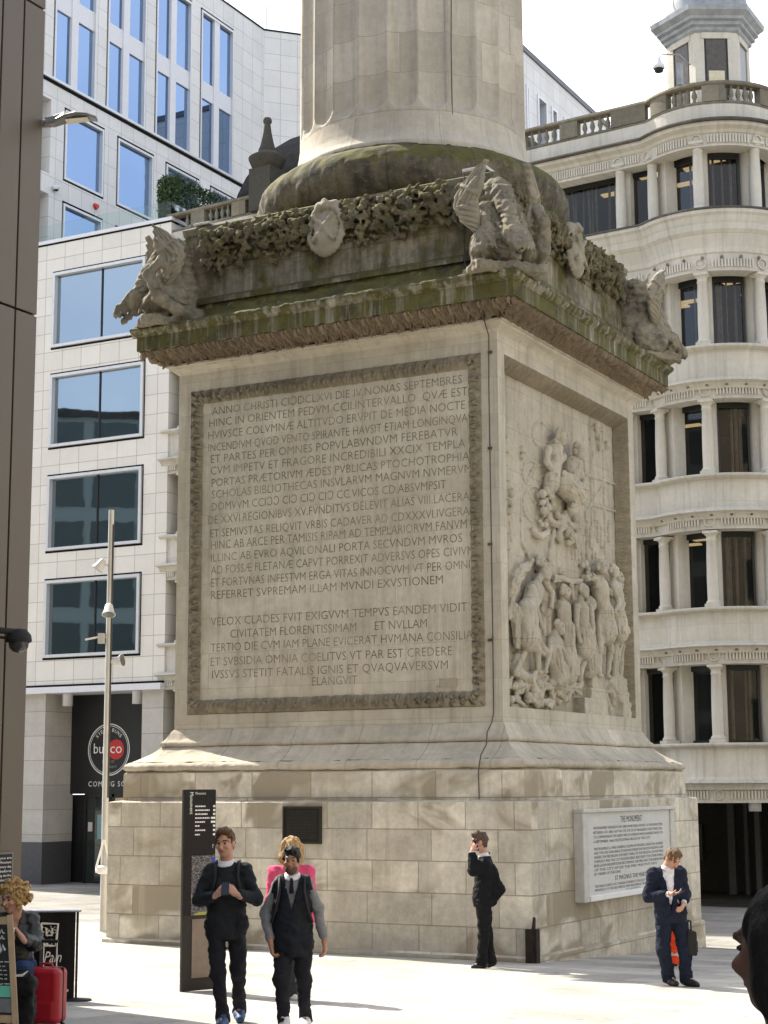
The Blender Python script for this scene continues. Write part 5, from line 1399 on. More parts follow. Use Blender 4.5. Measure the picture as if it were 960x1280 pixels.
# ------------------------------------------------------------------ second office block rising behind the stone building
c, d = ray(658, 68); dep = 76.0
P0 = at_depth(658, 68, dep); BX = P0[0]; ZB2 = P0[2]
ob = thing('rear_office_block', (BX, P0[1], 0), 0, 'pale flat roofed office block rising behind the stone balustrade', 'building')
def rp(name, mb, mat, parent=None):
    mb.v = [(x-BX, y-P0[1], z) for x, y, z in mb.v]; return mb.build(name, mat, parent or ob)
ya = P0[1]-1.6; yb = P0[1]+40
wins = []
for px0, px1, py in ((657, 661, 105), (671, 683, 117), (688.5, 696, 130), (704, 713, 143)):
    a = on(px0, py, 0, BX); b = on(px1, py+10, 0, BX); wins.append((a[1], b[1], a[2]))
mb = MB(); zt = min(w_[2] for w_ in wins); e = ya
mb.box(BX-8, ya, zt, BX, yb, ZB2); mb.box(BX-8, ya, -.5, BX, yb, zt-6)
for y0, y1, z_ in wins: mb.box(BX-8, e, zt-6, BX, y0, zt); e = y1
mb.box(BX-8, e, zt-6, BX, yb, zt)
rp('wall', mb, MAT['clad_up'])
mb = MB(); mb.box(BX-8.1, ya-.1, ZB2, BX+.08, yb, ZB2+.25); rp('roof_capping', mb, plain('grey_capping', (.10, .10, .11), .5))
for y0, y1, z_ in wins:
    f = MB(); b = .14; f.box(BX-.4, y0, zt-6, BX+.06, y0+b, zt); f.box(BX-.4, y1-b, zt-6, BX+.06, y1, zt); f.box(BX-.4, y0+b, zt-b, BX+.058, y1-b, zt)
    w_ = rp('window', f, MAT['silver']); p = MB(); p.box(BX-.35, y0+b, zt-6, BX-.34, y1-b, zt-b); rp('pane', p, MAT['glass_up'], w_)
# camera on the turret
q = at_depth(823.5, 84, 45.6); c_ = thing('turret_camera', tuple(q), 0, 'white dome camera on an arm beside the lead roofed turret', 'camera')
mb = MB(); mb.lathe([(.0, .28), (.06, .26), (.07, .16), (.15, .06), (.17, -.02), (.14, -.05)], n=14); mb.build('housing', MAT['white_panel'], c_)
mb = MB(); mb.lathe([(.13, -.05), (.11, -.13), (0, -.17)], n=12); mb.build('dome', MAT['black_frame'], c_)
mb = MB(); mb.tube([(0, 0, .26), (.1, .03, .36), (.5, .25, .34), (.75, .40, .05)], .02, 6); mb.box(.42, .2, -.5, .55, .36, .1); mb.build('bracket', MAT['lead'], c_)

# ------------------------------------------------------------------ bronze panel building on the left
WXX, WYY = 2.10, -13.45
bz = thing('bronze_building', (WXX, WYY, .39), 0, 'tall dark bronze panel clad building corner at the left edge', 'building')
MAT['bronze'] = plain('bronze_panel', (.115, .092, .068), .45, .5, .35, var=.06, scale=.4)
mb = MB(); mb.box(-14, -40, -1, -.06, -.02, 24); mb.build('core_wall', plain('panel_joint_black', (.012, .01, .009), .8), bz)
qs1 = on(52, 397, 0, WXX); qs2 = on(60, 15, 0, WXX); pit = qs2[2]-qs1[2]
yj = on(19, 400, 0, WXX)[1]; wv = WYY-yj
zs = [-1]+[qs1[2]-.39+pit*k for k in range(-1, 4)]
zs = sorted(z for z in zs if z > -1.01 and z < 24)+[24]
npan = 0
for j in range(9):
    y1 = -j*wv; y0 = y1-wv
    for a, b in zip(zs[:-1], zs[1:]):
        p = MB(); p.box(-.06, y0+.014, a+.014, 0, y1-.0 if j == 0 else y1-.014, b-.014)
        p.build('panel', MAT['bronze'], bz, bevel=.004)
for a, b in zip(zs[:-1], zs[1:]):
    p = MB(); p.box(-1.6, -.02, a+.014, -.062, .03, b-.014); p.build('panel', MAT['bronze'], bz)

# ------------------------------------------------------------------ blocks across the street behind the viewer (they show in the office windows)
def across(name, loc, rz, wx, wy, hgt, wallm, label, rows, cols, win_m):
    o = thing(name, (*loc, 0), math.radians(rz), label, 'building', 'blocks across the street')
    mb = MB(); mb.box(-wx/2, -wy, 0, wx/2, 0, hgt); mb.build('wall', wallm, o)
    mb = MB(); mb.box(-wx/2-.3, -wy, hgt, wx/2+.3, .3, hgt+.5); mb.build('roof', MAT['slate'], o)
    for i in range(rows):
        for j in range(cols):
            m_ = MB(); w_ = wx/cols; h_ = hgt/rows; m_.box(-wx/2+w_*(j+.08), 0, h_*(i+.2), -wx/2+w_*(j+.92), .06, h_*(i+.9)); m_.build('window', win_m, o)
    return o
gm = plain('dark_green_glazing', (.03, .05, .048), .25, .6)
across('glass_block', (-60, -36), -38, 26, 20, 29.0, plain('green_grey_spandrel', (.20, .25, .24), .5), 'green grey glazed block across the street from the office', 8, 7, gm)
across('glass_block', (-44, -52), -38, 13, 16, 30.5, plain('dark_slate_panel', (.03, .035, .04), .5), 'dark slate block between two glazed blocks across the street', 8, 3, gm)
across('glass_block', (-40, -66), -38, 24, 20, 41.0, plain('pale_green_spandrel', (.40, .48, .46), .4), 'tallest pale green glazed block across the street', 11, 7, plain('pale_green_glazing', (.22, .31, .30), .2, .6))

def row_block(loc, rz, wx, wy, hgt, col, label, rows, cols):  # unseen blocks added to cut off low sky and deepen shade under mouldings
    o = thing('added_street_block', (*loc, gz(*loc)-.3), math.radians(rz), label, 'building', 'unseen blocks added to screen the sky')
    wm = stone('street_block_stone', col, 1.2, .6, .1, .3, streak=.3, joint=.008, mott=.2); mb = MB(); mb.box(-wx/2, -wy, 0, wx/2, 0, hgt); mb.box(-wx/2, 0, 4.2, wx/2, .25, 4.6); mb.build('wall', wm, o)
    mb = MB(); mb.box(-wx/2-.2, -wy, hgt, wx/2+.2, .5, hgt+.6); mb.build('cornice', wm, o)
    for i in range(rows):
        for j in range(cols):
            w_, h_ = wx/cols, (hgt-1)/rows; m_ = MB(); m_.box(-wx/2+w_*(j+.28), -.02, h_*(i+.25), -wx/2+w_*(j+.72), .03, h_*(i+.82)); m_.build('window', gm, o)
row_block((33, -20), 90, 70, 14, 23, (.42, .38, .30), 'unseen long pale stone block added to screen sky and bounce sun onto the relief', 6, 14)
row_block((12, -58), 0, 52, 16, 25, (.36, .33, .28), 'unseen grey stone block added behind the viewer to screen sky from the inscription', 6, 10)
# ------------------------------------------------------------------ people
def cloth(name, c, rough=.85, var=.18, scale=14, weave=0.0, spec=.15):
    t = NT(name); o = t.obj(); n = t.noise(o, scale, 5, .65)
    cc = t.mix(1.0, c, t.rng(n, .3, .7, 1-var, 1+var), 'MULTIPLY')
    wv = t.noise(o, 220, 2); t.bump(t.math('ADD', t.math('MULTIPLY', wv, .5), t.math('MULTIPLY', n, .6)), .35, .004)
    return t.col(cc, rough, spec)
def skin(name, c):
    t = NT(name); n = t.noise(t.obj(), 22, 4); cc = t.mix(n, (c[0]*.85, c[1]*.78, c[2]*.74), (c[0]*1.1, c[1]*1.08, c[2]*1.05))
    t.b.inputs['Subsurface Weight'].default_value = .12; t.b.inputs['Subsurface Radius'].default_value = (.02, .008, .004)
    return t.col(cc, .55, .35)
def hairm(name, c):
    t = NT(name); n = t.noise(t.mapv(t.obj(), (60, 60, 9)), 1.0, 5, .7, .8); cc = t.mix(t.rng(n, .3, .7), (c[0]*.45, c[1]*.45, c[2]*.45), (c[0]*1.35, c[1]*1.3, c[2]*1.2))
    t.bump(n, .9, .012); return t.col(cc, .62, .25)
SK = {'fair': skin('fair_skin', (.52, .30, .22)), 'brown': skin('brown_skin', (.36, .20, .13)), 'tan': skin('dark_tan_skin', (.17, .092, .065))}
MAT['eye'] = plain('eye_dark', (.03, .02, .015), .25, .5)
MAT['lip'] = plain('lip', (.33, .13, .11), .5)
MAT['brow'] = plain('eyebrow', (.06, .04, .03), .8)
def unit(v): v = np.array(v, float); return v/(np.linalg.norm(v)+1e-9)
def hand_mesh(wrist, d, pn, curl, thumb, size=1.0):
    """palm, four bent fingers of different length and a thumb; d along the hand, pn out of the palm, thumb = lateral sign"""
    d = unit(d); pn = unit(np.array(pn)-d*(np.array(pn)@d)); lat = np.cross(d, pn)*thumb
    w_ = np.array(wrist, float); s = size
    S = SDF(w_+d*.09*s-.15*s, w_+d*.09*s+.15*s, .0052)
    S.cap(w_-d*.05, w_+d*.01, .026*s, .026*s, k=.02)
    for q in (-.024, -.008, .008, .024): S.cap(w_+d*.015*s+lat*q*.75*s, w_+d*.085*s+lat*q*s, .0165*s, .0135*s, k=.014)
    for i, (q, L) in enumerate(((.027, .070), (.009, .078), (-.009, .073), (-.026, .057))):
        p = w_+d*.088*s+lat*q*s; a = curl*(.55+.08*i)
        for j, f in enumerate((.42, .33, .25)):
            dd = d*math.cos(a)+pn*math.sin(a); e = p+dd*L*f*s
            S.cap(p, e, (.0098-.0010*j)*s, (.0092-.0012*j)*s, k=.005); p = e; a += curl*.62
    p = w_+d*.028*s+lat*.030*s; q = p+(d*.030+lat*.022+pn*.014)*s; r = q+(d*.028+lat*.004+pn*.014*(1+curl))*s
    S.cap(p, q, .0135*s, .0115*s, k=.01); S.cap(q, r, .0112*s, .0085*s, k=.005)
    return S.mesh()
def frame_of(face, up=(0, 0, 1)):
    f = unit(face); r = unit(np.cross(f, up)); u = np.cross(r, f)
    return r, f, u       # r: the person's right when f is forward
class Figure:
    def __init__(s, name, loc, label, J, face, skin='fair', head=1.0, hands=(), rz=None, eyes=True, hh=.0105, build=1.0):
        s.root = thing(name, loc, VIEW_ROT if rz is None else rz, label, 'person'); s.J = {k: np.array(v, float) for k, v in J.items()}; J = s.J; s.hd = head; s.face = unit(face)
        P = np.array(list(J.values())); lo, hi = P.min(0)-.24, P.max(0)+.24; lo[2] = -.02; s.lo, s.hi = lo, hi
        B = s.B = SDF(lo, hi, hh); b = build
        c = J['head']; r, f, u = frame_of(face); k = head; s.r, s.f, s.u = r, f, u
        Rm = np.stack([r, f, u], 1)
        B.ell(c+u*.03*k-f*.012*k, (.076*k, .096*k, .098*k), Rm, k=.02); B.ell(c-u*.045*k+f*.026*k, (.060*k, .066*k, .075*k), Rm, k=.03)
        B.ell(c-u*.098*k+f*.062*k, (.027*k, .024*k, .020*k), Rm, k=.02)
        B.cap(c+f*.085*k+u*.012*k, c+f*.112*k-u*.030*k, .010*k, .0155*k, k=.012); B.ell(c+f*.086*k+u*.030*k, (.055*k, .014*k, .014*k), Rm, k=.02)
        for q in (-1, 1):
            B.ell(c+r*.076*k*q-u*.008*k-f*.01*k, (.014*k, .024*k, .034*k), Rm, k=.008)
            B.ell(c+f*.090*k+r*.031*k*q+u*.008*k, (.017*k, .012*k, .010*k), Rm, k=.008, op='s')
            B.ell(c+f*.070*k+r*.045*k*q-u*.026*k, (.024*k, .022*k, .02*k), Rm, k=.02)
        for dz, rr in ((-.058, .0085), (-.068, .0095)): B.ell(c+f*.090*k+u*dz*k, (.024*k, .011*k, rr*k*.8), Rm, k=.006)
        B.cap(c-u*.05*k-f*.02*k, J['neck'], .057*k, .062*k, k=.04)
        mid = (J['hipL']+J['hipR'])/2; ch = (J['shL']+J['shR'])/2
        B.cap(J['shL'], J['shR'], .055*b, .055*b, k=.05); B.cap(ch-(0, 0, .10), mid+(0, 0, .12), .095*b, .085*b, k=.06); B.cap(J['hipL'], J['hipR'], .085*b, .085*b, k=.06)
        for q in 'LR':
            B.chain([J['sh'+q], J['el'+q], J['ha'+q]], [.052, .042, .028], k=.02)
            B.chain([J['hip'+q], J['kn'+q], J['an'+q]], [.082, .055, .040], k=.03); B.cap(J['an'+q], J['toe'+q], .038, .03, k=.02)
        V, F = B.mesh(); m = np.zeros(len(F), int); cen = V[F].mean(1)-c
        x, y, z = cen@r/k, cen@f/k, cen@u/k
        m[(np.abs(x) < .026) & (y > .07) & (z < -.052) & (z > -.074)] = 2
        m[(np.abs(np.abs(x)-.034) < .019) & (y > .06) & (np.abs(z-.034) < .0065)] = 3
        VV, FF, MM = [V], [F], [m]; n = len(V)
        if eyes:
            for q in (-1, 1):
                S = SDF(c+f*.083*k+r*.032*k*q+u*.008*k-.03, c+f*.083*k+r*.032*k*q+u*.008*k+.03, .004); S.ell(c+f*.081*k+r*.032*k*q+u*.007*k, (.0135*k, .010*k, .007*k), Rm, k=0)
                v_, f_ = S.mesh(); VV.append(v_); FF.append(f_+n); MM.append(np.ones(len(f_), int)); n += len(v_)
        for (q, d, pn, curl, th) in hands:
            v_, f_ = hand_mesh(J['ha'+q]+unit(d)*.01, d, pn, curl, th, 1.04); VV.append(v_); FF.append(f_+n); MM.append(np.zeros(len(f_), int)); n += len(v_)
        s.body = mesh_obj('body', np.concatenate(VV), np.concatenate(FF), [SK[skin], MAT['eye'], MAT['lip'], MAT['brow']], s.root, midx=np.concatenate(MM))
    def grid(s, h=.012, pad=.0): return SDF(s.lo-pad, s.hi+pad, h)
    def add(s, name, S, mat): return sdf_obj(name, S, mat, s.root)
    def hair(s, mat, kind='short', seed=1):
        c, r, f, u, k = s.J['head'], s.r, s.f, s.u, s.hd; Rm = np.stack([r, f, u], 1)
        S = SDF(c-.34*k, c+.26*k, .009)
        if kind == 'short':
            S.ell(c+u*.042*k-f*.022*k, (.086*k, .102*k, .098*k), Rm, k=.02); S.ell(c+u*.108*k+f*.035*k, (.066*k, .066*k, .036*k), Rm, k=.03)
            S.ell(c-f*.06*k-u*.03*k, (.07*k, .05*k, .07*k), Rm, k=.02)
            for q in (-1, 1): S.ell(c+r*.074*k*q+u*.02*k+f*.022*k, (.012*k, .02*k, .045*k), Rm, k=.01)
            S.rough(.012, .02, seed, (1, 1, .5)); S.rough(.008, .05, seed+3)
            S.ell(c+f*.13*k-u*.035*k, (.072*k, .088*k, .108*k), Rm, k=0, op='s')
            for q in (-1, 1): S.ell(c+r*.09*k*q-u*.02*k-f*.0*k, (.03*k, .03*k, .035*k), Rm, k=0, op='s')
        elif kind == 'curly':
            rr = np.random.default_rng(seed)
            S.ell(c+u*.035*k-f*.03*k, (.115*k, .115*k, .115*k), Rm, k=.02)
            for i in range(300):
                a = rr.normal(size=3); a /= np.linalg.norm(a)
                if a@f > .55 and a@u < .45: continue
                if a@u < -.75: continue
                p = c+u*.03*k-f*.025*k+a*rr.uniform(.10, .155)*k; S.ell(p, rr.uniform(.009, .024, 3), k=.004)
            S.rough(.010, .018, seed)
            S.ell(c+f*.125*k-u*.03*k, (.066*k, .085*k, .095*k), Rm, k=0, op='s')
        elif kind == 'long':
            S.ell(c+u*.04*k-f*.03*k, (.100*k, .112*k, .108*k), Rm, k=.02)
            S.chain([c-f*.06*k+u*.02*k, c-f*.085*k-u*.08*k, c-f*.09*k-u*.17*k], [.11*k, .10*k, .06*k], k=.05)
            for q in (-1, 1): S.chain([c+r*.085*k*q+u*.02*k-f*.02*k, c+r*.095*k*q-u*.07*k-f*.04*k, c+r*.07*k*q-u*.14*k-f*.07*k], [.045*k, .045*k, .03*k], k=.04)
            S.rough(.020, .035, seed, (1, 1, .3)); S.rough(.012, .02, seed+1, (1, 1, .25))
            S.ell(c+f*.125*k-u*.04*k, (.064*k, .088*k, .125*k), Rm, k=0, op='s')
        return s.add('hair', S, mat)
    def trousers(s, mat, r=(.108, .082, .068), hem=.06, waist=None, seed=3):
        J = s.J; S = s.grid(); mid = (J['hipL']+J['hipR'])/2
        S.cap(J['hipL']+(0, 0, .05), J['hipR']+(0, 0, .05), .118, .118, k=.05); S.cap(mid+(0, 0, .02), mid+(0, 0, .16), .118, .110, k=.06)
        for q in 'LR':
            d = unit(J['an'+q]-J['kn'+q]); S.chain([J['hip'+q], J['kn'+q], J['an'+q]-d*0.0], [r[0], r[1], r[2]], k=.03)
            S.cap(J['an'+q]-d*.05, J['an'+q]+d*.05, r[2]+.004, r[2]+.012, k=.02)
        S.rough(.009, .04, seed, (1, 1, 1.6)); S.rough(.013, .09, seed+1, (1, 1, 1.2))
        for q in 'LR':
            an = J['an'+q]
            X = np.meshgrid(*S.ax, indexing='ij', sparse=True)
            d = unit(J['an'+q]-J['kn'+q]); dist = (X[0]-an[0])*d[0]+(X[1]-an[1])*d[1]+(X[2]-an[2])*d[2]-.052
            near = ((X[0]-an[0])**2+(X[1]-an[1])**2+(X[2]-an[2])**2) < .16**2
            S.F = np.where(near, np.maximum(S.F, dist.astype(np.float32)), S.F)
        S.cut(mid+(0, 0, .20 if waist is None else waist), (0, 0, 1))
        return s.add('trousers', S, mat)
    def shoes(s, mat, sole=None):
        J = s.J
        for q in 'LR':
            a, t = J['an'+q], J['toe'+q]; S = SDF(np.minimum(a, t)-.14, np.maximum(a, t)+.14, .009)
            h = unit((t-a)*(1, 1, 0)); heel = a-h*.045; heel[2] = a[2]-.045
            S.chain([heel, (heel+t)/2+(0, 0, .006), t], [.048, .052, .042], k=.03, sq=(1, 1, 1.05)); S.cap(a-(0, 0, .04), a+(0, 0, .03), .052, .050, k=.03)
            S.cut(np.minimum(heel, t)*(0, 0, 1)-(0, 0, .042), (0, 0, -1)); S.rough(.004, .03, 3)
            o = s.add('shoe', S, mat)
    def top(s, mat, name, torso=(.175, .15), chest_d=.74, arm=(.082, .068, .058), sleeves=True, hem=0.0, neck=.02, hem_flare=0.0, seed=5, open_v=None, cuff=.015, pad=.0, extra=None):
        """upper garment; torso half widths at chest and waist, chest_d = depth/width ratio"""
        J = s.J; S = s.grid(pad=.06); ch = (J['shL']+J['shR'])/2; mid = (J['hipL']+J['hipR'])/2
        lat = unit((J['shR']-J['shL'])*(1, 1, 0)); fw = np.array([lat[1], -lat[0], 0]); Rm = np.stack([lat, fw, [0, 0, 1]], 1)
        for t in np.linspace(0, 1, 9):
            p = (ch-(0, 0, .12))*(1-t)+(mid+(0, 0, hem))*t; w_ = torso[0]*(1-t)+torso[1]*t+hem_flare*t*t
            S.ell(p, (w_, w_*chest_d, .12), Rm, k=.05)
        S.cap(J['shL']+(0, 0, .005), J['shR']+(0, 0, .005), arm[0]*.92, arm[0]*.92, k=.05); S.cap(ch-(0, 0, .01), J['neck']+(0, 0, .01), .105, .07, k=.05)
        if sleeves:
            for q in 'LR':
                e = J['ha'+q]-unit(J['ha'+q]-J['el'+q])*cuff
                S.chain([J['sh'+q], J['el'+q], e], arm, k=.03)
        if extra: extra(S)
        S.rough(.009, .04, seed, (1, 1, 1.5)); S.rough(.013, .10, seed+1, (1, 1, 1.1))
        S.ell(J['neck']+(0, 0, .075)+s.f*.01, (.064, .07, .075), k=0, op='s')
        S.cut(mid+(0, 0, hem-.06), (0, 0, -1))
        if not sleeves:
            for q, sg in (('L', -1), ('R', 1)): S.cut(J['sh'+q]+lat*sg*.045, lat*sg+np.array([0, 0, .25]))
        else:
            for q in 'LR':
                d = unit(J['ha'+q]-J['el'+q]); e = J['ha'+q]-d*cuff
                X = np.meshgrid(*S.ax, indexing='ij', sparse=True); dist = (X[0]-e[0])*d[0]+(X[1]-e[1])*d[1]+(X[2]-e[2])*d[2]
                near = ((X[0]-e[0])**2+(X[1]-e[1])**2+(X[2]-e[2])**2) < (arm[2]+.035)**2
                S.F = np.where(near, np.maximum(S.F, dist.astype(np.float32)), S.F)
        if open_v:
            # a V opening down the front: apex depth below the neck, half width at the top
            dep, wd = open_v; n = J['neck']
            X = np.meshgrid(*S.ax, indexing='ij', sparse=True)
            a = np.abs((X[0]-n[0])*lat[0]+(X[1]-n[1])*lat[1]); fr = (X[0]-n[0])*fw[0]+(X[1]-n[1])*fw[1]; z = n[2]+.02-X[2]
            vv = np.maximum(a-wd*(1-z/dep), -fr+.02)
            S.F = np.maximum(S.F, -vv.astype(np.float32))
        return s.add(name, S, mat)
    def collar(s, mat, name='collar', r=.062, h=.035):
        J = s.J; n = J['neck']; S = SDF(n-.14, n+.18, .008); m = []
        for k in range(40):
            a = 2*PI*k/40; d = np.array([math.cos(a), math.sin(a), 0]); fr = d@s.f
            p = n+d*r*(1.05)+(0, 0, .045-.02*max(0, fr))+s.f*.012; S.cap(p, p-(0, 0, h)+d*.016, .009, .009, k=.012)
        return s.add(name, S, mat)
def px_local(px0, py0, sc): return lambda px, py, y=0.0: np.array([(px-px0)/sc, y, (py0-py)/sc])
def ground_at(px, dep):
    p = at_depth(px, 1000, dep); return (p[0], p[1], gz(p[0], p[1]))
M_BLACKT = cloth('black_trouser_cloth', (.018, .018, .023)); M_NAVY = cloth('dark_navy_suit_cloth', (.014, .018, .034)); M_BLKS = cloth('black_suit_cloth', (.010, .010, .012))
M_CHAR = cloth('dark_charcoal_knit', (.022, .025, .029)); M_GREY = cloth('grey_marl_knit', (.20, .20, .20)); M_PINK = cloth('hot_pink_fleece', (.62, .085, .18)); M_WHITE = cloth('white_shirt_cotton', (.72, .72, .76), var=.06)
M_GILET = cloth('navy_quilted_gilet', (.012, .014, .02), .6); M_JEAN = cloth('blue_denim', (.03, .055, .12)); M_LEATH = plain('black_leather', (.016, .018, .018), .42, .5, var=.3, scale=20, bump=.3)
M_SHOE = plain('black_shoe_leather', (.012, .011, .011), .4); M_ORANGE = cloth('orange_workwear', (.75, .07, .02)); M_BLUESHOE = plain('blue_trainer', (.02, .055, .13), .6); M_WHSHOE = plain('white_trainer', (.6, .58, .55), .6)
M_STRAP = plain('black_webbing', (.010, .010, .010), .7)

# man with short brown hair, both hands in front of him
L = px_local(285, 1277, 130.3); gl = ground_at(285, 16.35)
m1 = Figure('person', gl, 'man in a dark jumper and white collar walking by the totem, hands joined in front',
  dict(head=L(282.5, 1058, -.05), neck=L(284, 1085, 0), shL=L(264.5, 1092, .0), shR=L(306.5, 1091, .0), elL=L(250.5, 1127, -.03), elR=L(322, 1126, -.03), haL=L(275.5, 1119, -.27), haR=L(300, 1119, -.27),
       hipL=L(272, 1163, 0), hipR=L(297, 1163, 0), knL=L(275.5, 1214, -.06), knR=L(299, 1213, .05), anL=L(283, 1267, -.12), anR=L(298, 1262, .28), toeL=L(281.5, 1273.5, -.28), toeR=L(301, 1273, .13)),
  (-.28, -.95, -.12), 'fair', 1.04, hands=(('L', (.75, -.25, .55), (.5, .75, -.3), .9, 1), ('R', (-.75, -.25, .55), (-.5, .75, -.3), .9, -1)))
m1.trousers(M_BLACKT, (.098, .072, .056)); m1.shoes(M_BLUESHOE); m1.top(M_CHAR, 'jumper', torso=(.172, .172), hem=-.03, arm=(.070, .060, .046)); m1.collar(M_WHITE, 'shirt_collar'); m1.hair(hairm('brown_hair', (.12, .06, .03)), 'short')
def straps(fig, dx=.105, w_=.016):
    for q, sg in (('L', -1), ('R', 1)):
        J = fig.J; ch = (J['shL']+J['shR'])/2; lat = unit((J['shR']-J['shL'])*(1, 1, 0)); fwd = np.array([lat[1], -lat[0], 0])
        mb = MB(); base = ch+lat*sg*dx
        pts = [base-fwd*.13-(0, 0, .05), base+(0, 0, .085)-fwd*.03, base+(0, 0, .07)+fwd*.07, base+fwd*.150-(0, 0, .06), base+lat*sg*.03+fwd*.165-(0, 0, .20), base+lat*sg*.075+fwd*.09-(0, 0, .33)]
        mb.tube(pts, w_, 8); mb.build('backpack_strap', M_STRAP, fig.root)
straps(m1)
q = Vector(gl)
def held(name, fig, local, build, label, cat):
    """an object somebody holds: top-level, placed in the person's frame"""
    t = thing(name, (0, 0, 0), 0, label, cat); m = Matrix.Translation(fig.root.location) @ Matrix.Rotation(fig.root.rotation_euler[2], 4, 'Z') @ Matrix.Translation(Vector(local))
    t.matrix_world = m; build(t); return t
def b_phone(t, rx=0, rz=0):
    R = np.array(Matrix.Rotation(math.radians(rz), 3, 'Z') @ Matrix.Rotation(math.radians(rx), 3, 'X'))
    mb = MB(); mb.obox((0, 0, 0), (.036, .072, .004), R); mb.build('case', M_STRAP, t, bevel=.002)
    mb = MB(); mb.obox(R@np.array([0, 0, .0045]), (.032, .066, .0008), R); mb.build('screen', plain('phone_screen', (.02, .025, .03), .15) if 'phone_screen' not in bpy.data.materials else bpy.data.materials['phone_screen'], t)
held('phone', m1, L(287, 1111.5, -.36), lambda t: b_phone(t, 55), 'dark phone held in both hands by the man in the dark jumper', 'phone')

# man in a dark gilet
L = px_local(366, 1281, 132.3); gl = ground_at(366, 16.1)
m2 = Figure('person', gl, 'dark haired man in a navy gilet, grey sleeves and tie walking towards the viewer',
  dict(head=L(365.5, 1079, -.05), neck=L(366, 1101, 0), shL=L(347.5, 1110, 0), shR=L(384.5, 1109, 0), elL=L(332.5, 1143, .06), elR=L(398, 1139, .0), haL=L(340, 1177, -.10), haR=L(405.5, 1175, -.04),
       hipL=L(355.5, 1183, 0), hipR=L(378, 1183, 0), knL=L(354, 1224, -.12), knR=L(379.5, 1223, .02), anL=L(358.5, 1271, -.22), anR=L(381, 1269, .10), toeL=L(357, 1277, -.36), toeR=L(383, 1277.5, -.06)),
  (-.16, -.98, -.06), 'brown', .93, hands=(('L', (.15, -.15, -1), (.9, .2, .1), 1.0, -1), ('R', (.1, -.1, -1), (-.9, .2, 0), .8, 1)))
m2.trousers(M_BLACKT, (.096, .070, .054)); m2.shoes(M_WHSHOE); m2.top(M_GREY, 'grey_jumper', torso=(.140, .13), arm=(.060, .052, .040), hem=.02); m2.collar(M_WHITE, 'shirt_collar', .058)
m2.top(M_GILET, 'gilet', torso=(.178, .172), sleeves=False, hem=-.03, arm=(.094, .07, .05), open_v=(.30, .075), seed=9, chest_d=.80)
mb = MB(); n_ = m2.J['neck']; mb.tube([n_+(-.005, -.085, .0), n_+(-.005, -.118, -.06), n_+(0, -.130, -.13)], [.016, .019, .022], 8); mb.build('tie', cloth('dark_tie', (.012, .01, .02)), m2.root)
m2.hair(hairm('black_hair', (.018, .016, .016)), 'short', 8); straps(m2, .115, .015)
S = SDF(m2.J['head']-.16, m2.J['head']+.16, .007); c_ = m2.J['head']; Rm = np.stack([m2.r, m2.f, m2.u], 1)
S.ell(c_-m2.u*.072+m2.f*.029, (.060, .065, .056), Rm, k=.01); S.ell(c_-m2.u*.02+m2.f*.10, (.058, .07, .042), Rm, k=0, op='s'); S.ell(c_-m2.u*.064+m2.f*.108, (.028, .04, .016), Rm, k=0, op='s'); S.cut(c_-m2.u*.035, m2.u)
sdf_obj('beard', S, plain('short_black_beard', (.10, .06, .042), .8), m2.root)

# woman in pink walking away
dep = 19.2; sc = CAM_F/dep; L = px_local(367, 1238, sc); gl = ground_at(367, dep)
m3 = Figure('person', gl, 'blonde woman in a hot pink jacket walking away behind the man in the gilet',
  dict(head=L(365.5, 1059, .03), neck=L(366, 1075, .02), shL=L(344.5, 1085, 0), shR=L(386, 1085, 0), elL=L(339, 1122, -.03), elR=L(390, 1122, -.03), haL=L(344, 1148, .10), haR=L(387, 1148, .10),
       hipL=L(357, 1150, 0), hipR=L(376, 1150, 0), knL=L(358, 1192, .05), knR=L(374, 1192, -.03), anL=L(359, 1228, .12), anR=L(371, 1229, -.12), toeL=L(359, 1235, .27), toeR=L(371, 1235, .03)),
  (.1, 1, -.1), 'fair', 1.0, hands=(('L', (.1, .3, -1), (.9, 0, 0), .7, 1), ('R', (-.1, .3, -1), (-.9, 0, 0), .7, -1)), eyes=False)
m3.trousers(cloth('dark_grey_trousers', (.035, .037, .04)), (.10, .08, .07)); m3.shoes(M_WHSHOE); m3.top(M_PINK, 'jacket', torso=(.175, .16), arm=(.072, .064, .05), hem=.0); m3.hair(hairm('blonde_hair', (.42, .27, .12)), 'long', 4)

# man on the phone beside the plinth
dep = 24.7; sc = CAM_F/dep; L = px_local(603, 1204, sc); gl = ground_at(603, dep)
m4 = Figure('person', gl, 'man in a black suit talking on a phone, standing sideways against the stone plinth',
  dict(head=L(598.5, 1051.5, 0), neck=L(605.5, 1069, 0), shL=L(604, 1078, -.16), shR=L(608, 1078, .18), elL=L(590, 1086, -.24), elR=L(612, 1108, .20), haL=L(588.5, 1063, -.17), haR=L(606, 1122, .22),
       hipL=L(602, 1127, -.09), hipR=L(604, 1127, .09), knL=L(602, 1164, -.09), knR=L(606.5, 1163, .09), anL=L(598.5, 1196, -.10), anR=L(611, 1195, .09), toeL=L(589, 1202, -.12), toeR=L(602, 1200.5, .05)),
  (-1, .05, -.05), 'fair', 1.06, hands=(('L', (.35, .25, .9), (.4, .8, -.2), 1.0, -1), ('R', (-.2, 0, -1), (0, -1, 0), .7, 1)))
m4.trousers(M_BLKS, (.105, .082, .070)); m4.shoes(M_SHOE); m4.collar(M_WHITE, 'shirt_collar', .06)
m4.top(M_BLKS, 'suit_jacket', torso=(.185, .165), chest_d=.78, hem=.02, arm=(.088, .076, .062), hem_flare=.035, extra=lambda S: S.chain([L(615, 1085, -.02), L(622, 1109, -.05), L(615, 1122, -.05)], [.05, .075, .05], k=.06))
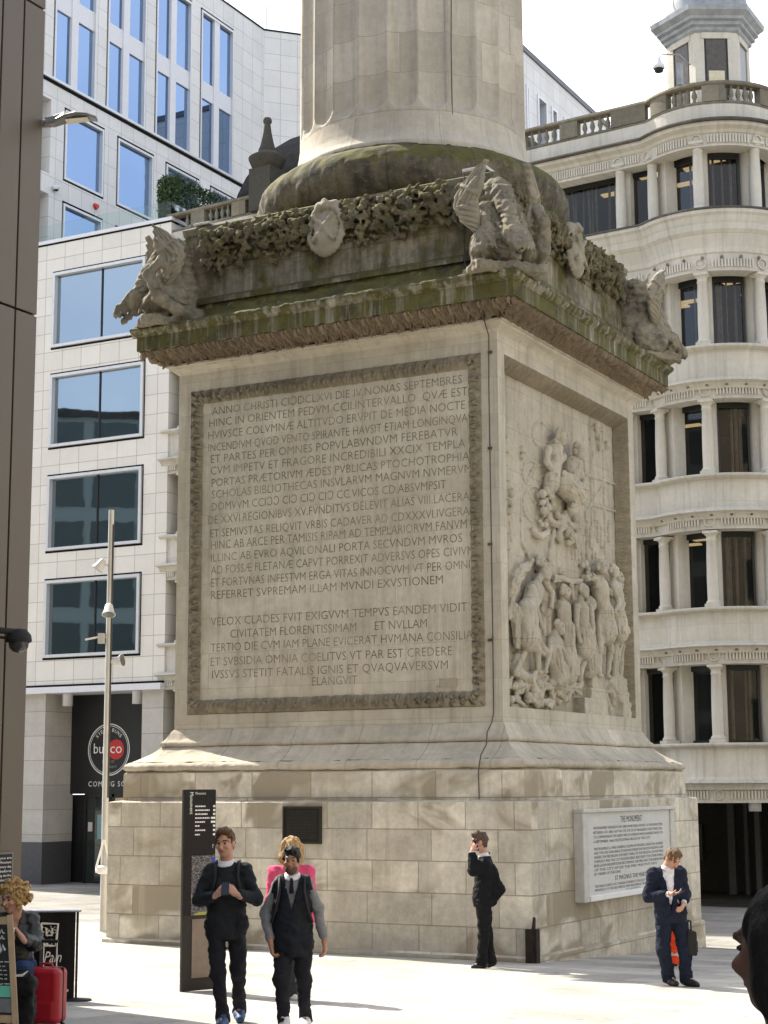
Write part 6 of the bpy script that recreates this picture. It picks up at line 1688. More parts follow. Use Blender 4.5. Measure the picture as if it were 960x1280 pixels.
mb = MB(); h_ = m4.J['haL']; mb.tube([h_-unit(m4.J['haL']-m4.J['elL'])*.03, h_+unit(m4.J['haL']-m4.J['elL'])*.005], .037, 12); mb.build('shirt_cuff', M_WHITE, m4.root)
m4.hair(hairm('grey_brown_hair', (.10, .07, .05)), 'short', 12)
mb = MB(); c_ = m4.J['head']; mb.tube([c_+(-.095, -.055, .02), c_+(-.09, .06, .02)], .007, 6); mb.tube([c_+(-.095, -.055, .02), c_+(.0, -.085, .015)], .006, 6); mb.build('glasses', M_STRAP, m4.root)
held('phone', m4, L(594.5, 1056, -.13), lambda t: b_phone(t, 70, 60), 'pale phone held to the ear of the man in the black suit', 'phone')

# man in a navy suit looking down at his phone
dep = 21.9; sc = CAM_F/dep; L = px_local(838, 1231, sc); gl = ground_at(838, dep)
m5 = Figure('person', gl, 'man in a navy suit and open white shirt looking down at his phone',
  dict(head=L(837, 1077, -.08), neck=L(830.5, 1090, 0), shL=L(814, 1096, -.02), shR=L(848, 1095, .04), elL=L(807, 1124, -.02), elR=L(853, 1119, .05), haL=L(829, 1119, -.25), haR=L(849, 1131, -.10),
       hipL=L(826, 1147, 0), hipR=L(843, 1147, .02), knL=L(823, 1187, -.04), knR=L(849, 1186, -.05), anL=L(830, 1220, .05), anR=L(850.5, 1221, -.02), toeL=L(836, 1227.5, -.10), toeR=L(861, 1228, -.14)),
  (.42, -.62, -.66), 'fair', 1.02, hands=(('L', (.9, -.35, .1), (-.1, .1, 1), .6, 1), ('R', (-.3, -.5, -.4), (-.6, .5, .2), .8, 1)))
m5.trousers(M_NAVY, (.115, .088, .074)); m5.shoes(M_SHOE)
m5.top(M_WHITE, 'shirt', torso=(.125, .105), arm=(.055, .06, .05), hem=.14, sleeves=False, chest_d=.9); m5.collar(M_WHITE, 'shirt_collar', .062)
m5.top(M_NAVY, 'suit_jacket', torso=(.182, .176), hem=-.03, arm=(.084, .074, .058), hem_flare=.02, open_v=(.56, .080), seed=15, cuff=.03, chest_d=.82)
for q in 'LR':
    mb = MB(); h_ = m5.J['ha'+q]; d_ = unit(m5.J['ha'+q]-m5.J['el'+q]); mb.tube([h_-d_*.05, h_+d_*.002], .036, 12); mb.build('shirt_cuff', M_WHITE, m5.root)
m5.hair(hairm('cropped_brown_hair', (.16, .10, .06)), 'short', 14)
held('phone', m5, L(839, 1117.5, -.34), lambda t: b_phone(t, 20, -75), 'small dark phone in the hand of the man in the navy suit', 'phone')
def b_bag(t):
    mb = MB(); mb.box(-.06, -.19, 0, .06, .19, .30); mb.build('bag_body', M_STRAP, t, bevel=.02)
    mb = MB(); mb.tube([(0, -.12, .29), (0, -.10, .42), (0, .10, .42), (0, .12, .29)], .011, 8); mb.build('handle', M_STRAP, t)
    mb = MB(); mb.box(.06, -.15, .04, .075, .15, .18); mb.build('pocket', M_SHOE, t, bevel=.008)
held('laptop_bag', m5, L(857.5, 1194, .05), b_bag, 'black laptop bag hanging behind the leg of the man in the navy suit', 'bag')

# worker in orange behind him
dep = 26.0; sc = CAM_F/dep; L = px_local(838, 1203.5, sc); gl = ground_at(834, dep)
m6 = Figure('person', gl, 'person in orange work trousers mostly hidden behind the man in the navy suit',
  dict(head=L(838, 1085, 0), neck=L(838, 1100, 0), shL=L(828, 1107, 0), shR=L(848, 1107, 0), elL=L(826, 1129, 0), elR=L(849, 1129, 0), haL=L(828, 1150, -.05), haR=L(848, 1150, .05), hipL=L(832, 1149, 0), hipR=L(842, 1149, 0),
       knL=L(831, 1174, .05), knR=L(840, 1174, -.05), anL=L(832, 1197, .15), anR=L(838.5, 1197, -.10), toeL=L(833, 1202, .30), toeR=L(839, 1202, .05)),
  (.1, 1, -.1), 'brown', .95, hands=(('L', (0, .2, -1), (.9, 0, 0), .6, 1), ('R', (0, .2, -1), (-.9, 0, 0), .6, -1)), eyes=False, hh=.014)
m6.trousers(M_ORANGE, (.10, .085, .085)); m6.shoes(M_SHOE); m6.top(M_GILET, 'jacket', torso=(.13, .13), arm=(.06, .05, .045)); m6.hair(bpy.data.materials['black_hair'], 'short', 18)
for q in 'LR':
    mb = MB(); a = m6.J['kn'+q]*.35+m6.J['an'+q]*.65; mb.lathe([(.088, a[2]-.03), (.091, a[2]), (.088, a[2]+.03)], (a[0], a[1]), 16); mb.build('reflective_band', plain('silver_reflective_tape', (.55, .55, .5), .4) if q == 'L' else bpy.data.materials['silver_reflective_tape'], m6.root)

# seated woman with curly hair
dep = 15.9; sc = CAM_F/dep; L = px_local(25, 1280, sc); gl = ground_at(25, dep)
m7 = Figure('person', gl, 'seated woman with curly blonde hair in a black leather jacket',
  dict(head=L(20.5, 1127, -.02), neck=L(24, 1147, .02), shL=L(2, 1156, .02), shR=L(40, 1155, .06), elL=L(-4, 1186, -.05), elR=L(48.5, 1180, .0), haL=L(14, 1178, -.26), haR=L(40, 1171, -.28), hipL=L(10, 1216, .05), hipR=L(34, 1216, .05),
       knL=L(22, 1209, -.40), knR=L(46, 1208, -.36), anL=L(18, 1266, -.34), anR=L(42, 1266, -.28), toeL=L(17, 1274, -.50), toeR=L(42, 1274, -.44)),
  (-.55, -.82, -.14), 'fair', 1.02, hands=(('R', (-.55, -.1, .75), (-.6, -.3, -.3), 1.0, -1), ('L', (.6, -.4, .3), (.3, .5, .3), .8, 1)))
m7.trousers(M_JEAN, (.098, .082, .066), waist=.14); m7.shoes(M_SHOE); m7.top(M_LEATH, 'leather_jacket', torso=(.175, .17), arm=(.085, .074, .056), hem=.03, open_v=(.2, .05)); m7.hair(hairm('curly_blonde_hair', (.50, .33, .15)), 'curly', 6)
def b_cup(t):
    mb = MB(); mb.lathe([(.0, -.07), (.030, -.07), (.042, .06), (.044, .065), (.040, .066), (.036, .05), (.0, .045)], n=24); mb.build('cup_wall', plain('white_paper_cup', (.75, .74, .72), .7, var=.04), t)
    mb = MB(); mb.lathe([(.044, .060), (.047, .064), (.044, .068), (.041, .064)], n=24); mb.build('rim', bpy.data.materials['white_paper_cup'], t)
held('paper_cup', m7, L(27.5, 1168, -.36), b_cup, 'white paper cup in the hand of the seated woman with curly hair', 'cup')
cg = thing('cafe_chair', gl, VIEW_ROT, 'black cafe chair under the seated woman with curly hair', 'chair')
mb = MB(); p = L(22, 1224, .0); mb.box(p[0]-.22, -.2, p[2]-.1, p[0]+.22, .26, p[2]-.065); mb.build('seat', M_STRAP, cg, bevel=.01)
mb = MB(); mb.box(p[0]-.21, .25, p[2]+.08, p[0]+.21, .28, p[2]+.42); mb.build('backrest', M_STRAP, cg, bevel=.01)
for sx in (-.19, .19):
    for sy in (-.17, .25):
        mb = MB(); mb.tube([(p[0]+sx, sy, 0), (p[0]+sx, sy, p[2]-.09 if sy < 0 else p[2]+.42)], .013, 8); mb.build('leg', M_STRAP, cg)

# dark haired woman close to the camera, seen from behind
dep = 3.4; sc = CAM_F/dep; base = at_depth(974, 1190, dep); gl = (base[0], base[1], gz(base[0], base[1])); zt = base[2]-gl[2]
m8 = Figure('person', gl, 'dark haired woman close by at the right edge, face turned away',
  dict(head=(0.012, .02, zt), neck=(.03, -.01, zt-.19), shL=(-.13, .06, zt-.29), shR=(.19, -.07, zt-.29), elL=(-.02, .12, zt-.58), elR=(.25, -.05, zt-.58), haL=(-.02, .25, zt-.80), haR=(.25, .05, zt-.80),
       hipL=(-.04, .04, zt-.74), hipR=(.13, -.04, zt-.74), knL=(-.06, .06, zt-1.12), knR=(.13, -.03, zt-1.12), anL=(-.04, .04, .08), anR=(.14, -.03, .08), toeL=(-.12, .14, .03), toeR=(.06, .07, .03)),
  (-.56, .82, -.06), 'tan', 1.0, hands=(('L', (0, .4, -1), (.9, 0, 0), .6, 1), ('R', (0, .4, -1), (-.9, 0, 0), .6, -1)), hh=.0095)
m8.trousers(M_BLACKT); m8.shoes(M_SHOE); m8.top(cloth('black_coat', (.008, .008, .009)), 'coat', torso=(.175, .165), hem=-.05)
def long_strands(fig, mat, n=900, seed=3):
    r_ = np.random.default_rng(seed); c, r, f, u = fig.J['head'], fig.r, fig.f, fig.u
    mb = MB()
    for i in range(n):
        a = r_.uniform(-.1, 1.45); p0 = c+u*.145-f*.005+r_.normal(0, .006, 3)
        d = -f*math.cos(a)+r*math.sin(a); pts = []
        for t in np.linspace(0, .86, 7):
            th = t*1.45; R_ = .126+r_.normal(0, .0015)
            if t < .72: p = c+u*.02-f*.02+u*R_*math.cos(th*1.3)*1.02+d*R_*math.sin(th*1.3)*.92
            else: p = pts[-1]-u*.075+d*.004+r_.normal(0, .003, 3)
            pts.append(p)
        mb.tube(pts, [.0012]*6+[.0006], 3, cap=False)
    return mb.build('hair_strands', mat, fig.root)
hm = hairm('glossy_black_hair', (.011, .010, .010)); 
def bob(fig, mat):
    c, r, f, u = fig.J['head'], fig.r, fig.f, fig.u; Rm = np.stack([r, f, u], 1); S = SDF(c-.36, c+.24, .008)
    S.ell(c+u*.038-f*.030, (.096, .104, .102), Rm, k=.02); S.ell(c-f*.045-u*.03, (.090, .082, .095), Rm, k=.04)
    S.chain([c-f*.06-u*.02, c-f*.075-u*.12, c-f*.07-u*.26], [.085, .078, .05], k=.05)
    for q in (-1, 1): S.chain([c+r*.078*q+u*.02-f*.035, c+r*.082*q-u*.06-f*.05, c+r*.05*q-u*.16-f*.075], [.03, .034, .02], k=.04)
    S.rough(.010, .05, 4, (1, 1, .3)); S.rough(.005, .015, 5, (1, 1, .15))
    S.ell(c+f*.104-u*.05, (.125, .104, .120), Rm, k=0, op='s')
    return fig.add('hair', S, mat)
bob(m8, hm); long_strands(m8, hm)
# ------------------------------------------------------------------ street furniture and small things
# wayfinding totem
a = np.array([2.94, -11.60]); b = np.array([3.12, -11.16]); dirv = (b-a)/np.linalg.norm(b-a); rz = math.atan2(dirv[1], dirv[0]); W = .44
kz = gz(*a); k = thing('wayfinding_totem', (a[0], a[1], kz), rz, 'tall black wayfinding totem with white lettering and a street map', 'sign')
H = on(224, 987, 0, a[0])[2]-kz; HK = at_depth(223, 987, 19.53)[2]-kz
blk = plain('black_totem_enamel', (.007, .007, .008), .5, .25); brz = plain('totem_bronze_side', (.028, .024, .02), .6, .3)
mb = MB(); mb.box(0, 0, 0, W, .045, HK); mb.build('totem_body', brz, k, bevel=.006)
def kz_(py): return at_depth(223, py, 19.53)[2]-kz
mb = MB(); mb.box(.003, -.012, kz_(1070), W-.003, -.001, HK-.006); mb.build('header_panel', blk, k)
mb = MB(); mb.box(.003, -.010, kz_(1146), .11, -.001, kz_(1071)); mb.build('side_panel', blk, k)
t = NT('street_map_print'); ob_ = t.obj(); v1 = t.n('ShaderNodeTexVoronoi', feature='DISTANCE_TO_EDGE'); v1.inputs['Scale'].default_value = 16; t.l(t.mapv(ob_, (1, 1, 1.6)), v1.inputs['Vector'])
cc = t.mix(t.rng(v1.outputs['Distance'], .03, .07), (.20, .21, .20), t.mix(t.rng(t.noise(ob_, 7, 2), .4, .6), (.015, .018, .03), (.05, .055, .06))); cc = t.mix(t.rng(t.noise(ob_, 3.2, 1), .58, .60), cc, (.32, .33, .06)); t.col(cc, .35, .5)
mb = MB(); mb.box(.112, -.010, kz_(1146), W-.003, -.001, kz_(1071)); mb.build('map_panel', t.m, k)
mb = MB(); mb.box(.13, -.008, kz_(1224), W-.003, -.001, kz_(1151)); mb.build('lower_panel', plain('reflecting_steel_panel', (.20, .165, .13), .45, .4, .3), k)
mb = MB(); y = -.0135
put_text(mb, 'Monument', (.075, y, kz_(990.5)), (0, 0, -1), (1, 0, 0), width=kz_(990)-kz_(1018), cap=.048)
put_text(mb, 'Monument', (.15, y, kz_(993.5)), (1, 0, 0), (0, 0, 1), width=.145, cap=.030)
rr = random.Random(9)
for i, py in enumerate((1009, 1014, 1019, 1024, 1029, 1034, 1039.5, 1045)):
    z = kz_(py); x = .15; L_ = (.14, .20, .17, .20, .14, .06, .14, .07)[i]
    while x < .15+L_: 
        w_ = rr.uniform(.012, .03); mb.box(x, y, z-.004, min(x+w_, .15+L_), y+.001, z+.012); x += w_+.006
    mb.box(.40-.03*(i in (3, 4)), y, z-.008, .43, y+.001, z+.016)
put_text(mb, '?', (.395, y, kz_(1062)), (1, 0, 0), (0, 0, 1), cap=.045)
mb.build('lettering', MAT['white_paint'], k)
mb = MB(); mb.box(.39, -.0125, kz_(1080), .44, -.0105, kz_(1074)); mb.build('map_symbol', plain('blue_symbol', (.02, .06, .45), .5), k)

# tall lighting pole with small floodlights
pp = at_depth(128.5, 1161, 33.2); gz0 = gz(pp[0], pp[1]); sc = CAM_F/33.2
pt = thing('lighting_pole', (pp[0], pp[1], gz0), VIEW_ROT, 'tall slim steel lighting pole carrying four small floodlights left of the monument', 'lamp post')
steel = plain('satin_steel', (.50, .49, .46), .45, .5, .3, var=.1, scale=3)
top = at_depth(135.5, 624, 33.2)[2]-gz0
tl = CAM_F*0
mb = MB(); mb.tube([(0, 0, 0), (0, 0, top*.5), (0, 0, top)], [.068, .064, .056], 16); mb.build('pole', steel, pt)
mb = MB(); mb.box(.045, -.06, 2.6, .070, -.025, top-.3); mb.build('cable_slot', plain('dark_slot', (.06, .055, .05), .6), pt)
def zpx(py): return at_depth(131, py, 33.2)[2]-gz0
def flood(z, d, tilt, sz):
    d = unit(d); o_ = np.array([0, 0, z]); p = o_+d*.2; n_ = unit(d*.6+np.array([0, 0, tilt]))
    mb = MB(); mb.tube([o_, o_+d*.12, p-n_*.05], .022, 8); fl = mb.build('floodlight', steel, pt)
    mb = MB(); mb.tube([p-n_*.13, p-n_*.10, p+n_*.05, p+n_*.11], [.05*sz, .085*sz, .12*sz, .155*sz], 16); mb.build('lamp_housing', plain('pale_lamp_housing', (.5, .5, .48), .45) if 'pale_lamp_housing' not in bpy.data.materials else bpy.data.materials['pale_lamp_housing'], fl)
    mb = MB(); mb.tube([p+n_*.105, p+n_*.112], [.145*sz, .14*sz], 16); mb.build('lens', plain('lamp_lens', (.10, .11, .11), .2) if 'lamp_lens' not in bpy.data.materials else bpy.data.materials['lamp_lens'], fl)
flood(zpx(697), (-1, -.2, 0), -.9, .85); flood(zpx(757), (.1, -1, 0), -1.4, .9); flood(zpx(823), (1, -.3, 0), .1, .85)
mb = MB(); z = zpx(792); mb.tube([(0, -.02, z), (-.15, -.05, z+.02), (-.22, -.08, z), (-.45, -.12, z-.05)], .02, 6); mb.box(-.20, -.14, z-.12, -.08, .0, z+.08); mb.build('bracket_arm', steel, pt)
mb = MB(); mb.lathe([(.10, zpx(1093)), (.17, zpx(1091)), (.17, zpx(1086)), (.10, zpx(1082))], n=16); mb.build('collar', MAT['white_paint'], pt)
for s_ in (-1, 1):
    mb = MB(); mb.tube([(0, -.09, zpx(1050)), (.14*s_, -.10, zpx(1085))], .022, 6); mb.build('stay', MAT['white_paint'], pt)
mb = MB(); mb.lathe([(.09, 0), (.20, 0), (.20, .02), (.11, .03)], n=20); mb.build('base_plate', steel, pt)

# information board on the relief side
ib = thing('information_board', (4.0, -.06, .78), 0, 'white information board headed The Monument on the plinth, shorter lower heading beneath', 'sign')
mb = MB(); mb.box(.02, -2.20, .02, .13, 2.20, 1.42); mb.build('board', plain('off_white_board', (.55, .545, .52), .5, var=.05, scale=2), ib, bevel=.01)
mb = MB(); mb.box(.0, -2.26, 1.41, .19, 2.26, 1.47); mb.build('top_cap', plain('pale_grey_board_edge', (.5, .49, .45), .5), ib, bevel=.01)
mb = MB(); mb.box(.0, -2.0, 0, .18, 2.24, .09); mb.build('bottom_ledge', plain('white_board_ledge', (.75, .75, .73), .5, var=.04), ib, bevel=.01)
mb = MB(); mb.box(.0, -2.25, .0, .17, -2.02, 1.41); mb.build('end_frame', bpy.data.materials['pale_grey_board_edge'], ib, bevel=.01)
mb = MB(); mb.box(.0, 2.02, .09, .155, 2.24, 1.41); mb.build('end_frame', bpy.data.materials['pale_grey_board_edge'], ib, bevel=.01)
mb = MB(); X = .1335
def bt(txt, yc, z, cap, width=None, al='C'): put_text(mb, txt, (X, yc, z), (0, 1, 0), (0, 0, 1), width=width, cap=cap, align=al)
bt('THE MONUMENT', .05, 1.23, .105, 1.05)
rows = ['THE MONUMENT DESIGNED BY SIR CHRISTOPHER WREN WAS BUILT OF PORTLAND STONE', 'BETWEEN 1671 AND 1677 ON THE SITE OF ST MARGARETS FISH STREET HILL', 'TO COMMEMORATE THE GREAT FIRE OF LONDON WHICH BURNED FROM 2 TO', '6 SEPTEMBER 1666 DESTROYING MUCH OF THE CITY',
        'THE MONUMENT IS A FREE STANDING COLUMN OF THE DORIC ORDER TWO HUNDRED', 'AND TWO FEET HIGH BEING ITS DISTANCE FROM THE PLACE IN PUDDING LANE', 'WHERE THE FIRE BEGAN THE WEST PANEL OF THE PEDESTAL SHOWS KING', 'CHARLES II AND THE CITY IN RUINS BEING RESTORED THE OTHER PANELS', 'BEAR LATIN INSCRIPTIONS RECORDING THE FIRE AND THE REBUILDING', 'OF THE CITY AFTER THE FIRE WAS PUT OUT', 'BY ORDER OF THE KING']
zs = [1.135, 1.062, .989, .916, .80, .733, .666, .599, .532, .465, .398]
for i, (t_, z) in enumerate(zip(rows, zs)):
    wd = 3.35 if i not in (3, 9, 10) else (2.7, 3.0, 1.2)[(3, 9, 10).index(i)]
    bt(t_, -1.72, z, .044, wd, 'L')
bt('ST MAGNUS THE MARTYR', .05, .285, .075, 1.7)
bt('THE PARISH CHURCH OF ST MAGNUS STANDS AT THE FOOT OF THE HILL NEAR THE', -1.72, .205, .040, 3.3, 'L'); bt('APPROACH TO THE OLD BRIDGE AND WAS REBUILT AFTER THE FIRE', -1.72, .145, .040, 2.9, 'L'); bt('CITY OF LONDON', .05, .105, .022, .7)
mb.build('lettering', plain('dark_grey_lettering', (.09, .09, .09), .7, var=.05), ib)
# dark bronze plaque
pl = thing('bronze_plaque', (-.045, -4.0, 2.01), 0, 'small square dark bronze plaque on the plinth below the inscription', 'plaque')
mb = MB(); mb.box(-.365, -.035, -.30, .365, -.0, .30); mb.build('plate', plain('dark_bronze', (.022, .02, .018), .4, .5, .5), pl, bevel=.006)
mb = MB()
for a_ in ((-.365, -.045, -.30, .365, -.034, -.27), (-.365, -.045, .27, .365, -.034, .30), (-.365, -.045, -.27, -.335, -.034, .27), (.335, -.045, -.27, .365, -.034, .27)): mb.box(*a_)
mb.build('border', plain('worn_bronze_edge', (.05, .045, .038), .4, .5, .6), pl)
mb = MB(); rr = random.Random(3)
for i in range(13):
    x = -.28
    while x < .26: w_ = rr.uniform(.02, .06); mb.box(x, -.038, .21-i*.035, min(x+w_, .28), -.034, .225-i*.035); x += w_+.015
mb.build('raised_lettering', bpy.data.materials['worn_bronze_edge'], pl)
# iron corner guard
cgd = thing('corner_guard', (4.03, -4.03, gz(4, -4)), 0, 'short dark rusty iron guard standing against the near corner of the plinth', 'corner guard')
iron = plain('rusty_dark_iron', (.03, .022, .018), .8, .2, var=.4)
mb = MB(); mb.box(-.10, -.10, -.02, .04, -.03, .50); mb.build('plate', iron, cgd, bevel=.004)
mb = MB(); mb.prism([(.0, .50), (.045, .50), (.05, .66), (.03, .68), (.02, .60)], -.09, -.03, axis=1); mb.build('pointed_top', iron, cgd)
mb = MB(); mb.box(.043, -.08, -.02, .075, .05, .50); mb.build('side_plate', iron, cgd)

# cafe windbreak
dep = 18.6; sc = CAM_F/dep; L = px_local(98, 1240, sc); gl = ground_at(98, dep)
wb = thing('cafe_windbreak', gl, VIEW_ROT+math.radians(6), 'black fabric cafe windbreak with a white bakery logo and lettering', 'windbreak')
fab = cloth('black_canvas', (.012, .011, .011), .9)
Hh = L(98, 1134)[2]
P = np.zeros((30, 14, 3)); xs_ = np.linspace(-1.75, .0, 30); zs_ = np.linspace(.02, Hh, 14)
for i, x in enumerate(xs_):
    for j, z in enumerate(zs_): P[i, j] = (x, .012*math.sin(x*9+z*3)+.01*math.sin(x*23), z-.02*abs(math.sin(x*4))*(z < .2))
mb = MB(); mb.grid(P, flip=False); P2 = P.copy(); P2[:, :, 1] += .012; mb.grid(P2, flip=True); mb.build('canvas', fab, wb)
ch = plain('chrome_tube', (.6, .6, .6), .2, .5, .9)
mb = MB(); mb.tube([(-1.8, .0, Hh+.015), (.06, 0, Hh+.015)], .018, 10); mb.build('top_rail', ch, wb)
for x in (-1.78, .02):
    mb = MB(); mb.tube([(x, .02, 0), (x, .02, Hh+.03)], .014, 10); mb.build('post', M_STRAP, wb)
    mb = MB(); mb.lathe([(0, 0), (.17, 0), (.17, .012), (.03, .03), (0, .03)], (x, 0), 20); mb.build('foot', M_STRAP, wb)
mb = MB(); y = -.035
def wl(px, py): q_ = L(px, py); return (q_[0], y, q_[2])
def stroke(pts, r=.007): mb.tube([wl(*p) for p in pts], r, 5)
def zo(zx, zy): return (zx/5.57, 1050+zy/5.57)
stroke([zo(315, 540), zo(430, 545), zo(418, 690), zo(380, 690), zo(310, 680), zo(320, 600), zo(315, 540)], .013)
stroke([zo(350, 570), zo(352, 620), zo(390, 620), zo(392, 572)], .012); stroke([zo(355, 610), zo(370, 585), zo(388, 608)], .008); stroke([zo(320, 690), zo(345, 650), zo(365, 660), zo(350, 695)], .012)
rr = random.Random(5)
for i in range(34):
    q_ = zo(rr.uniform(325, 418), rr.uniform(560, 680)); stroke([q_, (q_[0]+.8, q_[1]+rr.uniform(-.6, .6))], .008)
put_text(mb, 'le Pain', (L(48, 0)[0], y, L(0, 1193.5)[2]), (1, 0, 0), (0, 0, 1), width=.30, cap=.115, shear=.35)
put_text(mb, 'QUOTIDIEN', (L(45, 0)[0], y, L(0, 1204.5)[2]), (1, 0, 0), (0, 0, 1), width=.34, cap=.028, spacing=1.3)
mb.box(L(87, 0)[0], y, L(0, 1229)[2], L(91.5, 0)[0], y+.002, L(0, 1226)[2])
mb.build('printed_logo', plain('cream_print', (.62, .56, .48), .8, var=.05), wb)
# chalkboard A frame
dep = 14.9; sc = CAM_F/dep; L = px_local(20, 1289, sc); gl = ground_at(20, dep)
af = thing('chalkboard_stand', gl, VIEW_ROT, 'wooden A frame chalkboard covered in white chalk writing at the left edge', 'chalkboard')
wood = plain('pale_pine', (.34, .25, .15), .6, var=.2, scale=8); chalk = plain('blackboard', (.02, .022, .022), .85, var=.3)
TR, BR = L(16.5, 1141, .0), L(38, 1286, -.30); TL, BL = TR+(-.52, .12, .0), BR+(-.52, .12, 0)
def bar(mb, p, q, w_, d_):
    ax = unit(np.array(q)-np.array(p)); fr = unit(np.cross(ax, (1, .0, 0))); lt = np.cross(fr, ax); c_ = (np.array(p)+np.array(q))/2
    mb.obox(c_, (w_, d_, np.linalg.norm(np.array(q)-np.array(p))/2), np.stack([lt, fr, ax], 1))
for p, q in ((TR, BR), (TL, BL)):
    mb = MB(); bar(mb, p, q, .026, .014); mb.build('stile', wood, af, bevel=.004)
    mb = MB(); bar(mb, np.array(p)+(-.06, .03, -.02), np.array(q)+(-.16, .45, 0), .02, .012); mb.build('back_leg', wood, af)
def bl(u_, v_, off=0.0): return TL+(TR-TL)*u_+(BL-TL)*v_+np.array([0, -off, 0])
n_ = unit(np.cross(BL-TL, TR-TL)); n_ = n_ if n_[1] < 0 else -n_
for v_ in (.02, .80):
    mb = MB(); mb.add([bl(u, v)+n_*o for o in (.012, -.012) for u, v in ((.0, v_), (1, v_), (1, v_+.06), (0, v_+.06))], [(0, 1, 2, 3), (7, 6, 5, 4), (0, 4, 5, 1), (1, 5, 6, 2), (2, 6, 7, 3), (3, 7, 4, 0)]); mb.build('rail', wood, af)
mb = MB(); mb.add([bl(u, v)+n_*o for o in (.006, -.006) for u, v in ((.03, .08), (.97, .08), (.97, .80), (.03, .80))], [(0, 1, 2, 3), (7, 6, 5, 4), (0, 4, 5, 1), (1, 5, 6, 2), (2, 6, 7, 3), (3, 7, 4, 0)]); mb.build('blackboard', chalk, af)
mb = MB(); rr = random.Random(8)
def cs(pts, r=.004): mb.tube([bl(u, v)+n_*.008 for u, v in pts], r, 4)
for w0 in (.12, .17):
    u = .1
    while u < .9: cs([(u, w0+.03), (u+.03, w0), (u+.05, w0+.03), (u+.08, w0+rr.uniform(0, .03))], .005); u += .12
u = .25
while u < .9: cs([(u, .26), (u+.02, .20), (u+.06, .31), (u+.1, .24), (u+.13, .29)], .010); u += .17
for i in range(6):
    v_ = .38+i*.035; u = .1+.05*(i % 2)
    while u < .9:
        w_ = rr.uniform(.04, .1); cs([(u, v_), (u+w_*.5, v_+rr.uniform(-.01, .01)), (u+w_, v_)], .004); u += w_+.03
mb.build('chalk_writing', plain('white_chalk', (.6, .6, .57), .95, var=.3), af)
for (u0, v0, u1, v1, c_, nm) in ((.72, .57, .95, .66, (.12, .45, .33), 'teal_note'), (.38, .60, .68, .68, (.4, .2, .14), 'brick_note'), (.40, .69, .68, .78, (.45, .25, .17), 'salmon_note'), (.72, .67, .95, .78, (.15, .16, .17), 'grey_note')):
    mb = MB(); mb.add([bl(u, v)+n_*.010 for u, v in ((u0, v0), (u1, v0), (u1, v1), (u0, v1))], [(0, 1, 2, 3)]); mb.build('chalk_drawing', plain(nm, c_, .9), af)
# black tote at the woman's feet
dep = 15.15; sc = CAM_F/dep; L = px_local(34, 1279, sc); gl = ground_at(34, dep)
tb = thing('tote_bag', (gl[0], gl[1], gl[2]), VIEW_ROT, 'soft black bag on the ground between the seated woman and the red suitcase', 'bag')
S = SDF((-.26, -.2, -.02), (.26, .22, .62), .014); S.box((-.03, -.02, .24), (.15, .09, .24), rad=.05, k=.03); S.ell((.0, -.03, .44), (.13, .10, .09), k=.06); S.rough(.025, .1, 3); S.rough(.012, .04, 4); S.cut((0, 0, .002), (0, 0, -1))
sdf_obj('bag_body', S, cloth('black_nylon', (.010, .010, .012), .6), tb)
mb = MB(); mb.tube([(-.1, -.08, .46), (-.03, -.10, .56), (.06, -.10, .57), (.12, -.08, .46)], .010, 6); mb.build('handle', M_STRAP, tb)
mb = MB(); mb.tube([(-.05, -.13, .52), (.03, -.135, .525), (.075, -.13, .56)], [.008, .012, .004], 6); mb.build('white_strap_end', MAT['white_paint'], tb)
# red suitcase
dep = 15.7; sc = CAM_F/dep; L = px_local(64, 1279, sc); gl = ground_at(64, dep)
su = thing('suitcase', gl, VIEW_ROT+math.radians(-14), 'red hard shell suitcase with raised telescopic handle', 'suitcase')
red = plain('red_suitcase_shell', (.36, .008, .018), .4, .5, var=.08)
S = SDF((-.25, -.2, -.02), (.25, .2, .60), .0105); S.box((0, 0, .30), (.165, .115, .245), rad=.05, k=.01)
for x in (-.085, .085): S.box((x, -.118, .30), (.004, .008, .20), rad=.003, k=0, op='s')
S.box((0, -.112, .17), (.12, .012, .085), rad=.02, k=.012)
S.box((0, 0, .30), (.004, .13, .25), rad=.002, op='s') if False else None
sdf_obj('shell', S, red, su)
mb = MB(); mb.box(-.168, -.006, .06, .168, .006, .547); mb.build('zip_seam', M_STRAP, su)
for x in (-.085, .045):
    mb = MB(); mb.tube([(x, .10, .50), (x, .10, .76)], .009, 8); mb.build('handle_tube', ch, su)
mb = MB(); mb.tube([(-.10, .10, .765), (.06, .10, .765)], .016, 8); mb.build('handle_grip', M_STRAP, su)
mb = MB(); mb.tube([(-.06, .0, .545), (-.05, 0, .575), (.05, 0, .575), (.06, 0, .545)], .011, 8); mb.build('carry_handle', red, su)
for x in (-.13, .13):
    for y_ in (-.08, .08):
        mb = MB(); mb.tube([(x-.012, y_, .028), (x+.012, y_, .028)], .028, 14); mb.build('wheel', M_STRAP, su)
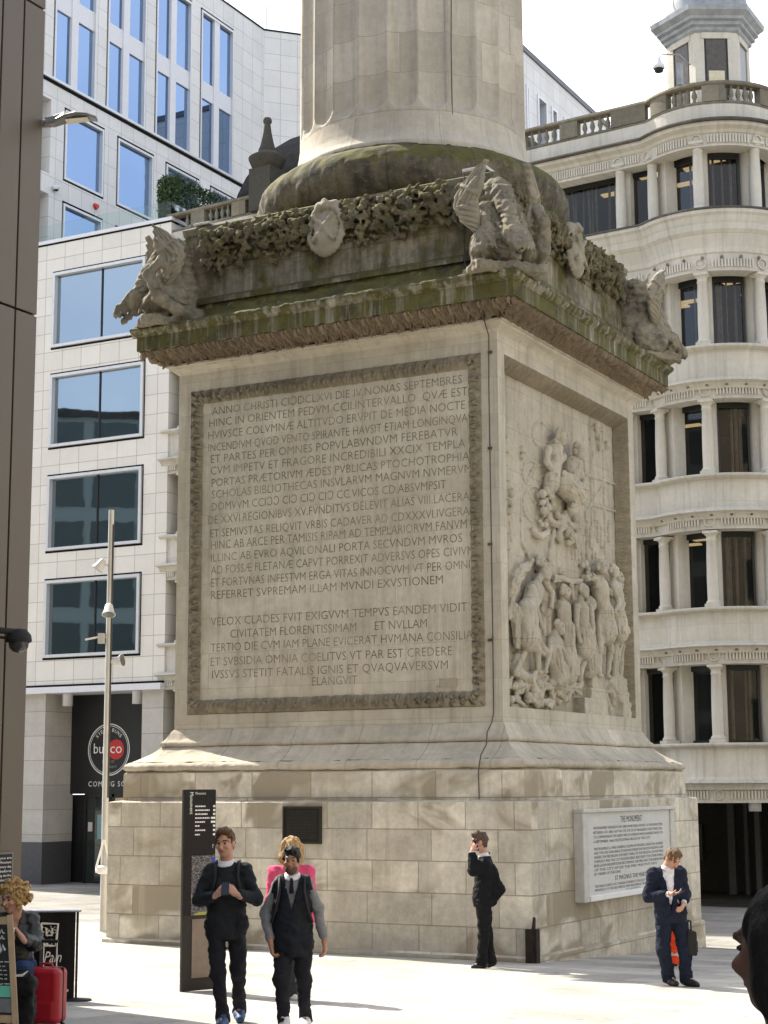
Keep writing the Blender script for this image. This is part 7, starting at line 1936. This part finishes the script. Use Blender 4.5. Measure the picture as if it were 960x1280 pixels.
# menu sign on the bronze wall
q0, q1 = on(-6, 1066, 0, WXX+.03), on(15.5, 1107, 0, WXX+.03)
ms = thing('wall_notice', (WXX, q1[1], q1[2]), 0, 'framed black notice with white lettering on the bronze wall', 'sign')
wd, hh = q0[1]-q1[1], q0[2]-q1[2]
mb = MB(); mb.box(.0, wd, 0, .035, 0, hh); mb.build('frame', plain('weathered_frame', (.16, .14, .11), .6), ms, bevel=.004)
mb = MB(); mb.box(.035, wd*.88, hh*.06, .04, wd*.10, hh*.94); mb.build('panel', blk, ms)
mb = MB()
for i, tx in enumerate(('you are', 'Monument', 'every day', 'before', 'by the fire', 'since 1666')): put_text(mb, tx, (.0415, wd*.14, hh*(.80-.13*i)), (0, 1, 0), (0, 0, 1), width=abs(wd)*.62, cap=hh*.075, align='R')
mb.build('lettering', MAT['white_paint'], ms)
# dome camera on the bronze wall
q0 = on(22, 797, 0, WXX+.33)
cc_ = thing('dome_camera', (WXX, q0[1], q0[2]), 0, 'black dome security camera on an arm on the bronze wall', 'camera')
mb = MB(); mb.box(0, -.42, -.07, .05, -.28, .09); mb.build('wall_plate', M_STRAP, cc_, bevel=.005)
mb = MB(); mb.tube([(.03, -.35, .03), (.2, -.25, .07), (.33, -.05, .06), (.33, 0, .02)], .035, 10); mb.build('arm', M_STRAP, cc_)
mb = MB(); mb.lathe([(0, .10), (.08, .09), (.13, .03), (.14, -.03), (.13, -.05)], (.33, .02), 18); mb.build('housing', M_STRAP, cc_)
mb = MB(); mb.lathe([(.11, -.05), (.10, -.11), (.06, -.15), (0, -.165)], (.33, .02), 16); mb.build('lens_dome', plain('smoked_dome', (.03, .03, .035), .1, .6), cc_)
# street lamp head on the bronze wall
q0 = on(57, 151, 0, WXX); dq = 19.9
sl = thing('wall_lamp', tuple(at_depth(57, 152, dq)), VIEW_ROT, 'grey modern street lamp head projecting from the top of the bronze wall', 'street lamp')
sc = CAM_F/dq
grey = plain('grey_lamp_casting', (.16, .16, .165), .45, .5, .3)
mb = MB(); mb.tube([(-.10, .05, -.02), (.05, 0, -.02)], .05, 12); mb.build('spigot', grey, sl)
prof = [(.0, .0, .055), (.10, .01, .06), (.22, .055, .05), (.36, .075, .035), (.48, .07, .028), (.60, .035, .018)]
v = []; f = []
for (x, zc, hh_), wv_ in zip(prof, (.06, .075, .11, .13, .12, .07)):
    v += [(x, -wv_, zc-.4*hh_), (x, -wv_*.6, zc+hh_*.8), (x, wv_*.6, zc+hh_*.8), (x, wv_, zc-.4*hh_), (x, wv_*.8, zc-hh_), (x, -wv_*.8, zc-hh_)]
for i in range(len(prof)-1):
    for j in range(6): f.append((i*6+j, i*6+(j+1) % 6, (i+1)*6+(j+1) % 6, (i+1)*6+j))
f += [tuple(range(6))[::-1], tuple(range(len(v)-6, len(v)))]
mb = MB(); mb.add(v, f, smooth=False); mb.build('lamp_head', grey, sl, bevel=.006)
mb = MB(); mb.add([(.24, -.075, .000), (.50, -.065, .030), (.50, .065, .030), (.24, .075, .000), (.24, -.075, -.006), (.50, -.065, .024), (.50, .065, .024), (.24, .075, -.006)], [(0, 1, 2, 3), (7, 6, 5, 4), (0, 4, 5, 1), (1, 5, 6, 2), (2, 6, 7, 3), (3, 7, 4, 0)]); mb.build('lamp_glass', plain('cream_lamp_glass', (.55, .5, .38), .3), sl)
